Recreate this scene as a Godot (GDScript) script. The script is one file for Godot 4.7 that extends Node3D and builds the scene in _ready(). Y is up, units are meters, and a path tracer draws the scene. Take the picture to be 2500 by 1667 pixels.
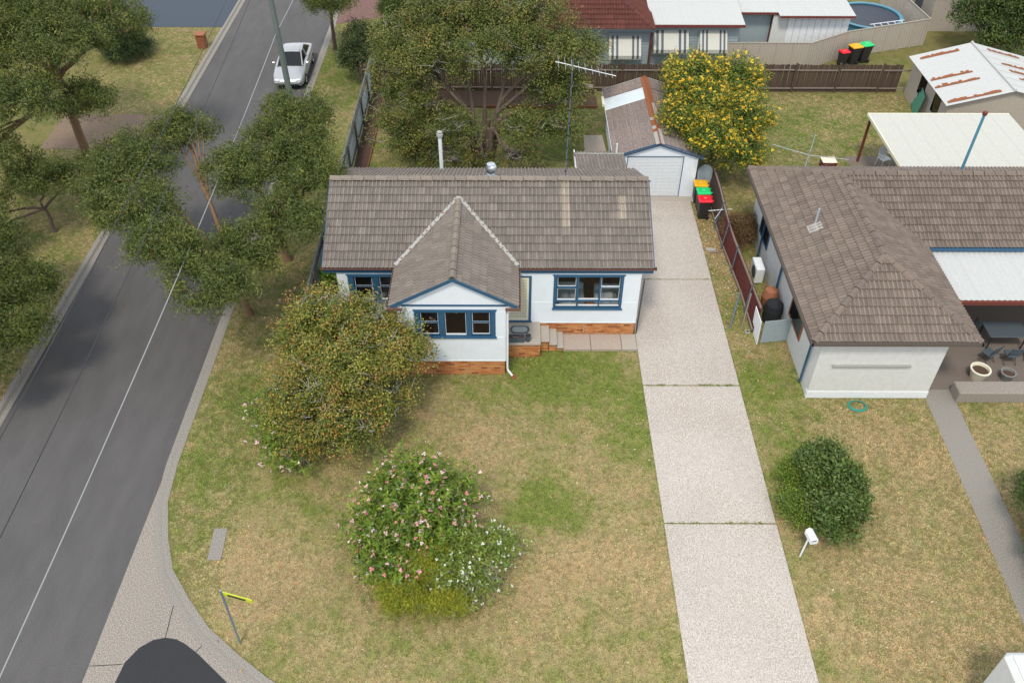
extends Node3D
# An Australian fibro cottage on its block, seen from a drone; the street and the neighbours around it.
# x runs along the house front, z towards the viewer, y up; metres.

var M := {}
var TX := {}
var taken := {}
var rng := RandomNumberGenerator.new()
var nz := FastNoiseLite.new()
var nz2 := FastNoiseLite.new()

# ------------------------------------------------------------------ mesh building
class MB:
	var v := PackedVector3Array()
	var n := PackedVector3Array()
	var c := PackedColorArray()
	var uv := PackedVector2Array()
	var uv2 := PackedVector2Array()
	var col := Color(1, 1, 1)
	func tri(a: Vector3, b: Vector3, d: Vector3) -> void: # counter-clockwise seen from the front
		var nn := (b - a).cross(d - a).normalized()
		v.append(a); v.append(d); v.append(b)
		for i in 3:
			n.append(nn); c.append(col)
	func quad(a: Vector3, b: Vector3, d: Vector3, e: Vector3) -> void:
		tri(a, b, d)
		tri(a, d, e)
	func stri(a: Vector3, b: Vector3, d: Vector3, na: Vector3, nb: Vector3, nd: Vector3) -> void:
		v.append(a); v.append(d); v.append(b)
		n.append(na); n.append(nd); n.append(nb)
		for i in 3:
			c.append(col)
	func squad(p: Array, q: Array) -> void:
		stri(p[0], p[1], p[2], q[0], q[1], q[2])
		stri(p[0], p[2], p[3], q[0], q[2], q[3])
	func box(ce: Vector3, s: Vector3, b := Basis.IDENTITY) -> void:
		var h := s * 0.5
		var p: Array[Vector3] = []
		for i in 8:
			p.append(ce + b * Vector3(h.x if i & 1 else -h.x, h.y if i & 2 else -h.y, h.z if i & 4 else -h.z))
		quad(p[4], p[5], p[7], p[6]); quad(p[1], p[0], p[2], p[3])
		quad(p[5], p[1], p[3], p[7]); quad(p[0], p[4], p[6], p[2])
		quad(p[6], p[7], p[3], p[2]); quad(p[0], p[1], p[5], p[4])
	func bb(x0: float, x1: float, y0: float, y1: float, z0: float, z1: float) -> void:
		box(Vector3((x0 + x1) * .5, (y0 + y1) * .5, (z0 + z1) * .5), Vector3(absf(x1 - x0), absf(y1 - y0), absf(z1 - z0)))
	func cbox(ce: Vector3, s: Vector3, r: float, b := Basis.IDENTITY) -> void: # chamfered box
		var h := s * 0.5
		var g := func(sx: float, sy: float, sz: float, ax: int) -> Vector3:
			var q := Vector3(sx * h.x, sy * h.y, sz * h.z)
			if ax != 0: q.x -= sx * r
			if ax != 1: q.y -= sy * r
			if ax != 2: q.z -= sz * r
			return ce + b * q
		for s1 in [-1.0, 1.0]:
			for ax in 3:
				var p := []
				for k in [[-1.0, -1.0], [1.0, -1.0], [1.0, 1.0], [-1.0, 1.0]]:
					var w := [0.0, 0.0, 0.0]
					w[ax] = s1; w[(ax + 1) % 3] = k[0]; w[(ax + 2) % 3] = k[1]
					p.append(g.call(w[0], w[1], w[2], ax))
				if s1 > 0: quad(p[0], p[1], p[2], p[3])
				else: quad(p[3], p[2], p[1], p[0])
		for ax in 3:
			var a1 := (ax + 1) % 3
			var a2 := (ax + 2) % 3
			for s1 in [-1.0, 1.0]:
				for s2 in [-1.0, 1.0]:
					var p := []
					for k in [[-1.0, a1], [1.0, a1], [1.0, a2], [-1.0, a2]]:
						var w := [0.0, 0.0, 0.0]
						w[ax] = k[0]; w[a1] = s1; w[a2] = s2
						p.append(g.call(w[0], w[1], w[2], k[1]))
					if s1 * s2 < 0: quad(p[0], p[1], p[2], p[3])
					else: quad(p[3], p[2], p[1], p[0])
		for sx in [-1.0, 1.0]:
			for sy in [-1.0, 1.0]:
				for sz in [-1.0, 1.0]:
					var a: Vector3 = g.call(sx, sy, sz, 0)
					var e: Vector3 = g.call(sx, sy, sz, 1)
					var f: Vector3 = g.call(sx, sy, sz, 2)
					if sx * sy * sz > 0: tri(a, e, f)
					else: tri(a, f, e)
	func tube(pts: Array, rad: Array, sides := 6, caps := true) -> void:
		var rings := []
		var nrm := []
		var ref := Vector3.UP
		for i in pts.size():
			var d: Vector3 = (pts[mini(i + 1, pts.size() - 1)] - pts[maxi(i - 1, 0)]).normalized()
			if absf(d.dot(ref)) > .95: ref = Vector3.RIGHT if absf(d.x) < .8 else Vector3.BACK
			var e1 := d.cross(ref).normalized()
			var e2 := d.cross(e1)
			ref = -e2 if e2.dot(ref) < 0 else e2
			e2 = ref
			e1 = e2.cross(d)
			var rp := []
			var rn := []
			for k in sides:
				var a := TAU * k / sides
				var u := e1 * cos(a) + e2 * sin(a)
				rp.append(pts[i] + u * rad[i]); rn.append(u)
			rings.append(rp); nrm.append(rn)
		for i in pts.size() - 1:
			for k in sides:
				var k2 := (k + 1) % sides
				squad([rings[i][k], rings[i][k2], rings[i + 1][k2], rings[i + 1][k]], [nrm[i][k], nrm[i][k2], nrm[i + 1][k2], nrm[i + 1][k]])
		if caps:
			for k in range(1, sides - 1):
				tri(rings[0][0], rings[0][k + 1], rings[0][k])
				tri(rings[-1][0], rings[-1][k], rings[-1][k + 1])
	func lathe(pr: Array, o: Vector3, sides := 16, b := Basis.IDENTITY) -> void: # pr: [[radius, height]...] upwards
		for i in pr.size() - 1:
			var r0: float = pr[i][0]; var h0: float = pr[i][1]; var r1: float = pr[i + 1][0]; var h1: float = pr[i + 1][1]
			var sl := Vector2(h1 - h0, r0 - r1).normalized()
			for k in sides:
				var a := TAU * k / sides
				var a2 := TAU * (k + 1) / sides
				var u := Vector3(sin(a), 0, cos(a)); var u2 := Vector3(sin(a2), 0, cos(a2))
				var up := Vector3(0, 1, 0)
				squad([o + b * (u * r0 + up * h0), o + b * (u2 * r0 + up * h0), o + b * (u2 * r1 + up * h1), o + b * (u * r1 + up * h1)],
					[b * (u * sl.x + up * sl.y), b * (u2 * sl.x + up * sl.y), b * (u2 * sl.x + up * sl.y), b * (u * sl.x + up * sl.y)])
	func prism(poly: Array, a: Vector3, ex: Vector3, ey: Vector3, ez: Vector3) -> void: # poly of Vector2 (ccw) in ex,ey, extruded along ez
		var pp := PackedVector2Array(poly)
		var t := Geometry2D.triangulate_polygon(pp)
		for i in range(0, t.size(), 3):
			var q := [pp[t[i]], pp[t[i + 1]], pp[t[i + 2]]]
			if (q[1] - q[0]).cross(q[2] - q[0]) < 0: q.reverse()
			var w := []
			for k in q: w.append(a + ex * k.x + ey * k.y)
			tri(w[0] + ez, w[1] + ez, w[2] + ez)
			tri(w[0], w[2], w[1])
		for i in poly.size():
			var p0: Vector2 = poly[i]; var p1: Vector2 = poly[(i + 1) % poly.size()]
			var w0 := a + ex * p0.x + ey * p0.y; var w1 := a + ex * p1.x + ey * p1.y
			quad(w0, w1, w1 + ez, w0 + ez)
	func mesh(off := Vector3.ZERO) -> ArrayMesh:
		if off != Vector3.ZERO:
			for i in v.size(): v[i] -= off
		var a := []
		a.resize(Mesh.ARRAY_MAX)
		a[Mesh.ARRAY_VERTEX] = v; a[Mesh.ARRAY_NORMAL] = n; a[Mesh.ARRAY_COLOR] = c
		if uv.size() == v.size(): a[Mesh.ARRAY_TEX_UV] = uv
		if uv2.size() == v.size(): a[Mesh.ARRAY_TEX_UV2] = uv2
		var m := ArrayMesh.new()
		m.add_surface_from_arrays(Mesh.PRIMITIVE_TRIANGLES, a)
		return m

# ------------------------------------------------------------------ naming, things and parts
func numbered(called: String) -> String:
	var k: int = taken.get(called, -1) + 1
	taken[called] = k
	return called if k == 0 else "%s_%03d" % [called, k]

func tag(o: Node, label: String, category: String, group := "") -> Node:
	o.set_meta("label", label); o.set_meta("category", category)
	if group: o.set_meta("group", group)
	return o

func thing(called: String, label: String, category: String, at := Vector3.ZERO, turn := 0.0, group := "") -> Node3D:
	var o := Node3D.new()
	o.name = numbered(called)
	add_child(o)
	o.position = at
	o.rotation.y = turn
	tag(o, label, category, group)
	return o

func node(parent: Node3D, called: String, at := Vector3.ZERO) -> Node3D:
	var o := Node3D.new()
	o.name = called
	parent.add_child(o, true)
	o.position = at
	return o

# commits what mb holds as one mesh; mb is in world coordinates unless local
func part(parent: Node3D, called: String, mb: MB, m: Material, local := false) -> MeshInstance3D:
	var o := MeshInstance3D.new()
	o.name = numbered(called) if parent == self else called
	o.mesh = mb.mesh(Vector3.ZERO if local or parent == self else parent.global_position)
	o.material_override = m
	parent.add_child(o, true)
	return o

func inst(parent: Node3D, called: String, mesh: Mesh, m: Material, x: Transform3D) -> MeshInstance3D:
	var o := MeshInstance3D.new()
	o.name = called
	o.mesh = mesh
	o.material_override = m
	parent.add_child(o, true)
	o.transform = x
	return o

func struct(called: String, mb: MB, m: Material) -> MeshInstance3D:
	var o := part(self, called, mb, m)
	o.set_meta("kind", "structure")
	return o

func stuff(o: Node) -> Node:
	o.set_meta("kind", "stuff")
	return o

func swarm(parent: Node3D, called: String, mesh: Mesh, m: Material, xs: Array, cs: Array) -> MultiMeshInstance3D:
	var mm := MultiMesh.new()
	mm.transform_format = MultiMesh.TRANSFORM_3D
	mm.use_colors = true
	mm.mesh = mesh
	mm.instance_count = xs.size()
	for i in xs.size():
		mm.set_instance_transform(i, xs[i])
		mm.set_instance_color(i, cs[i])
	var o := MultiMeshInstance3D.new()
	o.name = called
	o.multimesh = mm
	o.material_override = m
	parent.add_child(o, true)
	o.set_meta("kind", "stuff")
	return o

# ------------------------------------------------------------------ materials
func grain(key: String, size: int, freq: float, oct: int, lo: float, hi: float, sd: int, tint := Color(1, 1, 1), tint_lo := Color(1, 1, 1)) -> ImageTexture:
	if key in TX: return TX[key]
	var f := FastNoiseLite.new()
	f.seed = sd
	f.noise_type = FastNoiseLite.TYPE_SIMPLEX_SMOOTH
	f.frequency = freq
	f.fractal_octaves = oct
	f.fractal_gain = .6
	var src := f.get_seamless_image(size, size).get_data()
	var out := PackedByteArray()
	out.resize(size * size * 3)
	for i in size * size:
		var t := src[i] / 255.0
		var k := lerpf(lo, hi, t) * 255.0
		out[i * 3] = int(minf(255, k * lerpf(tint_lo.r, tint.r, t)))
		out[i * 3 + 1] = int(minf(255, k * lerpf(tint_lo.g, tint.g, t)))
		out[i * 3 + 2] = int(minf(255, k * lerpf(tint_lo.b, tint.b, t)))
	var im := Image.create_from_data(size, size, false, Image.FORMAT_RGB8, out)
	im.generate_mipmaps()
	TX[key] = ImageTexture.create_from_image(im)
	return TX[key]

func mk(key: String, r: float, g: float, b: float, rough := .8, tex: Texture2D = null, period := 1.0, metal := 0.0) -> StandardMaterial3D:
	var m := StandardMaterial3D.new()
	m.albedo_color = Color(r, g, b).linear_to_srgb()
	m.roughness = rough
	m.metallic = metal
	m.vertex_color_use_as_albedo = true
	if tex:
		m.albedo_texture = tex
		m.uv1_triplanar = true
		m.uv1_world_triplanar = true
		m.uv1_scale = Vector3.ONE / period
	M[key] = m
	return m

func materials() -> void:
	var gf := grain("fine", 512, .06, 4, .72, 1.0, 3)
	var gs := grain("speck", 512, .12, 4, .5, 1.08, 9)
	var gc := grain("cloud", 512, .012, 5, .94, 1.0, 5)
	var gw := grain("worn", 512, .02, 6, .7, 1.0, 15)
	mk("tile", 1.0, 1.0, 1.0, .9, grain("tilegrit", 512, .14, 4, .5, 1.12, 19), 2.3)
	mk("tile_red", .23, .07, .05, .85, gs, 2.0)
	mk("mortar", .52, .45, .38, .95, gf, .6)
	for k in 5:
		var cc: Array = [[.66, .27, .085], [.58, .20, .06], [.72, .34, .12], [.34, .115, .05], [.64, .30, .105]][k]
		mk("brick%d" % k, cc[0], cc[1], cc[2], .9, gf, .35)
	mk("fibro", .76, .82, .89, .6, grain("faint", 512, .01, 4, .97, 1.0, 6), 3.1)
	mk("white", .80, .84, .88, .5, gc, 1.1)
	mk("blue", .030, .105, .20, .45, gc, .9)
	mk("gutter", .22, .11, .085, .6, gw, .7)
	mk("rust", .36, .115, .04, .9, gw, .5)
	mk("flash", .50, .49, .46, .6, gw, .4)
	mk("steel", .62, .66, .70, .3, gc, .8, .75)
	mk("galv", .42, .46, .50, .45, gc, .6, .4)
	mk("cream", .80, .76, .60, .6, gc, 1.0)
	mk("lace", .86, .82, .62, .7, gs, .5)
	mk("slab", .60, .49, .41, .9, gs, 2.7)
	mk("slab2", .60, .53, .46, .9, gs, 2.3)
	mk("carpet", .44, .17, .045, .95, gs, 1.7)
	mk("inwall", .74, .70, .62, .9)
	mk("sofa", .46, .52, .56, .95, gf, .3)
	mk("sofa2", .65, .71, .74, .95, gf, .3)
	mk("bedding", .55, .56, .60, .95, gf, .5)
	mk("dark", .02, .021, .024, .6)
	mk("black", .03, .031, .034, .5, gf, .5)
	mk("skin", .55, .29, .20, .6)
	mk("cloth", .018, .02, .026, .95)
	mk("fibre_roof", .46, .375, .345, .95, grain("lichen", 512, .09, 5, .22, 1.18, 29), 2.6)
	mk("clear_sheet", .55, .63, .68, .35, gc, .8)
	mk("fence_blue", .64, .75, .80, .5, gc, 1.5)
	mk("post_grey", .155, .13, .11, .9, gw, .5)
	mk("paling", .125, .083, .064, .95, gw, .45)
	mk("rail", .33, .26, .225, .95, gw, .4)
	mk("red_fence", .165, .022, .022, .7, gw, .6)
	mk("pipe_blue", .19, .25, .33, .5, gw, .3, .3)
	mk("soil", .13, .075, .05, 1, gs, 1.7)
	mk("edging", .33, .14, .07, .9, gw, .4)
	mk("bark", .20, .145, .115, .95, gw, .35)
	mk("bark_gum", .34, .20, .12, .9, gw, .5)
	mk("twig", .50, .48, .44, .95, gw, .2)
	mk("asphalt", .105, .098, .10, .95, gs, .5)
	mk("asphalt_new", .045, .047, .054, .95, gs, 2.1)
	mk("concrete", .44, .39, .34, .95, gs, 3.1)
	mk("kerb", .40, .37, .33, .95, gs, 2.7)
	mk("paint", .62, .62, .60, .8)
	mk("slate_drive", .085, .11, .15, .9, gs, 3.4)
	mk("pink_drive", .26, .13, .13, .9, gs, 2.6)
	mk("brown_drive", .32, .22, .16, .9, gs, 2.9)
	mk("paver", .27, .22, .19, .95, gs, 2.2)
	mk("colorbond", .46, .41, .36, .5, gc, 1.4)
	mk("weatherboard", .33, .40, .44, .6, gc, 1.3)
	mk("white_roof", .50, .51, .50, .5, gc, 1.2)
	mk("cream_roof", .52, .52, .47, .5, gc, 1.2)
	mk("redbrown", .22, .05, .035, .7, gw, .6)
	mk("render_wall", .66, .67, .66, .8, gc, 1.7)
	mk("red_lid", .75, .012, .03, .4)
	mk("green_lid", .012, .55, .16, .4)
	mk("yellow_lid", .75, .40, .012, .4)
	mk("terracotta", .42, .16, .08, .85, gf, .3)
	mk("pot_grey", .30, .31, .30, .8, gf, .3)
	mk("hose", .02, .25, .2, .5)
	mk("green_sheet", .07, .25, .17, .6, gc, .8)
	mk("rubber", .012, .012, .013, .8)
	mk("alloy", .5, .5, .52, .3, null, 1, .8)
	mk("pole", .20, .24, .22, .9, gw, .7)
	mk("wire", .03, .03, .035, .5)
	mk("cable_pale", .30, .31, .32, .5)
	mk("sign_green", .55, .62, .03, .5)
	mk("sign_post", .22, .30, .40, .4, null, 1, .5)
	mk("planter", .10, .13, .155, .6, gf, .4)
	mk("pool_dark", .02, .028, .045, .5)
	mk("pool_blue", .07, .24, .34, .4)
	mk("leaf", 1, 1, 1, .55)
	M.leaf.backlight = Color(.45, .45, .45)
	mk("petal", 1, 1, 1, .6)
	M.petal.backlight = Color(.3, .3, .3)
	mk("blade", 1, 1, 1, .8)
	M.blade.backlight = Color(.35, .35, .35)
	var gl := StandardMaterial3D.new()
	gl.albedo_color = Color(.25, .29, .31, .05)
	gl.transparency = BaseMaterial3D.TRANSPARENCY_ALPHA
	gl.roughness = .02
	gl.metallic_specular = .22
	M["glass"] = gl
	var cg := StandardMaterial3D.new()
	cg.albedo_color = Color(.03, .04, .045)
	cg.roughness = .04
	M["car_glass"] = cg
	for k in [["car_silver", .38, .40, .42], ["car_blue", .10, .14, .22], ["car_white", .72, .73, .74]]:
		var p := mk(k[0], k[1], k[2], k[3], .35)
		p.metallic = .25
		p.clearcoat_enabled = true
		p.clearcoat = 1.0
		p.clearcoat_roughness = .05
	mk("lamp", .75, .77, .78, .08)

# ------------------------------------------------------------------ camera, light
func camera_and_light() -> void:
	var cam := Camera3D.new()
	cam.name = "camera"
	var p := 0.7489; var y := -0.0016; var r := 0.0034
	var right := Vector3(cos(y), 0, -sin(y))
	var up := Vector3(-sin(p) * sin(y), cos(p), -sin(p) * cos(y))
	var back := Vector3(cos(p) * sin(y), sin(p), cos(p) * cos(y))
	cam.transform = Transform3D(Basis(right * cos(r) + up * sin(r), up * cos(r) - right * sin(r), back), Vector3(0, 22.902, 0))
	cam.fov = 42.935
	cam.far = 900
	add_child(cam)
	cam.current = true
	var env := Environment.new()
	env.background_mode = Environment.BG_SKY
	var sm := ProceduralSkyMaterial.new()
	sm.sky_top_color = Color(.83, .86, .90)
	sm.sky_horizon_color = Color(.92, .93, .94)
	sm.sky_curve = .25
	sm.ground_bottom_color = Color(.35, .36, .33)
	sm.ground_horizon_color = Color(.80, .82, .84)
	sm.sun_angle_max = 1.0
	sm.energy_multiplier = 1.0
	var sky := Sky.new()
	sky.sky_material = sm
	env.sky = sky
	env.tonemap_mode = Environment.TONE_MAPPER_LINEAR
	env.tonemap_exposure = 1.6
	env.sdfgi_enabled = true
	env.ssao_enabled = true
	env.ssil_enabled = true
	var we := WorldEnvironment.new()
	we.name = "world_environment"
	we.environment = env
	add_child(we)
	var sun := DirectionalLight3D.new()
	sun.name = "sun"
	sun.light_energy = .5
	sun.light_color = Color(1, .965, .90)
	sun.light_angular_distance = 10.0
	sun.shadow_enabled = true
	add_child(sun)
	sun.look_at_from_position(Vector3(-5, 26, 15), Vector3.ZERO) # high, over the viewer's left shoulder

# ------------------------------------------------------------------ ground
var patches := [ # x, z, radius, how much greener (+) or drier (-)
	[2.6, -23.2, 1.9, .55], [0.6, -22.9, 1.2, .45], [3.9, -21.5, 1.6, .30], [4.4, -19.5, 1.1, .30], [1.9, -20.8, 1.4, .18],
	[1.2, -17.6, 1.3, .45], [0.4, -16.4, 1.0, .40], [2.2, -16.2, .9, .2], [-1.4, -21.4, 1.4, .10], [-6.0, -16.0, 1.7, .12],
	[-1.0, -19.4, 2.0, -.28], [1.5, -14.4, 2.0, -.40], [3.5, -15.0, 1.6, -.25], [-7.0, -14.4, 2.0, -.40], [3.0, -18.3, 1.2, -.15],
	[9.1, -22.0, 1.6, .45], [9.0, -19.5, 1.5, .40], [9.2, -26.5, 1.6, .30], [8.9, -31.5, 1.4, -.2], [9.2, -16.0, 1.2, -.1],
	[2.5, -40.0, 3.5, .40], [-3.0, -39.0, 3.5, .10], [-10, -17.5, 2.0, .35], [-9.8, -21, 1.6, .35], [-9, -13.5, 1.2, -.1],
	[12, -12.5, 3.5, -.40], [13.0, -19.0, 3.0, -.25], [11.0, -18.0, 1.5, .2], [17.5, -17, 3, -.30], [15.0, -40, 4.0, .25], [-9.5, -48, 4, .40], [-9.5, -38, 4, .35]]

func lawn_color(x: float, z: float) -> Color:
	var t := .36 + .42 * nz.get_noise_2d(x * 1.6, z * 1.6) + .42 * nz2.get_noise_2d(x, z)
	for p in patches:
		var dx: float = x - p[0]; var dz: float = z - p[1]
		var d: float = (dx * dx + dz * dz) / (p[2] * p[2])
		if d < 3.0: t += p[3] * exp(-d * 1.3)
	t = clampf(t, 0.0, 1.0)
	var dry := Color(.272, .214, .098)
	var green := Color(.128, .158, .024)
	var c := dry.lerp(green, smoothstep(.12, .92, t))
	if t < .16: # worn earth between thin dry grass
		c = c.lerp(Color(.35, .235, .125), smoothstep(.16, .0, t) * .45)
	return c

func sheet(called: String, poly: Array, y: float, m: Material, rect := Rect2(0, 0, 1, 1), rep := 3.3) -> MeshInstance3D:
	var mb := MB.new()
	var pp := PackedVector2Array(poly)
	var t := Geometry2D.triangulate_polygon(pp)
	for i in range(0, t.size(), 3):
		var q := [pp[t[i]], pp[t[i + 1]], pp[t[i + 2]]]
		if (q[1] - q[0]).cross(q[2] - q[0]) > 0: q.reverse()
		mb.tri(Vector3(q[0].x, y, q[0].y), Vector3(q[1].x, y, q[1].y), Vector3(q[2].x, y, q[2].y))
	for w in mb.v:
		mb.uv.append(Vector2((w.x - rect.position.x) / rect.size.x, (w.z - rect.position.y) / rect.size.y))
		mb.uv2.append(Vector2(w.x, w.z) / rep)
	return struct(called, mb, m)

func map_image(w: int, h: int, f: Callable) -> ImageTexture:
	var d := PackedByteArray()
	d.resize(w * h * 3)
	var i := 0
	for j in h:
		for k in w:
			var c: Color = f.call((k + .5) / w, (j + .5) / h)
			c = c.linear_to_srgb()
			d[i] = clampi(int(c.r * 255), 0, 255); d[i + 1] = clampi(int(c.g * 255), 0, 255); d[i + 2] = clampi(int(c.b * 255), 0, 255)
			i += 3
	var im := Image.create_from_data(w, h, false, Image.FORMAT_RGB8, d)
	im.generate_mipmaps()
	return ImageTexture.create_from_image(im)

func mapped(tex: Texture2D, det: Texture2D, rough := .95) -> StandardMaterial3D:
	var m := StandardMaterial3D.new()
	m.albedo_texture = tex
	m.roughness = rough
	m.detail_enabled = true
	m.detail_blend_mode = BaseMaterial3D.BLEND_MODE_MUL
	m.detail_albedo = det
	m.detail_uv_layer = BaseMaterial3D.DETAIL_UV_2
	return m

var corner := [[-11.2, -18.6], [-11.08, -17.0], [-10.66, -15.6], [-10.2, -14.5], [-9.43, -13.5], [-8.63, -12.6], [-7.58, -11.77], [-6.61, -11.09], [-5.0, -10.2], [-2.5, -9.2], [1, -8.4], [6, -7.9], [40, -7.5]]

func ground() -> void:
	nz.seed = 4; nz.frequency = .22; nz.fractal_octaves = 5; nz.fractal_gain = .6
	nz2.seed = 11; nz2.frequency = 1.5; nz2.fractal_octaves = 4
	var big := MB.new()
	big.quad(Vector3(-400, -.2, 60), Vector3(400, -.2, 60), Vector3(400, -.2, -400), Vector3(-400, -.2, -400))
	mk("field", .12, .11, .045, 1, grain("worn", 512, .02, 6, .7, 1.0, 15), 7.0)
	struct("ground", big, M.field)
	# lawns
	var gt := grain("turf", 512, .26, 3, .22, 1.3, 21, Color(1.0, .98, .9), Color(.9, 1.0, .8))
	var er := Rect2(-12, -62, 52, 55)
	var et := map_image(1100, 1180, func(u: float, v: float) -> Color: return lawn_color(er.position.x + u * er.size.x, er.position.y + v * er.size.y) * 1.28)
	var lawn_e := mapped(et, gt)
	var wr := Rect2(-46, -62, 30, 55)
	var wt := map_image(460, 840, func(u: float, v: float) -> Color: return lawn_color(wr.position.x + u * wr.size.x, wr.position.y + v * wr.size.y) * 1.28)
	var lawn_w := mapped(wt, gt)
	var poly := []
	poly.append(Vector2(-11.2, -62))
	for q in corner: poly.append(Vector2(q[0], q[1]))
	poly.append(Vector2(40, -62))
	sheet("lawn", poly, 0.0, lawn_e, er)
	sheet("lawn", [Vector2(-18.4, -62), Vector2(-46, -62), Vector2(-46, -7), Vector2(-18.4, -7)], 0.0, lawn_w, wr)
	# roads
	var ar := map_image(220, 900, func(u: float, v: float) -> Color:
		var x := -18.0 + u * 7.0; var z := -62.0 + v * 56.0
		var k := .128 + .022 * nz.get_noise_2d(x * 1.5, z * .5) + .016 * nz2.get_noise_2d(x, z * .3)
		return Color(k, k * .955, k * .96))
	var am := mapped(ar, grain("tar", 512, .3, 3, .62, 1.1, 33))
	var rr := Rect2(-18, -62, 7, 56)
	sheet("road", [Vector2(-18.05, -62), Vector2(-18.05, -6), Vector2(-11.0, -6), Vector2(-11.0, -62)], -.125, am, rr, 4.3)
	var apron := [Vector2(-11.58, -18.4), Vector2(-11.72, -11.0), Vector2(-11.75, -5), Vector2(3, -5), Vector2(3, -8.7), Vector2(-3, -9.6), Vector2(-6.9, -11.3), Vector2(-8.9, -12.9), Vector2(-9.8, -13.9), Vector2(-10.5, -15.0), Vector2(-11.0, -16.4)]
	sheet("concrete_apron", apron, -.118, M.concrete)
	sheet("side_street", [Vector2(-10.9, -5), Vector2(-10.82, -11.0), Vector2(-10.74, -11.6), Vector2(-10.47, -12.05), Vector2(-10.15, -12.28), Vector2(-9.83, -12.35), Vector2(-9.5, -12.3), Vector2(-9.23, -12.17), Vector2(-8.82, -11.9), Vector2(-8.24, -11.43), Vector2(-7.68, -10.97), Vector2(-5, -9.3), Vector2(0, -8), Vector2(3, -7.4), Vector2(3, -5)], -.112, M.asphalt_new)
	# saw cuts in the apron
	for q in [[-9.83, -12.36, -9.9, -13.6], [-8.85, -11.92, -8.5, -12.45], [-11.7, -11.5, -10.8, -11.55]]:
		var jb := MB.new()
		var a := Vector3(q[0], -.116, q[1]); var b := Vector3(q[2], -.116, q[3])
		var w := (b - a).cross(Vector3.UP).normalized() * .012
		jb.quad(a - w, b - w, b + w, a + w)
		struct("concrete_joint", jb, M.asphalt_new)
	kerb("kerb", corner_line(), 1.0)
	kerb("kerb", [Vector2(-18.4, -62), Vector2(-18.4, -6)], -1.0)
	drive()
	# strips and drives over the road
	sheet("driveway", [Vector2(-18.35, -42.5), Vector2(-18.35, -38.9), Vector2(-24, -38.9), Vector2(-24, -42.5)], .012, M.brown_drive)
	sheet("driveway", [Vector2(-18.35, -58.6), Vector2(-18.35, -53.8), Vector2(-27, -53.8), Vector2(-27, -58.6)], .012, M.slate_drive)
	sheet("driveway", [Vector2(-11.25, -58.6), Vector2(-11.25, -54.3), Vector2(-8.6, -55.4), Vector2(-3, -55.6), Vector2(-3, -58.6)], .012, M.pink_drive)
	sheet("path", [Vector2(15.05, -22.1), Vector2(16.1, -22.1), Vector2(15.85, -12.5), Vector2(14.75, -12.5)], .012, M.kerb)
	sheet("patio_paving", [Vector2(15.1, -27), Vector2(15.1, -22.1), Vector2(26, -22.1), Vector2(26, -27)], .02, M.paver)
	sheet("path", [Vector2(3.75, -40.4), Vector2(4.72, -40.42), Vector2(4.9, -37.5), Vector2(3.6, -37.5), Vector2(3.72, -38.9)], .015, M.slab2)
	sheet("patio_paving", [Vector2(16.8, -38.4), Vector2(24, -38.4), Vector2(24, -33), Vector2(16.8, -33)], .012, M.paver)

func corner_line() -> Array:
	var a := [Vector2(-11.2, -62)]
	for q in corner: a.append(Vector2(q[0], q[1]))
	return a

func kerb(called: String, line: Array, side: float) -> void:
	var mb := MB.new()
	var pr := [[0.0, .006], [.15, .004], [.185, -.01], [.24, -.095], [.44, -.108]]
	var nrm := []
	for i in line.size():
		var d: Vector2 = (line[mini(i + 1, line.size() - 1)] - line[maxi(i - 1, 0)]).normalized()
		nrm.append(Vector2(-d.y, d.x) * side)
	for i in line.size() - 1:
		for k in pr.size() - 1:
			var f := func(j: int, q: Array) -> Vector3:
				var w: Vector2 = line[j] + nrm[j] * q[0]
				return Vector3(w.x, q[1], w.y)
			var a: Vector3 = f.call(i, pr[k]); var b: Vector3 = f.call(i + 1, pr[k]); var c: Vector3 = f.call(i + 1, pr[k + 1]); var d: Vector3 = f.call(i, pr[k + 1])
			if side > 0: mb.quad(a, d, c, b)
			else: mb.quad(a, b, c, d)
	struct(called, mb, M.kerb)

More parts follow.
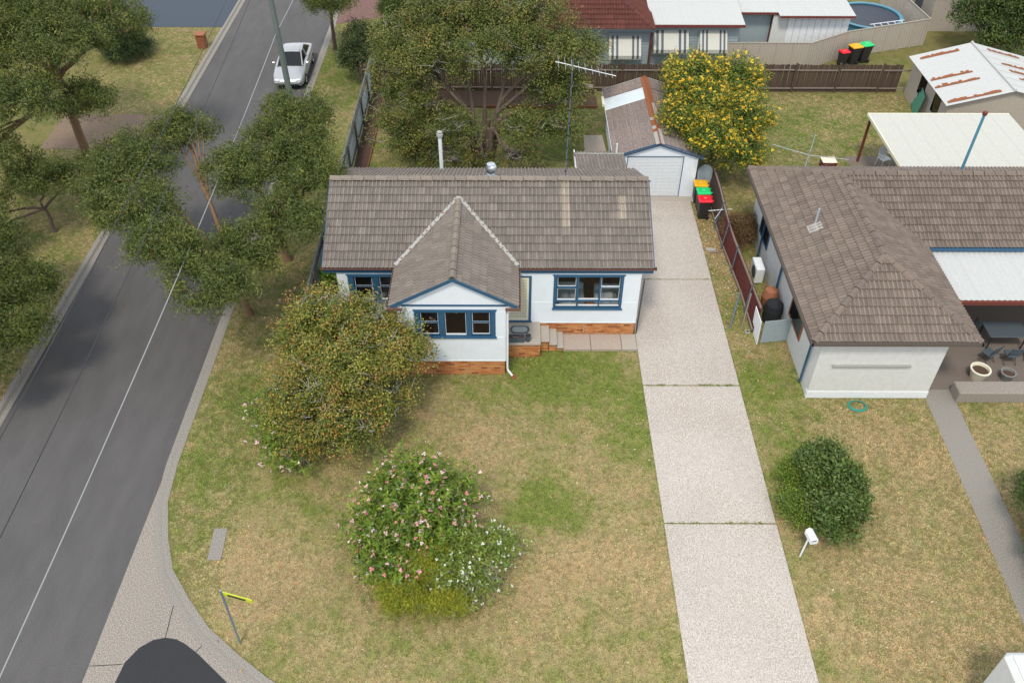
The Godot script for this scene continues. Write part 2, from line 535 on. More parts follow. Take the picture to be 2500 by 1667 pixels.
func drive() -> void:
	var rect := Rect2(4.8, -35.2, 4.2, 30.0)
	var st := map_image(300, 1500, func(u: float, v: float) -> Color:
		var x := rect.position.x + u * rect.size.x; var z := rect.position.y + v * rect.size.y
		var n1 := nz.get_noise_2d(x * 3.0 + 40, z * 3.0)
		var n2 := nz2.get_noise_2d(x * 2.2 + 9, z * 2.2)
		var k := .60 + .06 * n1 + .06 * n2 + .05 * nz.get_noise_2d(x * .9, z * .9 + 30)
		var c := Color(k, k * .957, k * .922)
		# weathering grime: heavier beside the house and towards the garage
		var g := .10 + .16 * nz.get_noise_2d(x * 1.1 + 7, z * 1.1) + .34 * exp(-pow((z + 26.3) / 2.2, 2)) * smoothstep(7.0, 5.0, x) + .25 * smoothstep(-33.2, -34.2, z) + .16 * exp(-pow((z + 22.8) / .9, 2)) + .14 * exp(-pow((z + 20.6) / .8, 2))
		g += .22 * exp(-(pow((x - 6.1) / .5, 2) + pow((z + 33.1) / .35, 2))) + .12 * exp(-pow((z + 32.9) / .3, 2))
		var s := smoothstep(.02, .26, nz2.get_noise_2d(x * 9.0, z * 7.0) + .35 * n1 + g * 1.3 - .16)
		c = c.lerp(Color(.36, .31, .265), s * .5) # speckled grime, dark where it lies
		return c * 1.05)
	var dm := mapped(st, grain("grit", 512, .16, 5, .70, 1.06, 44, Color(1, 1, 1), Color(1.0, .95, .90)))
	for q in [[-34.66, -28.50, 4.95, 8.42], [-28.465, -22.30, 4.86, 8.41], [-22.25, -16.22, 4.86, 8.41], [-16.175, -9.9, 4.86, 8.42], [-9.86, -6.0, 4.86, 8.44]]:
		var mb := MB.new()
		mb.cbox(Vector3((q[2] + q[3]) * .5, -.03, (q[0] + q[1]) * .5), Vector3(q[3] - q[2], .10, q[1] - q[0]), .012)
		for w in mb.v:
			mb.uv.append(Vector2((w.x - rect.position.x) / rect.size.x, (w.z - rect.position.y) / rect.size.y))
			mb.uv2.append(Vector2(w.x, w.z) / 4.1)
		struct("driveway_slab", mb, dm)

# places on the ground where no grass grows
func paved(x: float, z: float) -> bool:
	if x > 4.83 and x < 8.44 and z > -34.7: return true
	if x > -6.5 and x < 4.85 and z > -33.6 and z < -24.9: return true
	if x > -3.8 and x < -.15 and z > -25 and z < -22.8: return true
	if x > -.2 and x < 1.13 and z > -25 and z < -23.72: return true
	if x > 1.0 and x < 2.03 and z > -25 and z < -24.03: return true
	if x > 1.9 and x < 4.9 and z > -25 and z < -24.05: return true
	if x > 10.7 and x < 26 and z > -32.4 and z < -21.6: return true
	if x > 4.5 and x < 8.9 and z < -34.5 and z > -41.2: return true
	if z > -21.6 and x > lerpf(15.07, 14.77, (z + 21.6) / 9.1) and x < lerpf(16.08, 15.83, (z + 21.6) / 9.1): return true
	return false

func grass() -> void:
	var lawn_edge := PackedVector2Array(corner_line())
	lawn_edge.append(Vector2(40, -62))
	var mb := MB.new()
	rng.seed = 77
	for k in 6:
		var a := rng.randf() * TAU
		var o := Vector3(cos(a), 0, sin(a)) * rng.randf_range(.0, .035)
		var w := Vector3(-sin(a), 0, cos(a)) * .009
		var sp := rng.randf_range(.03, .07)
		var tip := o + Vector3(cos(a) * sp, rng.randf_range(.008, .024), sin(a) * sp)
		mb.tri(o - w, o + w, tip)
	var mesh := mb.mesh()
	var xs := []
	var cs := []
	var f := func(n: int, r: Rect2, sc: float) -> void:
		var made := 0
		while made < n:
			var x := rng.randf_range(r.position.x, r.end.x); var z := rng.randf_range(r.position.y, r.end.y)
			made += 1
			if paved(x, z) or (z > -18.7 and x < -4 and not Geometry2D.is_point_in_polygon(Vector2(x + -.05, z + .05), lawn_edge)): continue
			var c := lawn_color(x, z)
			var t := rng.randf_range(.7, 1.75)
			c = Color(c.r * t * rng.randf_range(.85, 1.12), c.g * t, c.b * t)
			var s := sc * rng.randf_range(.6, 1.3)
			xs.append(Transform3D(Basis(Vector3.UP, rng.randf() * TAU).scaled(Vector3(s, s * rng.randf_range(.6, 1.2), s)), Vector3(x, .0, z)))
			cs.append(c)
	f.call(90000, Rect2(-8.6, -24.9, 13.5, 14.2), 1.0)
	f.call(16000, Rect2(8.4, -34.5, 1.6, 23.8), 1.1)
	f.call(34000, Rect2(-7.6, -45, 12.2, 12), 1.2)
	f.call(26000, Rect2(-11.15, -58, 3.3, 47), 1.3)
	f.call(26000, Rect2(10, -21.6, 10, 11), 1.2)
	f.call(20000, Rect2(9.7, -45, 12, 12.5), 1.3)
	f.call(4500, Rect2(9.6, -33, 1.1, 12), 1.3)
	# weeds in the joints of the drive
	for q in [[-22.275, 260], [-16.2, 130], [-28.48, 40]]:
		for k in q[1]:
			var x := 4.9 + 3.5 * pow(rng.randf(), .8)
			if nz2.get_noise_2d(x * 1.5, q[0]) < -.08: continue
			xs.append(Transform3D(Basis(Vector3.UP, rng.randf() * TAU).scaled(Vector3.ONE * rng.randf_range(.5, 1.0)), Vector3(x, .018, q[0] + rng.randfn(0, .02))))
			cs.append(Color(.13, .16, .03) * rng.randf_range(.7, 1.4))
	f.call(24000, Rect2(-24, -53.7, 5.6, 43), 1.3)
	var o := swarm(self, "grass", mesh, M.blade, xs, cs)
	tag(o, "short patchy green and straw coloured lawn grass", "grass")

func litter() -> void:
	rng.seed = 5
	var mb := MB.new()
	mb.tri(Vector3(-.03, .0, 0), Vector3(.0, .008, .014), Vector3(.035, .012, 0))
	mb.tri(Vector3(-.03, .0, 0), Vector3(.035, .012, 0), Vector3(.0, .01, -.014))
	var xs := []
	var cs := []
	for k in 3300:
		var x: float; var z: float
		if k < 1300:
			x = rng.randf_range(8.42, 9.6); z = -34.0 + absf(rng.randfn(0, 5.5))
		elif k < 1900:
			x = rng.randf_range(-8.3, 4.8); z = rng.randf_range(-24, -11.2)
		elif k < 2200:
			x = rng.randf_range(-7.6, -7.05); z = rng.randf_range(-45, -36)
		elif k > 2700:
			z = rng.randf_range(-50, -14.6)
			var wv := nz.get_noise_2d(3.0, z * 2.0)
			if wv < 0.05: continue
			x = -11.62 + absf(rng.randfn(0, .12)) if k % 2 == 0 else -17.9 - absf(rng.randfn(0, .12))
			xs.append(Transform3D(Basis(Vector3.UP, rng.randf() * TAU), Vector3(x, -.095, z)))
			cs.append([Color(.36, .20, .10), Color(.24, .12, .06), Color(.42, .30, .18)][rng.randi() % 3])
			continue
		else:
			x = rng.randf_range(9.5, 17); z = rng.randf_range(-21.5, -11)
		if paved(x, z) or z > -10: continue
		var s := rng.randf_range(.7, 1.5)
		xs.append(Transform3D(Basis(Vector3.UP, rng.randf() * TAU).rotated(Vector3.RIGHT, rng.randf_range(-.4, .4)).scaled(Vector3.ONE * s), Vector3(x, .03, z)))
		cs.append([Color(.45, .30, .14), Color(.30, .14, .06), Color(.62, .52, .36), Color(.5, .22, .08)][rng.randi() % 4])
	var o := swarm(self, "fallen_leaves", mb.mesh(), M.blade, xs, cs)
	tag(o, "dry brown fallen leaves scattered over the grass", "leaves")

# ------------------------------------------------------------------ roof tiles
var tile_tris := [] # of [Vector3 u,v,w] x3, with strip index
func make_tile_tris(wd: float, ln: float) -> Array:
	var xs := [0.0, .070, .088, .124, .146]
	var pr := []
	for k in 2:
		for i in xs.size():
			if k == 1 and i == 0: continue
			pr.append([(xs[i] + k * .146) * wd / .292, [0.0, 0.0, .042, .042, 0.0][i]])
	var out := []
	for i in pr.size() - 1:
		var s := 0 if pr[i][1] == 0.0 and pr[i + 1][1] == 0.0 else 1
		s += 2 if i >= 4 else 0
		var a := Vector3(pr[i][0], 0, pr[i][1] + .058); var b := Vector3(pr[i + 1][0], 0, pr[i + 1][1] + .058)
		var c := Vector3(pr[i + 1][0], ln, pr[i + 1][1] + .010); var d := Vector3(pr[i][0], ln, pr[i][1] + .010)
		out.append([a, b, c, s]); out.append([a, c, d, s])
		var dn := Vector3(0, 0, -.012)
		out.append([a + dn, b + dn, b, s]); out.append([a + dn, b, a, s])
	return out

func clip_poly(pts: Array, poly: Array) -> Array: # of Vector3 (u, v, w) against a convex ccw polygon of Vector2
	var cur := pts
	for i in poly.size():
		var p0: Vector2 = poly[i]; var p1: Vector2 = poly[(i + 1) % poly.size()]
		var e := p1 - p0
		var nxt := []
		for j in cur.size():
			var a: Vector3 = cur[j]; var b: Vector3 = cur[(j + 1) % cur.size()]
			var da := e.cross(Vector2(a.x, a.y) - p0); var db := e.cross(Vector2(b.x, b.y) - p0)
			if da >= 0: nxt.append(a)
			if (da >= 0) != (db >= 0): nxt.append(a.lerp(b, da / (da - db)))
		cur = nxt
		if cur.size() < 3: return []
	return cur

func lay_tiles(roof: Node3D, rest: MB, o: Vector3, u: Vector3, vv: Vector3, poly: Array, wd: float, course: float, color: Callable, single: Callable, hidden: Callable, vars: Array, m: Material) -> void:
	var nn := u.cross(vv).normalized()
	var tris := make_tile_tris(wd, course + .05)
	var lo := Vector2(1e9, 1e9); var hi := Vector2(-1e9, -1e9)
	for p in poly:
		lo = lo.min(p); hi = hi.max(p)
	for j in int(ceil((hi.y - lo.y) / course - .01)):
		for i in int(ceil((hi.x - lo.x) / wd - .01)):
			var u0 := lo.x + i * wd; var v0 := lo.y + j * course
			var inside := 0
			for q in [Vector2(u0, v0), Vector2(u0 + wd, v0), Vector2(u0, v0 + course), Vector2(u0 + wd, v0 + course)]:
				var ok := true
				for k in poly.size():
					var e: Vector2 = poly[(k + 1) % poly.size()] - poly[k]
					if e.cross(q - poly[k]) < -.02 * e.length(): ok = false
				if ok: inside += 1
			var at := o + u * u0 + vv * v0
			if hidden.call(o + u * (u0 + wd * .5) + vv * (v0 + course * .5)): continue
			var jig := rng.randf_range(-.004, .004)
			if inside == 4 and single.call(i, j):
				var x := Transform3D(Basis(u, nn, -vv), at + vv * jig + nn * rng.randf_range(-.002, .003))
				var b: Array = vars[rng.randi() % vars.size()]
				inst(roof, "tile", b[0] if not color.call(o + u * (u0 + wd * .5) + vv * v0, true) else vars[0][1], m, x)
				continue
			var base: Color = color.call(o + u * (u0 + wd * .5) + vv * v0, false)
			var tone := [rng.randf_range(.80, 1.0), rng.randf_range(.98, 1.30), rng.randf_range(.80, 1.0), rng.randf_range(.98, 1.30)]  # rolls lighter than pans: wear, and the light they catch, put into the colour
			var drop := nn * rng.randf_range(-.002, .003) + vv * jig
			for t in tris:
				var pts := [t[0] + Vector3(u0, v0, 0), t[1] + Vector3(u0, v0, 0), t[2] + Vector3(u0, v0, 0)]
				if inside < 4: pts = clip_poly(pts, poly)
				if pts.size() < 3: continue
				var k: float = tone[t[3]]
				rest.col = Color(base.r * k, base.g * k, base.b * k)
				var w := []
				for p in pts: w.append(o + u * p.x + vv * p.y + nn * p.z + drop)
				for q in range(1, w.size() - 1): rest.tri(w[0], w[q], w[q + 1])

func tile_variants(wd: float, course: float, base: Color) -> Array:
	var out := []
	for k in 14:
		var mb := MB.new(); var pale := MB.new()
		var b := base
		var f := rng.randf_range(.93, 1.07)
		if k % 6 == 0: f = rng.randf_range(1.1, 1.22)
		var tone := [rng.randf_range(.80, 1.0), rng.randf_range(.98, 1.30), rng.randf_range(.80, 1.0), rng.randf_range(.98, 1.30)]  # roll strips coloured paler: partly wear, partly caught light painted in
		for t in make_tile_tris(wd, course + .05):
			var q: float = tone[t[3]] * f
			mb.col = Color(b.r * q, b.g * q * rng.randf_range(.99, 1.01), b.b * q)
			pale.col = Color(.56, .47, .36) if t[3] % 2 == 1 else Color(.42, .36, .29)  # bleached tiles too: caught light on the rolls is in the colour
			# u -> x, w -> y, v -> -z
			mb.tri(Vector3(t[0].x, t[0].z, -t[0].y), Vector3(t[1].x, t[1].z, -t[1].y), Vector3(t[2].x, t[2].z, -t[2].y))
			pale.tri(Vector3(t[0].x, t[0].z, -t[0].y), Vector3(t[1].x, t[1].z, -t[1].y), Vector3(t[2].x, t[2].z, -t[2].y))
		out.append([mb.mesh(), pale.mesh()])
	return out

# ridge and hip caps along a line, each a part of the roof
func caps(roof: Node3D, a: Vector3, b: Vector3, up: Vector3, ln: float, w: float, m: Material, tones: Array, called := "ridge_cap") -> void:
	var d := (b - a).normalized()
	var n := int(round((b - a).length() / ln))
	ln = (b - a).length() / n
	var side := d.cross(up).normalized()
	up = side.cross(d).normalized()
	var mesh := []
	for t in tones:
		var mb := MB.new()
		mb.col = t
		var pr := [[-w, -.052], [-w * .62, .012], [-w * .25, .05], [w * .25, .05], [w * .62, .012], [w, -.052]]
		for i in 5:
			var p0: Array = pr[i]; var p1: Array = pr[i + 1]
			mb.quad(Vector3(p0[0], p0[1] + .024, 0), Vector3(p1[0], p1[1] + .024, 0), Vector3(p1[0], p1[1], -ln + .016), Vector3(p0[0], p0[1], -ln + .016))
			mb.quad(Vector3(p0[0], p0[1] - .004, 0), Vector3(p1[0], p1[1] - .004, 0), Vector3(p1[0], p1[1] + .024, 0), Vector3(p0[0], p0[1] + .024, 0))
		mesh.append(mb.mesh())
	for i in n:
		var x := Transform3D(Basis(side, up, -d), a + d * (i * ln + rng.randf_range(-.008, .008)) + up * rng.randf_range(.0, .006))
		inst(roof, called, mesh[rng.randi() % mesh.size()], m, x)

# ------------------------------------------------------------------ bricks
var brick_mesh: ArrayMesh
# courses of bricks on a wall face: o lower left corner of the face, u along it, out its normal
func bricks(wall: Node3D, o: Vector3, u: Vector3, out: Vector3, length: float, courses: int) -> void:
	if brick_mesh == null:
		var mb := MB.new()
		mb.cbox(Vector3(0, 0, 0), Vector3(.23, .076, .06), .004)
		brick_mesh = mb.mesh()
	var bs := Basis(u, Vector3.UP, out)
	for j in courses:
		var x := -.12 * (j % 2)
		while x < length - .02:
			var a := maxf(x, 0.0) + .005; var b := minf(x + .24, length) - .005
			if b - a > .03:
				var p := o + u * ((a + b) * .5) + Vector3.UP * (.086 * (j + .5)) + out * (-.024 + rng.randf_range(-.002, .002)) - wall.global_position
				var q := rng.randf()
				var k := 0 if q < .34 else 1 if q < .6 else 2 if q < .78 else 3 if q < .88 else 4
				inst(wall, "brick", brick_mesh, M["brick%d" % k], Transform3D(bs * Basis.from_scale(Vector3((b - a) / .23, 1, 1)), p))
			x += .24

# ------------------------------------------------------------------ windows
func window(house: Node3D, x0: float, x1: float, y0: float, y1: float, z: float, lights: Array, head := .11, label := "") -> void:
	var w := node(house, "window", Vector3((x0 + x1) * .5, y0, z) - house.global_position)
	if label: w.set_meta("label", label)
	var f := MB.new()
	# architrave: head with flared ends, jambs, sill; members between the lights
	f.prism([Vector2(x0 - .03, y1 - head * .35), Vector2(x0 + .03, y1 - head), Vector2(x1 - .03, y1 - head), Vector2(x1 + .03, y1 - head * .35), Vector2(x1 + .05, y1), Vector2(x0 - .05, y1)], Vector3(0, 0, z - .01), Vector3.RIGHT, Vector3.UP, Vector3(0, 0, .05))
	var ya := y0 + .05
	f.bb(x0 - .03, x1 + .04, y0, ya, z - .09, z + .075)
	var edges := [x0]
	for l in lights: 
		edges.append(l[0]); edges.append(l[1])
	edges.append(x1)
	for i in range(0, edges.size(), 2):
		var zz := .028 if i == 0 or i == edges.size() - 2 else .012
		f.bb(edges[i], edges[i + 1], ya, y1 - head, z - .09, z + zz)
	part(w, "frame", f, M.blue)
	for l in lights:
		var parts: Array = l[2]
		for s in parts: # [ya, yb, colour of bottom rail, depth, stile]
			var yb0: float = s[0]; var yb1: float = s[1]; var dz: float = z - s[3]; var st: float = s[4]
			var sash := MB.new()
			if st > 0:
				sash.bb(l[0] + .002, l[0] + st, yb0, yb1, dz - .02, dz + .02)
				sash.bb(l[1] - st, l[1] - .002, yb0, yb1, dz - .02, dz + .02)
				sash.bb(l[0] + st, l[1] - st, yb1 - st * .8, yb1, dz - .02, dz + .02)
				var so := part(w, "sash", sash, M.blue)
				var bd := MB.new()
				var b := .013
				bd.bb(l[0] + st, l[0] + st + b, yb0 + .05, yb1 - st * .8, dz - .012, dz + .014)
				bd.bb(l[1] - st - b, l[1] - st, yb0 + .05, yb1 - st * .8, dz - .012, dz + .014)
				bd.bb(l[0] + st + b, l[1] - st - b, yb1 - st * .8 - b, yb1 - st * .8, dz - .012, dz + .014)
				part(w, "glazing_bead", bd, M.white)
			var rl := MB.new()
			rl.bb(l[0] + st, l[1] - st, yb0, yb0 + .05, dz - .022, dz + .022)
			part(w, "rail", rl, M.white if s[2] else M.blue)
			if not s[2]:
				var wb := MB.new()
				wb.bb(l[0] + st, l[1] - st, yb0 + .05, yb0 + .064, dz - .012, dz + .016)
				part(w, "glazing_bead", wb, M.white)
			var g := MB.new()
			g.bb(l[0] + st, l[1] - st, yb0 + .05, yb1 - st * .8, dz - .003, dz + .001)
			part(w, "pane", g, M.glass)

func wallrects(parent: Node3D, called: String, rects: Array, z0: float, z1: float, m: Material) -> MeshInstance3D:
	var mb := MB.new()
	for r in rects: mb.bb(r[0], r[1], r[2], r[3], z0, z1)
	return part(parent, called, mb, m)

func panels(wall: Node3D, rects: Array, z: float) -> void:
	for r in rects:
		var mb := MB.new()
		var k := rng.randf_range(.975, 1.0)
		mb.col = Color(k, k, k)
		mb.bb(r[0] + .003, r[1] - .003, r[2] + .003, r[3] - .003, z + .001, z + .009)
		part(wall, "panel", mb, M.fibro)

func battens(wall: Node3D, list: Array, z: float) -> void:
	for r in list:
		var mb := MB.new()
		mb.bb(r[0], r[1], r[2], r[3], z + .002, z + .021)
		part(wall, "cover_strip", mb, M.white)

func gutter(house: Node3D, a: Vector3, b: Vector3, out: Vector3) -> void: # trough from a to b along its back bottom edge
	var d := (b - a).normalized()
	var l := (b - a).length()
	var bs := Basis(d, Vector3.UP, d.cross(Vector3.UP))
	var sg := signf(bs.z.dot(out))
	var mb := MB.new()
	var mid := (a + b) * .5
	mb.box(mid + out * .047 + Vector3(0, .004, 0), Vector3(l, .008, .092), bs)
	mb.box(mid + out * .092 + Vector3(0, .036, 0), Vector3(l, .06, .006), bs)
	mb.box(mid + out * .095 + Vector3(0, .068, 0), Vector3(l + .006, .010, .016), bs)
	mb.box(mid + out * .004 + Vector3(0, .052, 0), Vector3(l, .09, .006), bs)
	for e in [a + d * .003, b - d * .003]:
		mb.box(e + out * .047 + Vector3(0, .036, 0), Vector3(.006, .056, .082), bs)
	part(house, "gutter", mb, M.gutter)

# ------------------------------------------------------------------ the cottage
const EY := 3.42
const EZ := -24.92
const RY := 5.0
const RZ := -28.22
const BZ := -31.52

func cottage() -> void:
	rng.seed = 21
	var h := thing("house", "white fibro cottage with grey tiled roof, blue window frames and front gable", "house", Vector3(-.8, 0, -27.5))
	var zw := -24.99; var zg := -22.85
	# brick footings
	var mb := MB.new()
	mb.bb(-3.72, -.24, -.1, .69, zg - .12, zg - .012)
	mb.bb(-3.72, -3.62, -.1, .69, zw, zg - .12)
	var base := part(h, "base_wall", mb, M.mortar)
	bricks(base, Vector3(-3.75, -.075, zg - .006), Vector3.RIGHT, Vector3.BACK, 3.53, 9)
	bricks(base, Vector3(-3.742, -.075, zw), Vector3.BACK, Vector3.LEFT, 2.12, 9)
	mb = MB.new()
	mb.bb(1.1, 4.76, 0, .67, zw - .10, zw - .012)
	mb.bb(-6.38, -3.76, -.1, .67, zw - .10, zw - .012)
	mb.bb(4.66, 4.76, -.1, .67, -31.4, zw - .1)
	mb.bb(-6.38, -6.28, -.1, .67, -31.4, zw - .1)
	var base2 := part(h, "base_wall", mb, M.mortar)
	bricks(base2, Vector3(1.12, .066, zw - .006), Vector3.RIGHT, Vector3.BACK, 3.65, 7)
	bricks(base2, Vector3(-6.40, .066, zw - .006), Vector3.RIGHT, Vector3.BACK, 2.62, 7)
	# a pale patched crack in the brickwork
	mb = MB.new()
	for k in 6:
		mb.bb(2.79 + .012 * (k % 3), 2.815 + .012 * (k % 3), .12 + k * .09, .215 + k * .09, zw - .002, zw + .009)
	part(base2, "mortar_patch", mb, M.flash)
	# walls: frame behind, sheets in front
	var right := wallrects(h, "front_wall", [[-.19, .76, 2.95, 3.40], [.76, 1.60, .68, 3.40], [1.60, 4.15, .68, 1.40], [1.60, 4.15, 2.98, 3.40], [4.15, 4.79, .68, 3.40], [-.19, .76, .62, .78]], zw - .09, zw, M.fibro)
	panels(right, [[-.17, .76, 2.96, 3.38], [.76, 1.58, 2.93, 3.38], [.76, 1.58, 1.69, 2.93], [.76, 1.63, .69, 1.69], [1.63, 4.08, .69, 1.36], [4.08, 4.78, .69, 1.67], [4.17, 4.78, 1.69, 2.93], [1.58, 4.17, 3.03, 3.38], [4.17, 4.78, 2.93, 3.38]], zw)
	battens(right, [[.76, 1.56, 1.675, 1.70], [4.19, 4.785, 1.675, 1.70], [-.16, 4.80, .672, .70], [4.765, 4.80, .70, 3.38]], zw)
	var left := wallrects(h, "front_wall", [[-6.42, -6.0, .68, 3.40], [-6.0, -4.12, .68, 1.72], [-6.0, -4.12, 2.98, 3.40], [-4.12, -3.70, .68, 3.40]], zw - .09, zw, M.fibro)
	panels(left, [[-6.41, -5.0, 3.03, 3.38], [-5.0, -3.78, 3.03, 3.38], [-6.41, -6.03, 1.69, 3.02], [-6.41, -5.2, .69, 1.68], [-5.2, -3.78, .69, 1.68]], zw)
	battens(left, [[-6.43, -3.78, .672, .70]], zw)
	var gab := wallrects(h, "gable_wall", [[-3.77, -3.36, .69, 3.40], [-3.36, -.59, .69, 1.90], [-3.36, -.59, 3.14, 3.40], [-.59, -.19, .69, 3.40]], zg - .09, zg, M.fibro)
	panels(gab, [[-3.76, -3.41, 1.86, 3.16], [-.54, -.20, 1.86, 3.08], [-3.76, -1.99, .71, 1.86], [-1.99, -.20, .71, 1.86], [-3.41, -1.99, 3.18, 3.33], [-1.99, -.2, 3.18, 3.33]], zg)
	battens(gab, [[-3.78, -.18, .69, .725], [-.53, -.2, 1.845, 1.87], [-3.76, -3.42, 1.845, 1.87], [-.225, -.18, .725, 3.33], [-2.005, -1.975, .73, 1.84]], zg)
	mb = MB.new()
	mb.prism([Vector2(-3.95, 3.40), Vector2(-.01, 3.40), Vector2(-1.98, 4.46)], Vector3(0, 0, zg - .05), Vector3.RIGHT, Vector3.UP, Vector3(0, 0, .05))
	var tri := part(h, "gable_end", mb, M.fibro)
	for s in [-1, 1]:
		mb = MB.new()
		var a = -1.98 + s * .012; var b = -1.98 + s * 1.95
		mb.prism([Vector2(a, 3.41), Vector2(b, 3.41), Vector2(a, 4.455)] if s > 0 else [Vector2(b, 3.41), Vector2(a, 3.41), Vector2(a, 4.455)], Vector3(0, 0, zg), Vector3.RIGHT, Vector3.UP, Vector3(0, 0, .01))
		part(tri, "panel", mb, M.fibro)
	mb = MB.new()
	mb.bb(-3.80, -.16, 3.335, 3.40, zg + .002, zg + .03)
	part(h, "gable_trim", mb, M.blue)
	mb = MB.new()
	mb.bb(-3.77, -3.68, .69, 3.42, zw, zg - .09)
	mb.bb(-.28, -.19, .69, 3.42, zw, zg - .09)
	var sidew := part(h, "side_wall", mb, M.fibro)
	mb = MB.new()
	mb.bb(-6.42, -6.33, .68, 3.45, -31.45, zw - .09)
	mb.bb(4.70, 4.79, .68, 3.45, -31.45, zw - .09)
	mb.bb(-6.33, 4.70, .4, 3.45, -31.45, -31.36)
	for x in [-6.42, 4.70]:
		mb.prism([Vector2(-zw, 3.45), Vector2(31.45, 3.45), Vector2(28.22, 4.93)], Vector3(x, 0, 0), Vector3(0, 0, -1), Vector3.UP, Vector3(.09, 0, 0))
	part(h, "outer_wall", mb, M.fibro)
	# rooms inside
	mb = MB.new()
	mb.bb(-6.33, 4.70, .70, .78, -31.36, zw - .09)
	mb.bb(-3.68, -.28, .70, .78, zw - .09, zg - .09)
	part(h, "floor", mb, M.carpet)
	mb = MB.new()
	mb.bb(-6.33, 4.70, 3.30, 3.36, -31.36, zw - .09)
	mb.bb(-3.68, -.28, 3.30, 3.36, zw - .09, zg - .09)
	mb.bb(-3.72, -3.66, .78, 3.30, -28.4, zw - .09)
	mb.bb(-.30, -.24, .78, 3.30, -28.4, zw - .09)
	mb.bb(-6.33, 4.70, .78, 3.30, -28.46, -28.4)
	part(h, "inner_wall", mb, M.inwall)
	# windows and door
	window(h, 1.58, 4.17, 1.37, 3.03, zw, [[1.68, 2.46, [[1.50, 1.76, true, .05, 0.0], [1.80, 2.40, true, .03, .05], [2.40, 2.93, false, .055, .05]]], [2.52, 3.28, [[1.50, 1.76, true, .05, 0.0], [1.80, 2.93, true, .05, 0.0]]], [3.32, 4.07, [[1.50, 1.76, true, .05, 0.0], [1.80, 2.42, true, .03, .03], [2.40, 2.93, true, .055, .03]]]], .10, "wide three light window with a low row of panes")
	var tr := MB.new()
	tr.bb(1.66, 4.09, 1.74, 1.81, zw - .08, zw + .014)
	part(h, "transom", tr, M.blue)
	window(h, -3.39, -.55, 1.86, 3.17, zg, [[-3.22, -2.52, [[1.97, 2.58, false, .03, .045], [2.52, 3.06, true, .055, .045]]], [-2.35, -1.56, [[1.95, 3.06, true, .05, .03]]], [-1.41, -.71, [[1.97, 2.58, false, .03, .045], [2.52, 3.06, true, .055, .045]]]], .11, "three light window under the front gable")
	window(h, -6.03, -4.10, 1.69, 3.03, zw, [[-5.82, -5.11, [[1.80, 2.46, true, .03, .04], [2.40, 2.92, true, .055, .04]]], [-4.90, -4.22, [[1.80, 2.46, true, .03, .04], [2.40, 2.92, true, .055, .04]]]], .11, "two light window partly hidden by the front tree")
	var door := node(h, "door", Vector3(.25, .78, zw) - h.global_position)
	mb = MB.new()
	mb.bb(.67, .76, .78, 2.90, zw - .07, zw + .03)
	mb.bb(-.19, .76, 2.90, 2.97, zw - .07, zw + .032)
	mb.bb(-.20, .79, .74, .79, zw - .06, zw + .06)
	part(door, "frame", mb, M.blue)
	mb = MB.new()
	mb.bb(-.15, -.07, .80, 2.89, zw - .02, zw + .012)
	mb.bb(.58, .665, .80, 2.89, zw - .02, zw + .012)
	mb.bb(-.07, .58, 2.80, 2.89, zw - .02, zw + .012)
	mb.bb(-.07, .58, .80, .90, zw - .02, zw + .012)
	part(door, "screen_door", mb, M.cream)
	# cast lace infill: a lattice of small bars before a pale mesh
	mb = MB.new()
	mb.bb(-.07, .58, .90, 2.80, zw - .016, zw - .008)
	part(door, "screen_mesh", mb, M.lace)
	mb = MB.new()
	for k in 14: mb.bb(-.07, .58, .92 + k * .135, .932 + k * .135, zw - .006, zw + .004)
	for k in 6: mb.bb(-.025 + k * .108, -.014 + k * .108, .90, 2.80, zw - .004, zw + .006)
	part(door, "lattice", mb, M.cream)
	mb = MB.new()
	mb.tube([Vector3(.62, 1.80, zw + .012), Vector3(.62, 1.80, zw + .05), Vector3(.56, 1.80, zw + .055)], [.012, .012, .01], 6)
	part(door, "handle", mb, M.steel)
	porch(h, zw)
	roof(h)
	# downpipe at the gable corner
	mb = MB.new()
	mb.tube([Vector3(.16, 3.36, -22.74), Vector3(-.10, 3.16, -22.79), Vector3(-.125, 3.0, -22.80), Vector3(-.13, .40, -22.80), Vector3(-.11, .27, -22.79), Vector3(.05, .10, -22.68)], [.042, .042, .042, .042, .042, .042], 8)
	part(h, "downpipe", mb, M.white)
	mb = MB.new()
	mb.lathe([[.085, 0.0], [.085, .13], [.062, .13], [.06, .02]], Vector3(.08, -.02, -22.66), 12, Basis(Vector3.BACK, -.5))
	part(h, "drain_collar", mb, M.terracotta)
	# weathered plank standing against the corner of the side wall
	mb = MB.new()
	mb.cbox(Vector3(4.93, 1.33, -25.15), Vector3(.03, 2.65, .16), .004, Basis(Vector3.BACK, -.02))
	var pl := part(self, "timber_plank", mb, M.post_grey)
	tag(pl, "weathered grey plank standing upright against the house corner by the driveway", "plank")

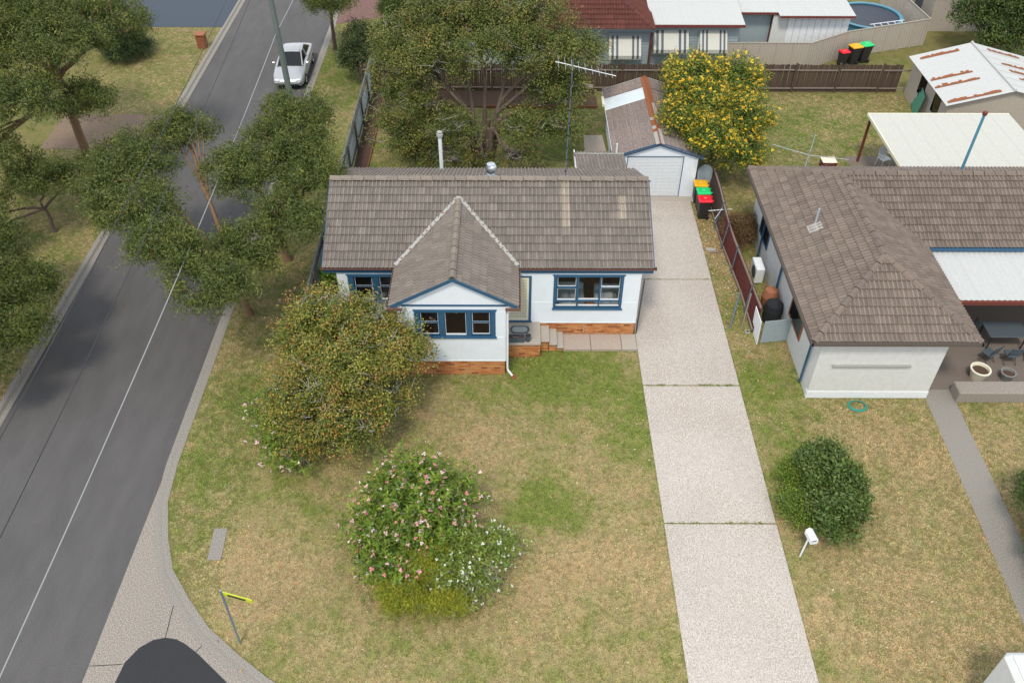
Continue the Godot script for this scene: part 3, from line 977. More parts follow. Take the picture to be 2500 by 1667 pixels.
func porch(h: Node3D, zw: float) -> void:
	var p := node(h, "porch", Vector3(.5, 0, -24.3) - h.global_position)
	var mb := MB.new()
	mb.bb(-.19, 1.08, -.1, .62, zw + .012, -23.80)
	var core := part(p, "porch_wall", mb, M.mortar)
	bricks_flat(p, Vector3(-.18, -.066, -23.79), Vector3.RIGHT, Vector3.BACK, 1.28, 8)
	bricks_flat(p, Vector3(1.09, -.066, -23.80), Vector3.FORWARD, Vector3.RIGHT, 1.16, 8)
	mb = MB.new()
	mb.cbox(Vector3(.465, .67, -24.36), Vector3(1.31, .10, 1.24), .012)
	part(p, "porch_slab", mb, M.slab2)
	var tops := [[1.10, 1.46, .56], [1.45, 1.76, .40], [1.74, 2.01, .24]]
	for i in 3:
		var t: Array = tops[i]
		mb = MB.new()
		mb.bb(t[0] + .01, t[1] - .03, -.1, t[2] - .06, zw + .012, -24.13)
		part(p, "step_wall", mb, M.mortar)
		bricks_flat(p, Vector3(t[0], t[2] - .06 - .086 * (6 - i * 2), -24.12), Vector3.RIGHT, Vector3.BACK, t[1] - t[0] - .03, 6 - i * 2)
		mb = MB.new()
		mb.cbox(Vector3((t[0] + t[1]) * .5, t[2] - .03, -24.50), Vector3(t[1] - t[0], .06, .90), .01)
		part(p, "step", mb, M.slab2)
	# path of three slabs to the drive
	for q in [[2.0, 3.06, .0], [3.075, 4.24, .0], [4.255, 4.83, 1.0]]:
		mb = MB.new()
		mb.cbox(Vector3((q[0] + q[1]) * .5, .05, -24.53), Vector3(q[1] - q[0], .14, .86), .012)
		struct("path_slab", mb, M.slab if q[2] == 0.0 else M.slab2)

func bricks_flat(p: Node3D, o: Vector3, u: Vector3, out: Vector3, l: float, c: int) -> void:
	bricks(p, o, u, out, l, c)

func roof(h: Node3D) -> void:
	var sl := Vector2(RZ - EZ, RY - EY).length()
	var c := absf(RZ - EZ) / sl; var s := (RY - EY) / sl
	var x0 := -6.86; var x1 := 5.20
	var mb := MB.new()
	# decks under the tiles
	mb.prism([Vector2(-EZ, EY), Vector2(-RZ, RY), Vector2(-BZ, EY), Vector2(-BZ, EY - .07), Vector2(-RZ, RY - .09), Vector2(-EZ, EY - .07)], Vector3(x0 + .02, -.015, 0), Vector3(0, 0, -1), Vector3.UP, Vector3(x1 - x0 - .04, 0, 0))
	mb.prism([Vector2(-4.2, EY), Vector2(-4.2, EY - .06), Vector2(-1.98, 4.54), Vector2(.24, EY - .06), Vector2(.24, EY), Vector2(-1.98, 4.62)], Vector3(0, -.015, -26.6), Vector3.RIGHT, Vector3.UP, Vector3(0, 0, 3.9))
	var rf := part(h, "roof", mb, M.tile)
	mb.col = Color.WHITE
	var base := Color(.280, .242, .212)
	var course := (sl + .07) / 11.0
	var tw := (x1 - x0) / 40.0
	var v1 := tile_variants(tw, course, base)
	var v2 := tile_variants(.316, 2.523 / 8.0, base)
	var rest := MB.new()
	var tone := func(p: Vector3, ask: bool) -> Variant:
		# tiles bleached below the mast and the two vent pipes
		var pale: bool = (absf(p.x - 2.0) < .16 and p.z < -26.2 and p.z > RZ) or (absf(p.x - .1) < .12 and p.z < -25.9 and p.z > -27.1) or (absf(p.x - 4.05) < .12 and p.z < -26.4 and p.z > -27.5)
		if ask: return pale
		if pale: return Color(.50, .42, .34)
		var f := rng.randf_range(.93, 1.07)
		if rng.randf() < .12: f = rng.randf_range(1.1, 1.22)
		return Color(base.r * f, base.g * f, base.b * f)
	var under := func(p: Vector3) -> bool:
		return p.z > -27.5 and p.y < 4.62 - absf(p.x + 1.98) * .5405 - .10
	var never := func(_p: Vector3) -> bool: return false
	var one := func(_i: int, _j: int) -> bool: return true
	var low := func(_i: int, j: int) -> bool: return j < 4
	var none := func(_i: int, _j: int) -> bool: return false
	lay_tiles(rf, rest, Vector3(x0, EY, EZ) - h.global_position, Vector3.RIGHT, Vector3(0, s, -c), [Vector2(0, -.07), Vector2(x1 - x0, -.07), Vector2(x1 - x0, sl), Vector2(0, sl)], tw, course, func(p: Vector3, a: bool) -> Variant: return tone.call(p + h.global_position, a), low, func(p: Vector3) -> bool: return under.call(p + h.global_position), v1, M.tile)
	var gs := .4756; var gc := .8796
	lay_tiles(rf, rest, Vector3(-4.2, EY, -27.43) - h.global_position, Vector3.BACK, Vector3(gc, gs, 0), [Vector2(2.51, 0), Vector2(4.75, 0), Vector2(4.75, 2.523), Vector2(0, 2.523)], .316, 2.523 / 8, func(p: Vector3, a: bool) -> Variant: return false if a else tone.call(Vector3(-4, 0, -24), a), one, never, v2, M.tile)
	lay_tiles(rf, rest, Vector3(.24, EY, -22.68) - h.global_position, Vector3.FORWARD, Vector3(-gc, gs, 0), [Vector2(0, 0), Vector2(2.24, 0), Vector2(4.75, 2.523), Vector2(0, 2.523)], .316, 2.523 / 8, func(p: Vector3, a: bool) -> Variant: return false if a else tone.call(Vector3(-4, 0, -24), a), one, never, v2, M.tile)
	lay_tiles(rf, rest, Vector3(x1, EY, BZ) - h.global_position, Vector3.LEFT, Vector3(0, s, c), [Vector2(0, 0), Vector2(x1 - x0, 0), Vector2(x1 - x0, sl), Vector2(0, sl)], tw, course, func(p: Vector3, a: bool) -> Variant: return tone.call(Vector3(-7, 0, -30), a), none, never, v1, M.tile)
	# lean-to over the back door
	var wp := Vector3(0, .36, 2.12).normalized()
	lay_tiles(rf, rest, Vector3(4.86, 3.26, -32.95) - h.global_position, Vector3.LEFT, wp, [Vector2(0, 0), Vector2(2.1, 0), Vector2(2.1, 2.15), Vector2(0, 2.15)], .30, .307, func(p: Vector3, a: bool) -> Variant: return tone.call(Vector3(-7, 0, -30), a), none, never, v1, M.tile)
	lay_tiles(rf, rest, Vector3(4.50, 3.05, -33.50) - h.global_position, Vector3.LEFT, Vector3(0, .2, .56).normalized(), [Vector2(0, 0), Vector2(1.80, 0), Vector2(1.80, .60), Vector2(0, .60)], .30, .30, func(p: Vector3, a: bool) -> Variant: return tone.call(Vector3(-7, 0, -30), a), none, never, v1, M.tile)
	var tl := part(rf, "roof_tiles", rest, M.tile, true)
	stuff(tl)
	mb = MB.new()
	mb.prism([Vector2(30.8, 3.56), Vector2(32.95, 3.20), Vector2(33.5, 3.0), Vector2(33.5, 2.9), Vector2(30.8, 3.40)], Vector3(2.78, .03, 0), Vector3(0, 0, -1), Vector3.UP, Vector3(1.7, 0, 0))
	mb.prism([Vector2(30.8, 3.56), Vector2(32.93, 3.20), Vector2(32.93, 3.1), Vector2(30.8, 3.40)], Vector3(4.49, .03, 0), Vector3(0, 0, -1), Vector3.UP, Vector3(.36, 0, 0))
	part(rf, "lean_to_deck", mb, M.tile)
	mb = MB.new()
	for k in 18: mb.cbox(Vector3(2.80 + k * .118, 3.335 + .01 * (k % 2), -32.97), Vector3(.115, .035, .07), .012)
	part(rf, "mortar_bedding", mb, M.flash)
	mb = MB.new()
	mb.bb(2.72, 2.76, 3.02, 3.22, -33.5, -31.6)
	part(h, "barge_board", mb, M.white)
	mb = MB.new()
	mb.bb(2.86, 4.45, 0, 3.02, -33.3, -31.45)
	part(h, "lean_to_wall", mb, M.fibro)
	mb = MB.new()
	mb.tube([Vector3(4.60, 2.6, -33.45), Vector3(4.60, 3.55, -33.45)], [.035, .035], 8)
	part(h, "vent_pipe", mb, M.white)
	# ridge and gable ridge caps
	var tones := [Color(.35, .295, .245), Color(.32, .27, .225), Color(.37, .31, .255)]
	caps(rf, Vector3(x0, RY + .11, RZ) - h.global_position, Vector3(x1, RY + .11, RZ) - h.global_position, Vector3.UP, .43, .135, M.tile, tones)
	caps(rf, Vector3(-1.98, 4.73, -22.66) - h.global_position, Vector3(-1.98, 4.73, -27.35) - h.global_position, Vector3.UP, .43, .125, M.tile, tones)
	# painted valley flashing with rust
	for sx in [-1.0, 1.0]:
		var a := Vector3(-1.98 + sx * 2.22, EY + .118, EZ + .04); var b := Vector3(-1.98, 4.75, -27.5)
		var d := (b - a).normalized()
		var w = d.cross(Vector3.UP).normalized() * sx
		mb = MB.new()
		var ru := MB.new()
		var n := 46
		var pts := []
		for i in n + 1:
			var p := a.lerp(b, float(i) / n)
			pts.append([p - w * (.055 + .018 * sin(i * 1.7) + rng.randf_range(-.006, .006)), p + w * (.085 + .02 * sin(i * 2.3) + rng.randf_range(-.006, .006)), p])
		for i in n:
			var p: Array = pts[i]; var q: Array = pts[i + 1]
			var dn := Vector3(0, -.10, 0)
			mb.quad(p[0], p[1], q[1], q[0])
			mb.quad(p[1], p[1] + dn, q[1] + dn, q[1])
			mb.quad(p[0] + dn, p[0], q[0], q[0] + dn)
			if (i * 7 + int(sx)) % 3 == 0 and rng.randf() < .75:
				var lift := Vector3(0, .004, 0)
				var m0 := a.lerp(b, (i + .15) / n) + lift; var m1 := a.lerp(b, (i + rng.randf_range(.6, 1.1)) / n) + lift
				var r0 = w * rng.randf_range(.0, .03); var r1 = w * rng.randf_range(.035, .07)
				ru.quad(m0 - r0, m0 + r1, m1 + r1 * .7, m1 - r0 * 1.6)
		part(rf, "valley_flashing", mb, M.flash)
		part(rf, "rust_patch", ru, M.rust)
	# barges, fascias, gutters
	for sx in [-1.0, 1.0]:
		mb = MB.new()
		var a := Vector3(-1.98 + sx * 2.20, EY - .10, -22.72); var b := Vector3(-1.98, 4.525, -22.72)
		var up := Vector3(0, .155, 0); var dz := Vector3(0, 0, .032)
		if sx < 0:
			mb.quad(a + dz, b + dz, b + up + dz, a + up + dz); mb.quad(a, a + dz, a + up + dz, a + up)
		else:
			mb.quad(b + dz, a + dz, a + up + dz, b + up + dz); mb.quad(a + dz, a, a + up, a + up + dz)
		mb.quad(a, b, b + dz, a + dz); mb.quad(a + up, a + up + dz, b + up + dz, b + up); mb.quad(a, a + up, b + up, b)
		part(h, "barge_board", mb, M.blue)
		# boxed eave end in brown metal
		mb = MB.new()
		var xe = -1.98 + sx * 2.05
		mb.bb(xe - .27, xe + .27, 3.30, 3.375, -22.70, -22.62)
		part(h, "eave_box", mb, M.gutter)
		mb = MB.new()
		var xm = -1.98 + sx * 2.0
		mb.bb(xm - .2, xm + .2, 3.30, 3.335, -24.9, -22.71)
		part(h, "soffit", mb, M.white)
		mb = MB.new()
		var xf = -1.98 + sx * 2.195
		mb.bb(xf - .012, xf + .012, 3.26, 3.40, -24.9, -22.72)
		part(h, "fascia", mb, M.blue)
	gutter(h, Vector3(-4.20, 3.33, -22.66), Vector3(-4.20, 3.33, -24.88), Vector3.LEFT)
	gutter(h, Vector3(.24, 3.33, -22.66), Vector3(.24, 3.33, -24.88), Vector3.RIGHT)
	gutter(h, Vector3(-6.94, 3.345, -24.91), Vector3(-4.30, 3.345, -24.91), Vector3.BACK)
	gutter(h, Vector3(.34, 3.345, -24.91), Vector3(5.30, 3.345, -24.91), Vector3.BACK)
	gutter(h, Vector3(-6.9, 3.345, -31.53), Vector3(2.7, 3.345, -31.53), Vector3.FORWARD)
	for q in [[-6.86, -4.2], [.24, 5.2]]:
		mb = MB.new()
		mb.bb(q[0], q[1], 3.14, 3.405, -24.945, -24.918)
		part(h, "fascia", mb, M.blue)
	for x in [-6.875, 5.215]: # barges at the two ends of the main roof
		mb = MB.new()
		for k in [[EZ, 1.0], [BZ, -1.0]]:
			var a := Vector3(x, EY - .13, k[0]); var b := Vector3(x, RY - .13, RZ)
			var up := Vector3(0, .15, 0); var dx := Vector3(.013, 0, 0)
			for sg in [-1.0, 1.0]:
				mb.quad(a + dx * sg, b + dx * sg, b + up + dx * sg, a + up + dx * sg)
			mb.quad(a + up - dx, b + up - dx, b + up + dx, a + up + dx); mb.quad(a - dx, a + dx, a + dx + up, a - dx + up)
		part(h, "barge_board", mb, M.blue)
	for x in [-6.64, 4.99]:
		mb = MB.new()
		mb.bb(x - .2, x + .2, 3.30, 3.33, -31.4, -24.95)
		part(h, "soffit", mb, M.white)
	# flue, ventilator, pipes, mast
	var fl := node(h, "flue", Vector3(-2.9, 3.45, -31.3) - h.global_position)
	mb = MB.new()
	mb.tube([Vector3(-2.9, 3.4, -31.3), Vector3(-2.9, 5.12, -31.3)], [.075, .075], 12)
	part(fl, "pipe", mb, M.white)
	mb = MB.new()
	mb.lathe([[.10, 0], [.13, .03], [.13, .13], [.09, .15], [.06, .15], [.06, .20], [.11, .23], [.02, .28], [0, .28]], Vector3(-2.9, 5.08, -31.3), 12)
	part(fl, "cowl", mb, M.flash)
	mb = MB.new()
	mb.cbox(Vector3(-2.9, 3.58, -31.25), Vector3(.5, .05, .28), .02, Basis(Vector3.RIGHT, -.44))
	part(fl, "flashing", mb, M.flash)
	var wb := node(h, "roof_ventilator", Vector3(-.79, 4.6, -29.05) - h.global_position)
	mb = MB.new()
	mb.cbox(Vector3(-.79, 4.70, -29.05), Vector3(.52, .04, .46), .01, Basis(Vector3.RIGHT, -.44))
	mb.lathe([[.17, -.08], [.17, .16], [.19, .17]], Vector3(-.79, 4.72, -29.05), 18)
	part(wb, "throat", mb, M.steel)
	for k in 22:
		mb = MB.new()
		var last := []
		for i in 8:
			var t := i / 7.0
			var a := TAU * k / 22 + t * .35
			var rr := .20 * sin(lerpf(.62, 2.55, t)) / .95 + .02
			var y := 4.89 + .30 * t
			var p0 := Vector3(-.79 + rr * cos(a), y, -29.05 + rr * sin(a)); var p1 := Vector3(-.79 + (rr - .022) * cos(a + .30), y, -29.05 + (rr - .022) * sin(a + .30))
			if last: mb.quad(last[0], p0, p1, last[1])
			last = [p0, p1]
		part(wb, "vane", mb, M.steel)
	mb = MB.new()
	mb.lathe([[.165, 0], [.16, .02], [.08, .04], [0, .045]], Vector3(-.79, 5.185, -29.05), 18)
	part(wb, "cap", mb, M.steel)
	for q in [[.06, -26.75, 4.2], [4.02, -27.0, 4.36]]:
		mb = MB.new()
		mb.tube([Vector3(q[0], q[2], q[1]), Vector3(q[0], q[2] + .22, q[1])], [.022, .022], 6)
		part(h, "vent_pipe", mb, M.galv)
	var an := thing("antenna_mast", "tall blue-grey television antenna mast clamped to the cottage ridge", "antenna", Vector3(2.04, 5.06, -28.27))
	mb = MB.new()
	mb.tube([Vector3(2.04, 5.0, -28.27), Vector3(2.10, 9.75, -28.27)], [.026, .022], 8)
	part(an, "mast", mb, M.pipe_blue)
	mb = MB.new()
	for k in 9: mb.lathe([[.034, 0], [.034, .05]], Vector3(2.045 + k * .0063, 5.35 + k * .5, -28.27), 8)
	part(an, "clamp", mb, M.dark)
	mb = MB.new()
	mb.cbox(Vector3(2.04, 5.09, -28.25), Vector3(.24, .05, .26), .015)
	part(an, "base_plate", mb, M.galv)
	mb = MB.new()
	mb.tube([Vector3(1.5, 9.70, -28.27), Vector3(3.62, 9.18, -28.27)], [.014, .014], 6)
	part(an, "boom", mb, M.white)
	for k in 9:
		mb = MB.new()
		var p := Vector3(1.6 + k * .235, 9.69 - k * .0576, -28.27)
		mb.tube([p + Vector3(0, 0, -.5 + k * .03), p + Vector3(0, 0, .5 - k * .03)], [.006, .006], 5)
		part(an, "element", mb, M.steel)

# ------------------------------------------------------------------ plants
var LEAF := {}
func leaf_mesh(kind: String) -> ArrayMesh:
	if kind in LEAF: return LEAF[kind]
	var r := RandomNumberGenerator.new()
	r.seed = kind.hash()
	var mb := MB.new()
	var n: int = {"round": 12, "lance": 11, "gum": 13, "fine": 16, "big": 9}[kind]
	var ln: float = {"round": .075, "lance": .15, "gum": .15, "fine": .075, "big": .17}[kind]
	var wd: float = {"round": .043, "lance": .026, "gum": .038, "fine": .014, "big": .10}[kind]
	var sp: float = {"round": .15, "lance": .03, "gum": .26, "fine": .11, "big": .24}[kind]
	for k in n:
		var a := r.randf() * TAU
		var el := r.randf_range(-.3, .9)
		if kind == "lance": el = r.randf_range(.15, 1.2)
		if kind == "gum": el = r.randf_range(-1.2, .2)
		var d := Vector3(cos(a) * cos(el), sin(el), sin(a) * cos(el))
		var o := Vector3(r.randfn(0, sp * .6), r.randfn(0, sp * .45), r.randfn(0, sp * .6))
		if kind == "lance": o = Vector3(r.randfn(0, .02), r.randf_range(-.06, .06), r.randfn(0, .02))
		var s := r.randf_range(.7, 1.2)
		var side := d.cross(Vector3.UP).normalized().rotated(d, r.randf_range(-.9, .9))
		var nn := side.cross(d).normalized()
		var tip := o + d * ln * s - nn * ln * .12
		var mid := o + d * ln * s * .5
		var w := side * wd * s * .5
		var fold := nn * wd * .18
		mb.col = Color.WHITE * r.randf_range(.85, 1.12)
		mb.tri(o, mid + w + fold, tip)
		mb.tri(o, tip, mid - w + fold)
	LEAF[kind] = mb.mesh()
	return LEAF[kind]

func petal_mesh() -> ArrayMesh:
	if "petal" in LEAF: return LEAF.petal
	var mb := MB.new()
	for f in 3:
		var c := Vector3(.035 * cos(f * 2.1), .012 * f, .035 * sin(f * 2.1))
		for k in 5:
			var a := TAU * k / 5.0; var b := a + .9
			mb.tri(c, c + Vector3(cos(b), .45, sin(b)) * .032, c + Vector3(cos(a), .35, sin(a)) * .034)
	LEAF["petal"] = mb.mesh()
	return LEAF.petal

func bez(a: Vector3, b: Vector3, c: Vector3, n: int, wob: float) -> Array:
	var out := []
	for i in n + 1:
		var t := float(i) / n
		var p := a.lerp(b, t).lerp(b.lerp(c, t), t)
		if i > 0 and i < n: p += Vector3(rng.randfn(0, wob), rng.randfn(0, wob * .5), rng.randfn(0, wob))
		out.append(p)
	return out

func taper(n: int, r0: float, r1: float) -> Array:
	var out := []
	for i in n + 1: out.append(lerpf(r0, r1, float(i) / n))
	return out

func in_lobe(l: Array, shell: float) -> Vector3:
	var d := Vector3(rng.randfn(0, 1), rng.randfn(0, 1), rng.randfn(0, 1)).normalized()
	if d.y < -.25: d.y *= -.6
	var r := pow(rng.randf(), shell)
	return Vector3(l[0] + d.x * l[3] * r, l[1] + d.y * l[4] * r, l[2] + d.z * l[5] * r)

# P: lobes, leaf, n, scale, pal [[Color, weight, outer only]...], bark, trunk, stems, fork, twigs, gap, flowers
func tree(called: String, label: String, category: String, at: Vector3, P: Dictionary, group := "") -> Node3D:
	rng.seed = label.hash()
	var t := thing(called, label, category, at, 0.0, group)
	var lobes: Array = P.lobes
	var fork: float = P.get("fork", 1.5)
	var tr: float = P.get("trunk", .15)
	var stems: int = P.get("stems", 1)
	var wood := MB.new(); var limb := MB.new(); var thin := MB.new()
	var heads := []
	for k in stems:
		var a := TAU * k / maxf(stems, 1) + rng.randf() * .6
		var sp: float = 0.0 if stems == 1 else P.get("foot", tr * 1.3) * rng.randf_range(.4, 1.0)
		var b := at + Vector3(cos(a) * sp, -.05, sin(a) * sp)
		var lean: Vector3 = Vector3(rng.randfn(0, .12), 0, rng.randfn(0, .12)) + (Vector3.ZERO if stems == 1 else Vector3(cos(a), 0, sin(a)) * fork * .28)
		var top = at + Vector3(lean.x, fork * rng.randf_range(.85, 1.1), lean.z) + P.get("lean", Vector3.ZERO)
		var pts := bez(b, b.lerp(top, .5) + Vector3(rng.randfn(0, .06), 0, rng.randfn(0, .06)), top, 6, .02)
		var rr := taper(6, tr * (1.0 if stems == 1 else .6), tr * (.7 if stems == 1 else .42))
		rr[0] *= 1.35
		wood.tube(pts, rr, 8)
		heads.append(top)
	for li in lobes.size():
		var l: Array = lobes[li]
		var c := Vector3(l[0], l[1] - l[4] * .25, l[2])
		var hd: Vector3 = heads[0]
		for q in heads:
			if Vector2(q.x - c.x, q.z - c.z).length() < Vector2(hd.x - c.x, hd.z - c.z).length(): hd = q
		var r0 := tr * (.62 if stems == 1 else .42)
		var pts := bez(hd, hd.lerp(c, .45) + Vector3(0, (c.y - hd.y) * .25, 0), c, 6, .06)
		limb.tube(pts, taper(6, r0, r0 * .45), 6)
		for k in int(P.get("boughs", 9)):
			var e := in_lobe(l, .25)
			var s: Vector3 = pts[3 + rng.randi() % 4]
			var q := bez(s, s.lerp(e, .5) + Vector3(0, .12 * l[4], 0), e, 5, .05 * l[3] * .5)
			limb.tube(q, taper(5, r0 * .40, r0 * .09), 5, false)
			for m in int(P.get("twigs", 3)):
				var f: Vector3 = q[2 + rng.randi() % 4]
				var g := f + Vector3(rng.randfn(0, .3), rng.randf_range(-.05, .42), rng.randfn(0, .3)) * minf(l[3], 1.6) * .75
				thin.tube(bez(f, f.lerp(g, .5) + Vector3(rng.randfn(0, .05), .07, rng.randfn(0, .05)), g, 4, .03), taper(4, P.get("twig_r", .011), .004), 4, false)
	part(t, "trunk", wood, P.get("bark", M.bark))
	part(t, "limbs", limb, P.get("bark", M.bark)).set_meta("kind", "stuff")
	if thin.v.size(): part(t, "twigs", thin, P.get("twig_mat", M.twig)).set_meta("kind", "stuff")
	# leaves
	var vol := 0.0
	var w := []
	for l in lobes:
		vol += pow(l[3] * l[4] * l[5], .72)
		w.append(vol)
	var g := FastNoiseLite.new()
	g.seed = label.hash() % 1000
	g.frequency = P.get("gapf", .9)
	g.fractal_octaves = 2
	var xs := []
	var cs := []
	var fx := []
	var fc := []
	var pal: Array = P.pal
	var gap: float = P.get("gap", -.05)
	var n: int = P.n
	var tries := 0
	while xs.size() < n and tries < n * 4:
		tries += 1
		var pick := rng.randf() * vol
		var i := 0
		while w[i] < pick: i += 1
		var l: Array = lobes[i]
		var p := in_lobe(l, P.get("shell", .42))
		var rg: float = P.get("ragged", .12)
		p += Vector3(rng.randfn(0, rg), rng.randfn(0, rg * .6), rng.randfn(0, rg)) + Vector3(g.get_noise_3d(p.x * 1.7 + 50, p.y, p.z * 1.7), g.get_noise_3d(p.x * 1.7, p.y + 50, p.z * 1.7), g.get_noise_3d(p.x * 1.7, p.y, p.z * 1.7 + 50)) * rg * 2.4
		if p.y < .15: continue
		if g.get_noise_3d(p.x, p.y, p.z) < gap + rng.randfn(0, .06): continue
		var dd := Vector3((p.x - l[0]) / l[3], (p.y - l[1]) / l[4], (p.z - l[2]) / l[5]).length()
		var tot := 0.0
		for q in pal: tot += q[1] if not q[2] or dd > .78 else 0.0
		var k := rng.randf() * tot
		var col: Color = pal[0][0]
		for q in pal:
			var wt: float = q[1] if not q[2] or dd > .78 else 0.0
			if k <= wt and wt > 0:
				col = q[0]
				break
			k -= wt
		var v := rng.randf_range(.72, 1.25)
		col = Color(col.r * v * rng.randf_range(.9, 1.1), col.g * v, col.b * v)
		var s: float = P.get("scale", 1.0) * rng.randf_range(.75, 1.3)
		var b := Basis(Vector3.UP, rng.randf() * TAU)
		var tilt: float = P.get("tilt", .5)
		b = Basis(Vector3.RIGHT, rng.randfn(0, tilt)) * Basis(Vector3.BACK, rng.randfn(0, tilt)) * b
		xs.append(Transform3D(b.scaled(Vector3.ONE * s), p - at))
		cs.append(col)
		if P.has("flowers") and dd > .72 and rng.randf() < P.flowers[1]:
			fx.append(Transform3D(b.scaled(Vector3.ONE * rng.randf_range(.7, 1.35) * P.flowers[2]), p - at + Vector3(p.x - l[0], p.y - l[1], p.z - l[2]).normalized() * .07 + Vector3(0, .04, 0)))
			fc.append(P.flowers[0][rng.randi() % P.flowers[0].size()])
	swarm(t, "crown", leaf_mesh(P.leaf), M.leaf, xs, cs)
	if fx: swarm(t, "flowers", petal_mesh(), M.petal, fx, fc)
	return t

func trees() -> void:
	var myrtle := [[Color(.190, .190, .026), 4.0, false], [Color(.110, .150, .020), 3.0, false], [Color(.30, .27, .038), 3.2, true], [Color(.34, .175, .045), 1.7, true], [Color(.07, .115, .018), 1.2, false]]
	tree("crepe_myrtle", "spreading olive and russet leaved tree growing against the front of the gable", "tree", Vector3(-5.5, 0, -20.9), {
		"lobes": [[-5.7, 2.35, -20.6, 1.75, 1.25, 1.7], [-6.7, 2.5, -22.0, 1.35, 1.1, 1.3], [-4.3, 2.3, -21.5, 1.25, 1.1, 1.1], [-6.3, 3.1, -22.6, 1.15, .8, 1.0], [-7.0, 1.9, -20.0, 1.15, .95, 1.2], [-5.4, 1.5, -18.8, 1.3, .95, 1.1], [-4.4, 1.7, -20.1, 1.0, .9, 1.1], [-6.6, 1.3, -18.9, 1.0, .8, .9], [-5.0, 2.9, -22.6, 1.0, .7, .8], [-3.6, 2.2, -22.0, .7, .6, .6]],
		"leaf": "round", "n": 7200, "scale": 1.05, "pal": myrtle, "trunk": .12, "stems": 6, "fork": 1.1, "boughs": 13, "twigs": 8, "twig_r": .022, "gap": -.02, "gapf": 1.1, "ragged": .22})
	tree("crepe_myrtle", "large many stemmed tree filling the back yard behind the cottage", "tree", Vector3(-1.35, 0, -37.3), {
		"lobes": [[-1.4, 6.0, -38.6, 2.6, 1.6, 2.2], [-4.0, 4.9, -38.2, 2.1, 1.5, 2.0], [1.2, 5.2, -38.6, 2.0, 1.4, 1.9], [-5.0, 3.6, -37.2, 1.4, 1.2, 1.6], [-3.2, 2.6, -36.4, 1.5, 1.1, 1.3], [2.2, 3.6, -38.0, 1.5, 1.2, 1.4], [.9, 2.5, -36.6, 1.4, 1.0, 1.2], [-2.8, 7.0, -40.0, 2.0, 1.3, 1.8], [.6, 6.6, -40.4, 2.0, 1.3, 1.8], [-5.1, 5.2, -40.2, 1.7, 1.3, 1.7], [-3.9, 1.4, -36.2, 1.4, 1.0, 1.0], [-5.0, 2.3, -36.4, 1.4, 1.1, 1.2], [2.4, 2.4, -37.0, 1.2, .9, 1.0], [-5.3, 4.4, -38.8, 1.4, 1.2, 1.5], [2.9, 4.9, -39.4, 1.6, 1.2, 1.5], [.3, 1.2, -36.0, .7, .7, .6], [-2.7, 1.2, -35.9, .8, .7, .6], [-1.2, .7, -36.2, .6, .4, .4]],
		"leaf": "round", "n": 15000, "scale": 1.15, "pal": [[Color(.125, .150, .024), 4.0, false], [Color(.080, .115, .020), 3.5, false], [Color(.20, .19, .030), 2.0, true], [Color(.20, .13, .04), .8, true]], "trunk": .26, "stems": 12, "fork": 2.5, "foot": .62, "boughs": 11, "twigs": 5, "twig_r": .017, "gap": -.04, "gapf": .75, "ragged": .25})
	tree("flowering_tree", "rounded tree covered in yellow blossom leaning over the garage roof", "tree", Vector3(10.3, 0, -38.2), {
		"lobes": [[9.0, 2.8, -37.8, 1.8, 1.5, 1.9], [8.1, 2.95, -36.7, 1.25, 1.0, 1.4], [9.1, 2.6, -35.3, 1.2, 1.1, 1.1], [10.8, 2.6, -37.4, 1.6, 1.4, 1.8], [8.8, 3.4, -39.6, 1.6, 1.4, 1.6], [10.9, 3.0, -40.0, 1.6, 1.5, 1.5], [10.7, 1.7, -35.6, 1.2, 1.1, 1.2]],
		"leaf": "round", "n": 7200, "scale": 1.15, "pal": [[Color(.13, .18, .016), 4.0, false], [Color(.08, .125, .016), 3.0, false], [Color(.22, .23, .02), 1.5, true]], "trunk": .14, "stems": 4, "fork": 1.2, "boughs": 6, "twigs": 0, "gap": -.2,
		"flowers": [[Color(.82, .50, .012), Color(.75, .55, .02), Color(.70, .38, .01)], .85, 1.05]})
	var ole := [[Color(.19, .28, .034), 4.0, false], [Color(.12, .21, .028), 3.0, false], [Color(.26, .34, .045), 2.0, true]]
	tree("oleander_bush", "tall shrub with pink flowers on the front lawn", "shrub", Vector3(-2.9, 0, -15.4), {
		"lobes": [[-2.9, 1.6, -15.7, 1.3, 1.1, 1.25], [-3.9, 1.1, -15.1, .95, .9, 1.0], [-1.9, 1.4, -16.1, .95, .85, .8], [-2.9, 1.95, -16.4, .95, .75, .7], [-3.4, .8, -14.3, 1.1, .7, .9], [-2.2, .9, -14.9, .9, .7, .8], [-3.6, 1.6, -16.2, .7, .6, .6]],
		"leaf": "lance", "n": 4000, "scale": 1.15, "pal": ole, "trunk": .06, "stems": 9, "fork": .5, "boughs": 10, "twigs": 3, "twig_r": .008, "gap": -.14, "gapf": 1.5, "tilt": .45, "shell": .5, "ragged": .2,
		"flowers": [[Color(.85, .34, .46), Color(.88, .52, .60), Color(.80, .26, .30), Color(.9, .72, .74)], .30, .85]})
	tree("oleander_bush", "sparse shrub with white flowers beside the pink flowered shrub", "shrub", Vector3(-1.1, 0, -14.3), {
		"lobes": [[-1.1, .95, -14.5, 1.15, .65, .9], [-.4, .85, -14.7, .8, .5, .65], [-1.7, .8, -14.1, .8, .55, .8], [-1.0, .55, -13.6, .9, .45, .6]],
		"leaf": "lance", "n": 1250, "scale": .95, "pal": [[Color(.24, .31, .055), 3.0, false], [Color(.16, .24, .04), 2.0, false]], "trunk": .05, "stems": 7, "fork": .35, "boughs": 12, "twigs": 5, "twig_r": .008, "gap": -.3, "gapf": 1.8, "shell": .55,
		"flowers": [[Color(.86, .86, .80), Color(.8, .82, .74)], .42, .62]})
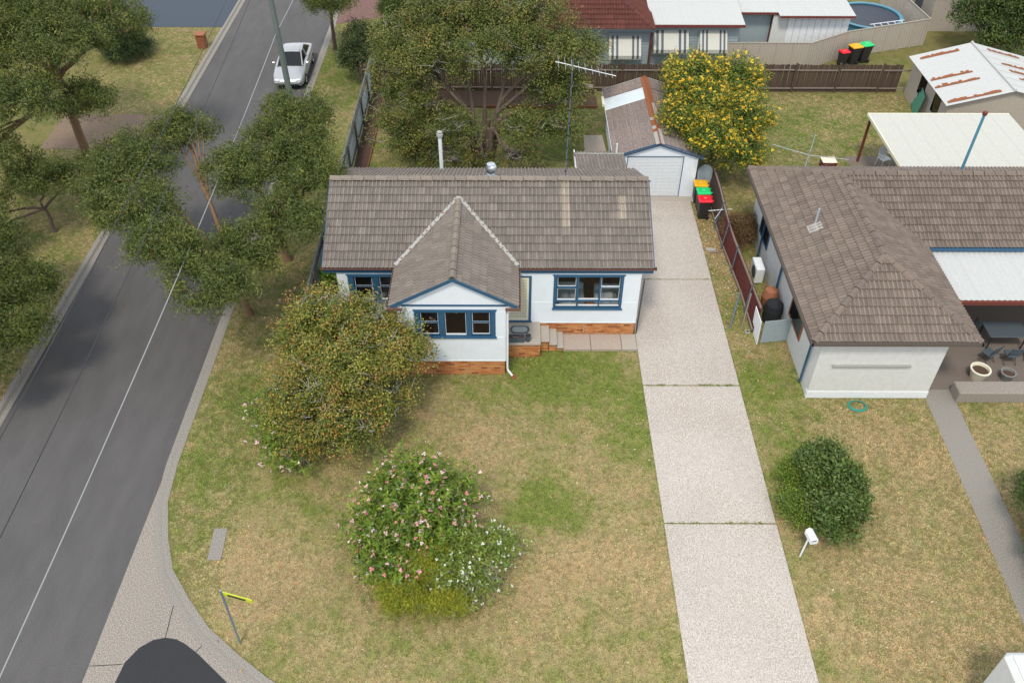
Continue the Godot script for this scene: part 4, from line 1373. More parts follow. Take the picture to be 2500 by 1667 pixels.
	tree("lime_shrub", "low lime green shrub growing between the two flowering shrubs", "shrub", Vector3(-2.6, 0, -13.8), {
		"lobes": [[-2.4, .85, -14.2, .7, .5, .7], [-2.9, .5, -13.5, 1.1, .45, .7], [-1.9, .45, -13.2, .8, .4, .5]],
		"leaf": "fine", "n": 3000, "scale": 1.1, "pal": [[Color(.29, .30, .018), 3.0, false], [Color(.19, .23, .018), 2.0, false]], "trunk": .04, "stems": 4, "fork": .25, "boughs": 8, "twigs": 2, "twig_r": .006, "gap": -.3, "shell": .5})
	tree("oleander_bush", "thin shrub with pale pink flowers beside the trunk of the front tree", "shrub", Vector3(-7.2, 0, -18.3), {
		"lobes": [[-7.2, .7, -18.3, .8, .5, .8], [-7.9, .6, -19.2, .8, .5, .9], [-8.4, .6, -20.6, .7, .5, .8]],
		"leaf": "lance", "n": 700, "scale": .9, "pal": ole, "trunk": .04, "stems": 5, "fork": .3, "boughs": 8, "twigs": 4, "twig_r": .007, "gap": -.3,
		"flowers": [[Color(.86, .5, .6), Color(.9, .72, .76)], .16, .9]})
	# plants beside the drive
	for q in [[9.3, -17.7, .55, .5, "leafy green shrub beside the driveway behind the letterbox"], [9.15, -16.5, .6, .45, "low lime green shrub beside the driveway close to the letterbox"]]:
		tree("verge_shrub", q[4], "shrub", Vector3(q[0], 0, q[1]), {"lobes": [[q[0], q[3], q[1], q[2], q[3], q[2] * 1.1], [q[0] + .4, q[3] * .8, q[1] - .4, q[2] * .8, q[3] * .8, q[2]]], "leaf": "round", "n": 950, "scale": .85, "pal": [[Color(.14, .21, .015), 3.0, false], [Color(.08, .14, .015), 2.0, false]], "trunk": .03, "stems": 4, "fork": .2, "boughs": 5, "twigs": 1, "gap": -.3})
	tree("bay_bush", "dark green rounded bush on the neighbour's front lawn by the boundary", "shrub", Vector3(10.2, 0, -16.9), {"lobes": [[10.1, 1.0, -17.3, .85, .9, 1.1], [9.95, .8, -16.0, .75, .75, .9], [10.6, .7, -16.6, .55, .6, .8]], "leaf": "big", "n": 1700, "scale": .7, "pal": [[Color(.07, .12, .022), 3.0, false], [Color(.11, .16, .028), 2.0, false]], "trunk": .07, "stems": 3, "fork": .4, "boughs": 5, "twigs": 1, "gap": -.3})
	tree("hedge_shrub", "tall green hedge shrub beside the neighbour's front path", "shrub", Vector3(16.6, 0, -15.2), {"lobes": [[16.5, 1.3, -16.0, 1.0, 1.2, 1.2], [16.4, 1.2, -14.4, 1.0, 1.1, 1.2], [16.1, .9, -13.2, .8, .8, .9], [17.4, 1.3, -15.2, 1.1, 1.2, 1.4]], "leaf": "fine", "n": 4200, "scale": 1.5, "pal": [[Color(.05, .10, .018), 3.0, false], [Color(.085, .135, .02), 2.0, false]], "trunk": .08, "stems": 3, "fork": .5, "boughs": 6, "twigs": 1, "gap": -.35, "shell": .3})
	tree("bronze_bush", "rounded bronze leaved bush between the boundary and the neighbour's side wall", "shrub", Vector3(10.1, 0, -31.3), {"lobes": [[10.1, .6, -31.3, .75, .6, .8]], "leaf": "fine", "n": 900, "scale": 1.3, "pal": [[Color(.13, .075, .03), 3.0, false], [Color(.17, .11, .04), 2.0, false]], "trunk": .04, "stems": 3, "fork": .2, "boughs": 4, "twigs": 1, "gap": -.4, "shell": .35})
	tree("fern_plant", "small bright green plant at the foot of the corrugated fence", "plant", Vector3(-7.3, 0, -27.3), {"lobes": [[-7.3, .9, -27.3, .3, .6, .4]], "leaf": "lance", "n": 130, "scale": 1.1, "pal": [[Color(.13, .25, .02), 3.0, false]], "trunk": .03, "stems": 2, "fork": .4, "boughs": 3, "twigs": 0, "gap": -.6})
	# street and neighbours
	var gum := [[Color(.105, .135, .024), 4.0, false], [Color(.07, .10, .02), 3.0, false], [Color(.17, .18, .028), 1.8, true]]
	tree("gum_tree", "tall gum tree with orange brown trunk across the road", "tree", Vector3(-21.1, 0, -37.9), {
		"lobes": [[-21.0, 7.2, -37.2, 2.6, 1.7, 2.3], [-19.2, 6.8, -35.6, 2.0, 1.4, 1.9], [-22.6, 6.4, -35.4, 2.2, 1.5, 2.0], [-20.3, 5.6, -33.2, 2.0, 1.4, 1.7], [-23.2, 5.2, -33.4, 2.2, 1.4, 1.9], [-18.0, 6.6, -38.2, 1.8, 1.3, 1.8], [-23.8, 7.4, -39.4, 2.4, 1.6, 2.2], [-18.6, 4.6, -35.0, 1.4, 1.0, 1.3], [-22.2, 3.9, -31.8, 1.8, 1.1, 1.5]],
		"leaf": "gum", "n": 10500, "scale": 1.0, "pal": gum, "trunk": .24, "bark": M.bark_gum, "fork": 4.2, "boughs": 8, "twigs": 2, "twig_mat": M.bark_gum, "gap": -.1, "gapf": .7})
	tree("street_tree", "broad street tree on the verge beside the cottage's corrugated fence", "tree", Vector3(-9.6, 0, -29.8), {
		"lobes": [[-9.0, 4.7, -31.0, 1.9, 1.4, 1.8], [-7.9, 4.3, -29.4, 1.4, 1.2, 1.7], [-10.4, 4.6, -29.2, 1.7, 1.2, 1.6], [-8.9, 5.2, -32.6, 1.5, 1.2, 1.4], [-8.4, 4.0, -27.0, 1.4, 1.1, 1.6], [-9.6, 3.6, -25.4, 1.5, 1.1, 1.4]],
		"leaf": "gum", "n": 6400, "scale": .95, "pal": gum, "trunk": .18, "bark": M.bark_gum, "fork": 2.2, "boughs": 9, "twigs": 2, "twig_mat": M.bark_gum, "gap": -.12, "gapf": .8})
	tree("street_tree", "street tree leaning out over the road with orange brown limbs", "tree", Vector3(-10.5, 0, -26.2), {
		"lobes": [[-14.6, 5.0, -29.4, 1.8, 1.1, 1.6], [-13.2, 5.2, -31.4, 1.3, .9, 1.1], [-13.8, 4.7, -26.6, 1.8, 1.1, 1.5], [-12.2, 4.5, -24.6, 1.3, 1.0, 1.2], [-10.2, 3.9, -23.0, 1.5, 1.1, 1.3], [-11.4, 4.4, -24.0, 1.0, .9, 1.0], [-15.2, 4.8, -27.6, 1.2, .9, 1.2]],
		"leaf": "gum", "n": 5200, "scale": .95, "pal": gum, "trunk": .17, "bark": M.bark_gum, "fork": 2.0, "boughs": 8, "twigs": 2, "twig_mat": M.bark_gum, "gap": -.1, "gapf": .9})
	tree("roadside_tree", "low bushy tree on the far verge hanging over the kerb", "tree", Vector3(-19.6, 0, -23.4), {
		"lobes": [[-18.2, 2.5, -24.6, 1.6, 1.2, 1.5], [-17.4, 2.4, -22.6, 1.3, 1.1, 1.3], [-19.4, 2.8, -22.6, 1.6, 1.3, 1.6], [-18.2, 2.2, -20.8, 1.2, 1.0, 1.1], [-19.6, 3.4, -26.0, 1.6, 1.2, 1.4]],
		"leaf": "gum", "n": 4200, "scale": .95, "pal": [[Color(.10, .125, .016), 3.0, false], [Color(.06, .09, .016), 2.0, false]], "trunk": .14, "fork": 1.2, "boughs": 7, "twigs": 1, "gap": -.15})
	tree("garden_tree", "small leafy tree between the gum tree and the road", "tree", Vector3(-20.4, 0, -31.8), {"lobes": [[-20.2, 2.6, -31.8, 1.4, 1.2, 1.4], [-19.3, 2.2, -33.0, 1.0, .9, 1.0], [-22.2, 2.2, -30.0, 1.5, 1.0, 1.3], [-23.6, 2.0, -27.4, 1.5, 1.0, 1.4]], "leaf": "gum", "n": 2600, "scale": .9, "pal": gum, "trunk": .1, "fork": 1.2, "boughs": 6, "twigs": 1, "gap": -.1})
	for q in [["golden_conifer", "narrow golden conifer beside the slate blue driveway", -25.0, -53.2, .75, 3.2, Color(.30, .24, .012)], ["dark_conifer", "broad dark green conifer on the lawn across the road", -22.9, -49.6, 1.45, 3.8, Color(.04, .075, .016)], ["golden_conifer", "smaller golden conifer behind the tall gum tree", -26.6, -51.5, .7, 2.6, Color(.26, .22, .012)]]:
		var lb := []
		for k in 5: lb.append([q[2], q[5] * (.12 + k * .18), q[3], q[4] * (1.0 - k * .19), q[5] * .2, q[4] * (1.0 - k * .19)])
		tree(q[0], q[1], "tree", Vector3(q[2], 0, q[3]), {"lobes": lb, "leaf": "fine", "n": 3000, "scale": 1.7, "pal": [[q[6], 3.0, false], [q[6] * .7, 1.5, false]], "trunk": .09, "fork": .3, "boughs": 4, "twigs": 0, "gap": -.5, "shell": .25})
	tree("verge_tree", "young tree on the verge behind the parked silver car", "tree", Vector3(-10.7, 0, -50.6), {"lobes": [[-10.3, 3.6, -48.4, 1.3, 1.1, 1.2], [-11.3, 3.9, -49.6, 1.2, 1.0, 1.2], [-9.6, 3.8, -50.0, 1.2, 1.0, 1.2]], "leaf": "gum", "n": 2600, "scale": .9, "pal": gum, "trunk": .13, "fork": 2.2, "boughs": 6, "twigs": 1, "gap": -.2})
	tree("ball_hedge", "clipped round hedge ball beside the pink driveway", "shrub", Vector3(-7.0, 0, -54.4), {"lobes": [[-7.0, .95, -54.4, 1.25, 1.0, 1.2]], "leaf": "fine", "n": 3000, "scale": 1.6, "pal": [[Color(.06, .105, .016), 3.0, false], [Color(.09, .13, .02), 1.5, false]], "trunk": .1, "fork": .4, "boughs": 5, "twigs": 0, "gap": -.7, "shell": .16})
	tree("corner_shrub", "dark upright shrub outside the back corner of the corrugated fence", "shrub", Vector3(-8.7, 0, -47.2), {"lobes": [[-8.8, 1.3, -46.6, .8, 1.2, 1.0], [-8.6, 1.5, -48.0, .9, 1.3, 1.0]], "leaf": "round", "n": 1800, "scale": 1.2, "pal": [[Color(.04, .065, .014), 3.0, false], [Color(.07, .09, .018), 1.5, false]], "trunk": .07, "stems": 3, "fork": .6, "boughs": 5, "twigs": 1, "gap": -.25})
	tree("climber_hedge", "tall dense green hedge behind the rusty roofed shed", "shrub", Vector3(28.2, 0, -49.6), {"lobes": [[27.4, 2.2, -50.2, 1.4, 2.0, 1.5], [28.8, 2.6, -49.6, 1.6, 2.4, 1.6], [30.2, 2.4, -49.0, 1.6, 2.2, 1.6], [28.2, 1.4, -48.4, 1.3, 1.2, 1.1], [29.6, 3.2, -51.4, 1.6, 2.2, 1.5]], "leaf": "big", "n": 4200, "scale": .8, "pal": [[Color(.05, .09, .016), 3.0, false], [Color(.09, .12, .02), 2.0, false]], "trunk": .12, "stems": 3, "fork": .8, "boughs": 6, "twigs": 0, "gap": -.3, "shell": .25})

# ------------------------------------------------------------------ corrugated sheet: o corner, u across the ribs, v along them, n up
func corrugated(mb: MB, o: Vector3, u: Vector3, v: Vector3, wd: float, ln: float, pitch: float, amp: float, per := 6, square := false) -> void:
	var n := u.cross(v).normalized()
	var k := int(round(wd / pitch)) * per
	for i in k:
		var a := float(i) / k; var b := float(i + 1) / k
		var f := func(t: float) -> Array:
			var ph := TAU * t * k / per
			var h := amp * sin(ph)
			if square: h = amp * clampf(sin(ph) * 3.0, -1, 1)
			var nn := (n - u * (amp * TAU / pitch * cos(ph))).normalized()
			return [o + u * (wd * t) + n * h, nn]
		var p: Array = f.call(a); var q: Array = f.call(b)
		mb.squad([p[0], q[0], q[0] + v * ln, p[0] + v * ln], [p[1], q[1], q[1], p[1]])

func garage() -> void:
	rng.seed = 8
	var g := thing("garage", "white fibro garage with roller door and grey corrugated roof", "garage", Vector3(6.7, 0, -37.8))
	var zf := -34.72; var zb := -41.0; var xl := 4.95; var xr := 8.55; var xc := 6.70; var ye := 2.15; var yr := 2.86
	var mb := MB.new()
	mb.bb(xl, 5.30, 0, 2.14, zf - .08, zf)
	mb.bb(7.90, xr, 0, 2.14, zf - .08, zf)
	mb.prism([Vector2(xl, 2.14), Vector2(xr, 2.14), Vector2(xc, 2.80)], Vector3(0, 0, zf - .08), Vector3.RIGHT, Vector3.UP, Vector3(0, 0, .08))
	part(g, "front_wall", mb, M.fibro)
	mb = MB.new()
	mb.bb(xl, xl + .08, 0, 2.14, zb, zf - .08)
	mb.bb(xr - .08, xr, 0, 2.14, zb, zf - .08)
	mb.bb(xl + .08, xr - .08, 0, 2.14, zb, zb + .08)
	mb.prism([Vector2(xl, 2.14), Vector2(xr, 2.14), Vector2(xc, 2.80)], Vector3(0, 0, zb), Vector3.RIGHT, Vector3.UP, Vector3(0, 0, .08))
	part(g, "side_wall", mb, M.fibro)
	mb = MB.new()
	mb.bb(xl - .025, xl - .002, .0, 2.0, -38.2, -37.3)
	part(g, "side_door", mb, M.blue)
	# roller door: each slat a curved rib
	var rd := node(g, "roller_door", Vector3(6.6, 0, zf) - g.global_position)
	for k in 27:
		mb = MB.new()
		var y := .03 + k * .078
		mb.bb(5.33, 7.87, y, y + .054, zf - .07, zf - .024)
		mb.bb(5.33, 7.87, y + .054, y + .078, zf - .07, zf - .058)
		part(rd, "slat", mb, M.white)
	mb = MB.new()
	mb.bb(5.30, 5.33, 0, 2.16, zf - .05, zf + .012)
	mb.bb(7.87, 7.90, 0, 2.16, zf - .05, zf + .012)
	mb.bb(5.30, 7.90, 2.14, 2.17, zf - .05, zf + .013)
	part(rd, "door_frame", mb, M.blue)
	mb = MB.new()
	mb.cbox(Vector3(6.42, .84, zf - .02), Vector3(.16, .05, .03), .01)
	part(rd, "handle", mb, M.dark)
	mb = MB.new()
	mb.bb(5.33, 7.87, .0, .03, zf - .06, zf - .02)
	part(rd, "bottom_rail", mb, M.galv)
	# roof sheets run from eave to ridge
	for sx in [-1.0, 1.0]:
		var xe: float = xc + sx * 2.06
		var e := Vector3(xe, ye, 0); var r := Vector3(xc, yr, 0)
		var v := (r - e).normalized()
		var ln := (r - e).length()
		for k in 6:
			var z0 := -34.60 - k * 1.1
			var u := Vector3.FORWARD if sx > 0 else Vector3.BACK
			var o := Vector3(xe, ye + .022 * (k % 2), z0 if sx > 0 else z0 - 1.1)
			mb = MB.new()
			corrugated(mb, o, u, v, 1.13 if k < 5 else 1.0, ln, .146, .024)
			var clear: bool = k == 4 and sx < 0
			var tone := rng.randf_range(.88, 1.1)
			for i in mb.c.size(): mb.c[i] = Color(tone, tone, tone)
			var o2 := part(g, "roof_sheet", mb, M.clear_sheet if clear else M.fibre_roof)
			if clear: o2.set_meta("label", "pale translucent roof sheet")
			if clear:
				mb = MB.new()
				for q in [.02, 1.1]:
					mb.box(o + u * q + v * ln * .5 + u.cross(v) * .035, Vector3(.05, .02, ln), Basis(u, u.cross(v), -v))
				part(g, "sheet_flashing", mb, M.white)
	# ridge capping, rusted towards the back
	for sx in [-1.0, 1.0]:
		mb = MB.new()
		var wt := MB.new()
		var d := Vector3(sx * .9454, -.3258, 0)
		for k in 24:
			var z0 := -34.55 - k * .275; var z1 := z0 - .275
			var a := Vector3(xc, yr + .075, z0); var b := Vector3(xc, yr + .075, z1)
			var t := mb if (k > 8 or (k > 3 and (k * 5 + int(sx)) % 3 != 0)) else wt
			if sx > 0 and k < 14 and k > 8 : t = wt
			if sx > 0: t.quad(a, a + d * .21, b + d * .21, b)
			else: t.quad(b, b + d * .21, a + d * .21, a)
		part(g, "ridge_capping", mb, M.rust)
		stuff(part(g, "paint_remnants", wt, M.flash))
	mb = MB.new()
	mb.tube([Vector3(xc, yr + .085, -34.52), Vector3(xc, yr + .085, -41.15)], [.035, .035], 8)
	part(g, "ridge_roll", mb, M.rust)
	for sx in [-1.0, 1.0]:
		for q in [[-34.66, M.blue], [-41.18, M.flash]]:
			mb = MB.new()
			var a := Vector3(xc + sx * 2.10, ye - .12, q[0]); var b := Vector3(xc, yr - .105, q[0])
			var up := Vector3(0, .165, 0); var dz := Vector3(0, 0, .04)
			mb.quad(a + dz, b + dz, b + up + dz, a + up + dz); mb.quad(a, b, b + up, a + up)
			mb.quad(a, b, b + dz, a + dz); mb.quad(a + up, a + up + dz, b + up + dz, b + up); mb.quad(a, a + up, a + up + dz, a + dz)
			part(g, "barge_board", mb, q[1])
		mb = MB.new()
		mb.bb(xc + sx * 2.07 - .012, xc + sx * 2.07 + .012, 2.02, 2.13, -41.1, -34.66)
		part(g, "fascia", mb, M.white)
	mb = MB.new()
	mb.bb(xc - 2.2, xc - 2.08, 2.16, 2.30, -40.2, -39.4)
	part(g, "eave_flashing", mb, M.cream)
	mb = MB.new()
	mb.cbox(Vector3(6.8, -.03, -34.5), Vector3(3.9, .11, .42), .01)
	struct("garage_threshold", mb, M.slab2)

func fences() -> void:
	rng.seed = 31
	# corrugated side fence with grey posts on the garden side
	var f := thing("corrugated_fence", "pale blue corrugated metal fence with grey timber posts along the side garden", "fence", Vector3(-7.8, 0, -34.5))
	var z := -23.4
	var k := 0
	while z > -45.6:
		var mb := MB.new()
		var tone := rng.randf_range(.9, 1.05)
		mb.col = Color(tone, tone, tone)
		corrugated(mb, Vector3(-7.82 - rng.randf_range(0, .012), 0.04, z - .80), Vector3.BACK, Vector3.UP, .82, 1.78, .076, .010, 5)
		part(f, "sheet", mb, M.fence_blue)
		z -= .80
		k += 1
	z = -24.2
	while z > -45.6:
		var mb := MB.new()
		mb.cbox(Vector3(-7.72, .92, z), Vector3(.09, 1.84, .10), .008, Basis(Vector3.BACK, rng.randf_range(-.02, .02)))
		part(f, "post", mb, M.post_grey)
		z -= 2.4
	for y in [.35, 1.55]:
		var mb := MB.new()
		mb.bb(-7.79, -7.745, y, y + .07, -45.6, -23.4)
		part(f, "rail", mb, M.post_grey)
	# paling fence behind
	var p := thing("paling_fence", "long dark brown timber paling fence behind the back yards", "fence", Vector3(7, 0, -45.3))
	var pm := []
	for q in 4:
		var mb := MB.new()
		var tone: float = [.8, 1.0, 1.2, .95][q]
		mb.col = Color(tone, tone, tone)
		mb.bb(-.048, .048, 0, 1.62, -.008, .008)
		pm.append(mb.mesh())
	var x := -8.3
	while x < 21.6:
		inst(p, "paling", pm[rng.randi() % 4], M.paling, Transform3D(Basis(Vector3.BACK, rng.randfn(0, .008)), Vector3(x, rng.randf_range(-.04, .02), -45.3 + rng.randf_range(-.006, .006)) - p.position))
		x += .104
	for y in [.25, 1.30]:
		var a := -8.3
		while a < 21.5:
			var mb := MB.new()
			mb.cbox(Vector3(a + 1.2, y + rng.randf_range(-.02, .02), -45.255), Vector3(2.39, .075, .05), .006)
			part(p, "rail", mb, M.rail)
			a += 2.4
	for i in 13:
		var mb := MB.new()
		mb.cbox(Vector3(-8.3 + i * 2.4, .85, -45.24), Vector3(.10, 1.75, .09), .006)
		part(p, "post", mb, M.paling)
	# garden beds
	var bed := MB.new()
	bed.bb(-7.74, -7.10, -.05, .05, -45.2, -33.6)
	struct("garden_bed", bed, M.soil)
	for q in [[-7.1, -7.04, -45.2, -33.6], [-1.5, 4.7, -43.36, -43.28]]:
		var e := thing("garden_edging", "rust brown timber edging along the side garden bed" if q[0] < -5 else "rust brown timber edging along the rear garden bed", "edging", Vector3(q[0], 0, q[3]))
		if q[0] < -5:
			for i in 4:
				var mb := MB.new()
				mb.cbox(Vector3(-7.07, .05, -45.1 + 2.9 * (i + .5)), Vector3(.05, .16, 2.86), .008, Basis(Vector3.UP, rng.randf_range(-.008, .008)))
				part(e, "board", mb, M.edging)
		else:
			for i in 3:
				var mb := MB.new()
				mb.cbox(Vector3(-1.5 + 2.06 * (i + .5), .07, -43.32), Vector3(2.03, .20, .05), .008, Basis(Vector3.UP, rng.randf_range(-.01, .01)))
				part(e, "board", mb, M.edging)
	bed = MB.new()
	bed.bb(-7.1, 4.7, -.05, .06, -45.2, -43.36)
	struct("garden_bed", bed, M.soil)
	bed = MB.new()
	bed.bb(3.0, 4.5, .55, .63, -44.9, -44.5)
	bed.bb(3.05, 3.12, 0, .55, -44.75, -44.65)
	bed.bb(4.38, 4.45, 0, .55, -44.75, -44.65)
	var tb := part(self, "garden_bench", bed, M.rail)
	tag(tb, "weathered plank bench in front of the paling fence", "bench")
	# leaning red sheet fence by the drive
	var r := thing("red_fence", "leaning dark red boarded fence with bare rails beside the driveway", "fence", Vector3(9.5, 0, -30))
	var rm := []
	for q in 3:
		var mb := MB.new()
		var tone: float = [.85, 1.0, 1.2][q]
		mb.col = Color(tone, tone, tone)
		mb.bb(-.009, .009, 0, 1.28, -.069, .069)
		rm.append(mb.mesh())
	z = -25.2
	while z > -35.2:
		var lean := .13 + .10 * sin((z + 25) * .5)
		var xx := 9.46 - .22 * smoothstep(-27.5, -31.5, z)
		inst(r, "board", rm[rng.randi() % 3] if z > -31.6 else rm[0], M.red_fence if z > -31.6 else M.paling, Transform3D(Basis(Vector3.BACK, -lean), Vector3(xx, .05, z) - r.position))
		z -= .142
	for seg in [[-25.2, -27.5], [-27.5, -29.6], [-29.6, -31.7], [-31.7, -33.5], [-33.5, -35.2]]:
		for y in [.10, 1.22]:
			var f2 := func(zz: float) -> Vector3:
				var lean := .13 + .10 * sin((zz + 25) * .5)
				return Vector3(9.46 - .22 * smoothstep(-27.5, -31.5, zz) + sin(lean) * y - .035, .05 + y * cos(lean), zz)
			var mb := MB.new()
			var a: Vector3 = f2.call(seg[0]); var b: Vector3 = f2.call(seg[1])
			mb.box((a + b) * .5, Vector3(.055, .085, (b - a).length() + .02), Basis.looking_at(b - a, Vector3.UP))
			part(r, "rail", mb, M.rail)
	for q in [-26.4, -28.9, -30.6, -32.2]:
		var mb := MB.new()
		var lean := .13 + .10 * sin((q + 25) * .5)
		var xx := 9.38 - .22 * smoothstep(-27.5, -31.5, q)
		mb.tube([Vector3(xx, -.02, q), Vector3(xx + sin(lean) * 1.45, 1.45, q)], [.03, .03], 8)
		part(r, "pipe_post", mb, M.pipe_blue)
	# loose pipe and batten propped at the end of the fence
	var mb := MB.new()
	mb.tube([Vector3(8.63, 0, -25.40), Vector3(8.93, 1.28, -26.1)], [.035, .035], 8)
	tag(part(self, "leaning_pipe", mb, M.pipe_blue), "blue grey steel pipe propped up on the strip beside the driveway", "pipe")
	mb = MB.new()
	mb.box(Vector3(9.23, .62, -25.75), Vector3(.05, 1.45, .04), Basis(Vector3.BACK, -.24) * Basis(Vector3.RIGHT, -.5))
	tag(part(self, "timber_prop", mb, M.rail), "pale timber batten propping up the red fence", "prop")
	# white slatted end panel and neighbour's gate
	var wp := thing("slat_panel", "narrow white slatted panel standing at the end of the red fence", "panel", Vector3(9.5, 0, -24.9))
	for i in 11:
		mb = MB.new()
		mb.cbox(Vector3(9.50, .06 + i * .095, -24.95 - i * .012), Vector3(.035, .085, .95), .004)
		part(wp, "slat", mb, M.white)
	var ng := thing("side_gate", "pale grey slatted gate between the red fence and the neighbour's house", "gate", Vector3(10.1, 0, -24.7))
	for i in 10:
		mb = MB.new()
		mb.cbox(Vector3(10.15, .10 + i * .11, -24.62), Vector3(1.06, .10, .03), .004, Basis(Vector3.UP, .14))
		part(ng, "slat", mb, M.weatherboard)
	# cream sheet fence at the back
	var cf := thing("sheet_fence", "cream ribbed metal fence enclosing the yard behind the palings", "fence", Vector3(18, 0, -49))
	for s in [[12.4, -48.0, 17.2, -48.0, 5], [17.2, -48.0, 19.8, -49.6, 3], [19.8, -49.6, 25.2, -51.4, 6], [25.2, -51.4, 24.6, -58, 6]]:
		var a := Vector3(s[0], 0, s[1]); var b := Vector3(s[2], 0, s[3])
		var n: int = s[4]
		for i in n:
			var p0 := a.lerp(b, float(i) / n); var p1 := a.lerp(b, float(i + 1) / n)
			mb = MB.new()
			corrugated(mb, p0 + Vector3(0, .03, 0), (p1 - p0).normalized(), Vector3.UP, (p1 - p0).length() - .02, 1.6, .19, .014, 6, true)
			part(cf, "sheet", mb, M.colorbond)
			mb = MB.new()
			mb.bb(p0.x - .03, p0.x + .03, 0, 1.68, p0.z - .03, p0.z + .03)
			part(cf, "post", mb, M.colorbond)
		mb = MB.new()
		mb.box((a + b) * .5 + Vector3(0, 1.65, 0), Vector3(.05, .05, (b - a).length()), Basis.looking_at(b - a, Vector3.UP))
		part(cf, "top_rail", mb, M.colorbond)

# ------------------------------------------------------------------ bins
func bin(label: String, lid: Material, at: Vector3, turn: float, group: String, s := 1.0) -> void:
	var b := thing("wheelie_bin", label, "bin", at, turn, group)
	var mb := MB.new()
	# tapered tub; handle and wheels at +x
	var f := func(y: float, gx: float, gz: float, ox: float) -> Array:
		var q := []
		for c in [[-1, -1], [1, -1], [1, 1], [-1, 1]]:
			q.append(Vector3(ox + c[0] * (gx - .04), y, c[1] * gz)); q.append(Vector3(ox + c[0] * gx, y, c[1] * (gz - .04)))
		return [q[1], q[0], q[2], q[3], q[5], q[4], q[6], q[7]]
	var rings := [f.call(.03, .20, .19, -.03), f.call(.16, .215, .20, -.03), f.call(.88, .285, .255, 0.0), f.call(.90, .305, .272, 0.0), f.call(.96, .305, .272, 0.0)]
	for i in rings.size() - 1:
		for k in 8:
			mb.quad(rings[i][(k + 1) % 8], rings[i][k], rings[i + 1][k], rings[i + 1][(k + 1) % 8])
	part(b, "tub", mb, M.black, true)
	mb = MB.new()
	var l0: Array = f.call(.962, .315, .285, -.005); var l1: Array = f.call(1.0, .31, .28, -.005); var l2: Array = f.call(1.035, .24, .21, -.005)
	for pr in [[l0, l1], [l1, l2]]:
		for k in 8: mb.quad(pr[0][(k + 1) % 8], pr[0][k], pr[1][k], pr[1][(k + 1) % 8])
	for k in range(1, 7): mb.tri(l2[0], l2[k + 1], l2[k])
	for zz in [-.16, .16]: mb.cbox(Vector3(.33, .985, zz), Vector3(.07, .03, .05), .006)
	part(b, "lid", mb, lid, true)
	mb = MB.new()
	mb.tube([Vector3(.36, .93, -.22), Vector3(.36, .93, .22)], [.016, .016], 8)
	for zz in [-.2, .2]: mb.cbox(Vector3(.325, .92, zz), Vector3(.08, .05, .03), .006)
	part(b, "handle", mb, M.black, true)
	for zz in [-.235, .235]:
		mb = MB.new()
		mb.lathe([[.0, -.025], [.085, -.025], [.10, -.012], [.10, .012], [.085, .025], [0, .025]], Vector3(.17, .10, zz), 16, Basis(Vector3.RIGHT, PI / 2))
		part(b, "wheel", mb, M.rubber, true)
	# moulded council lettering is three short bars
	for i in 3:
		mb = MB.new()
		mb.cbox(Vector3(-.06 + i * .045, 1.037, 0), Vector3(.014, .006, .07), .002, Basis(Vector3.UP, .3 * (i - 1)))
		part(b, "lid_mark", mb, M.white, true)
	b.scale = Vector3.ONE * s

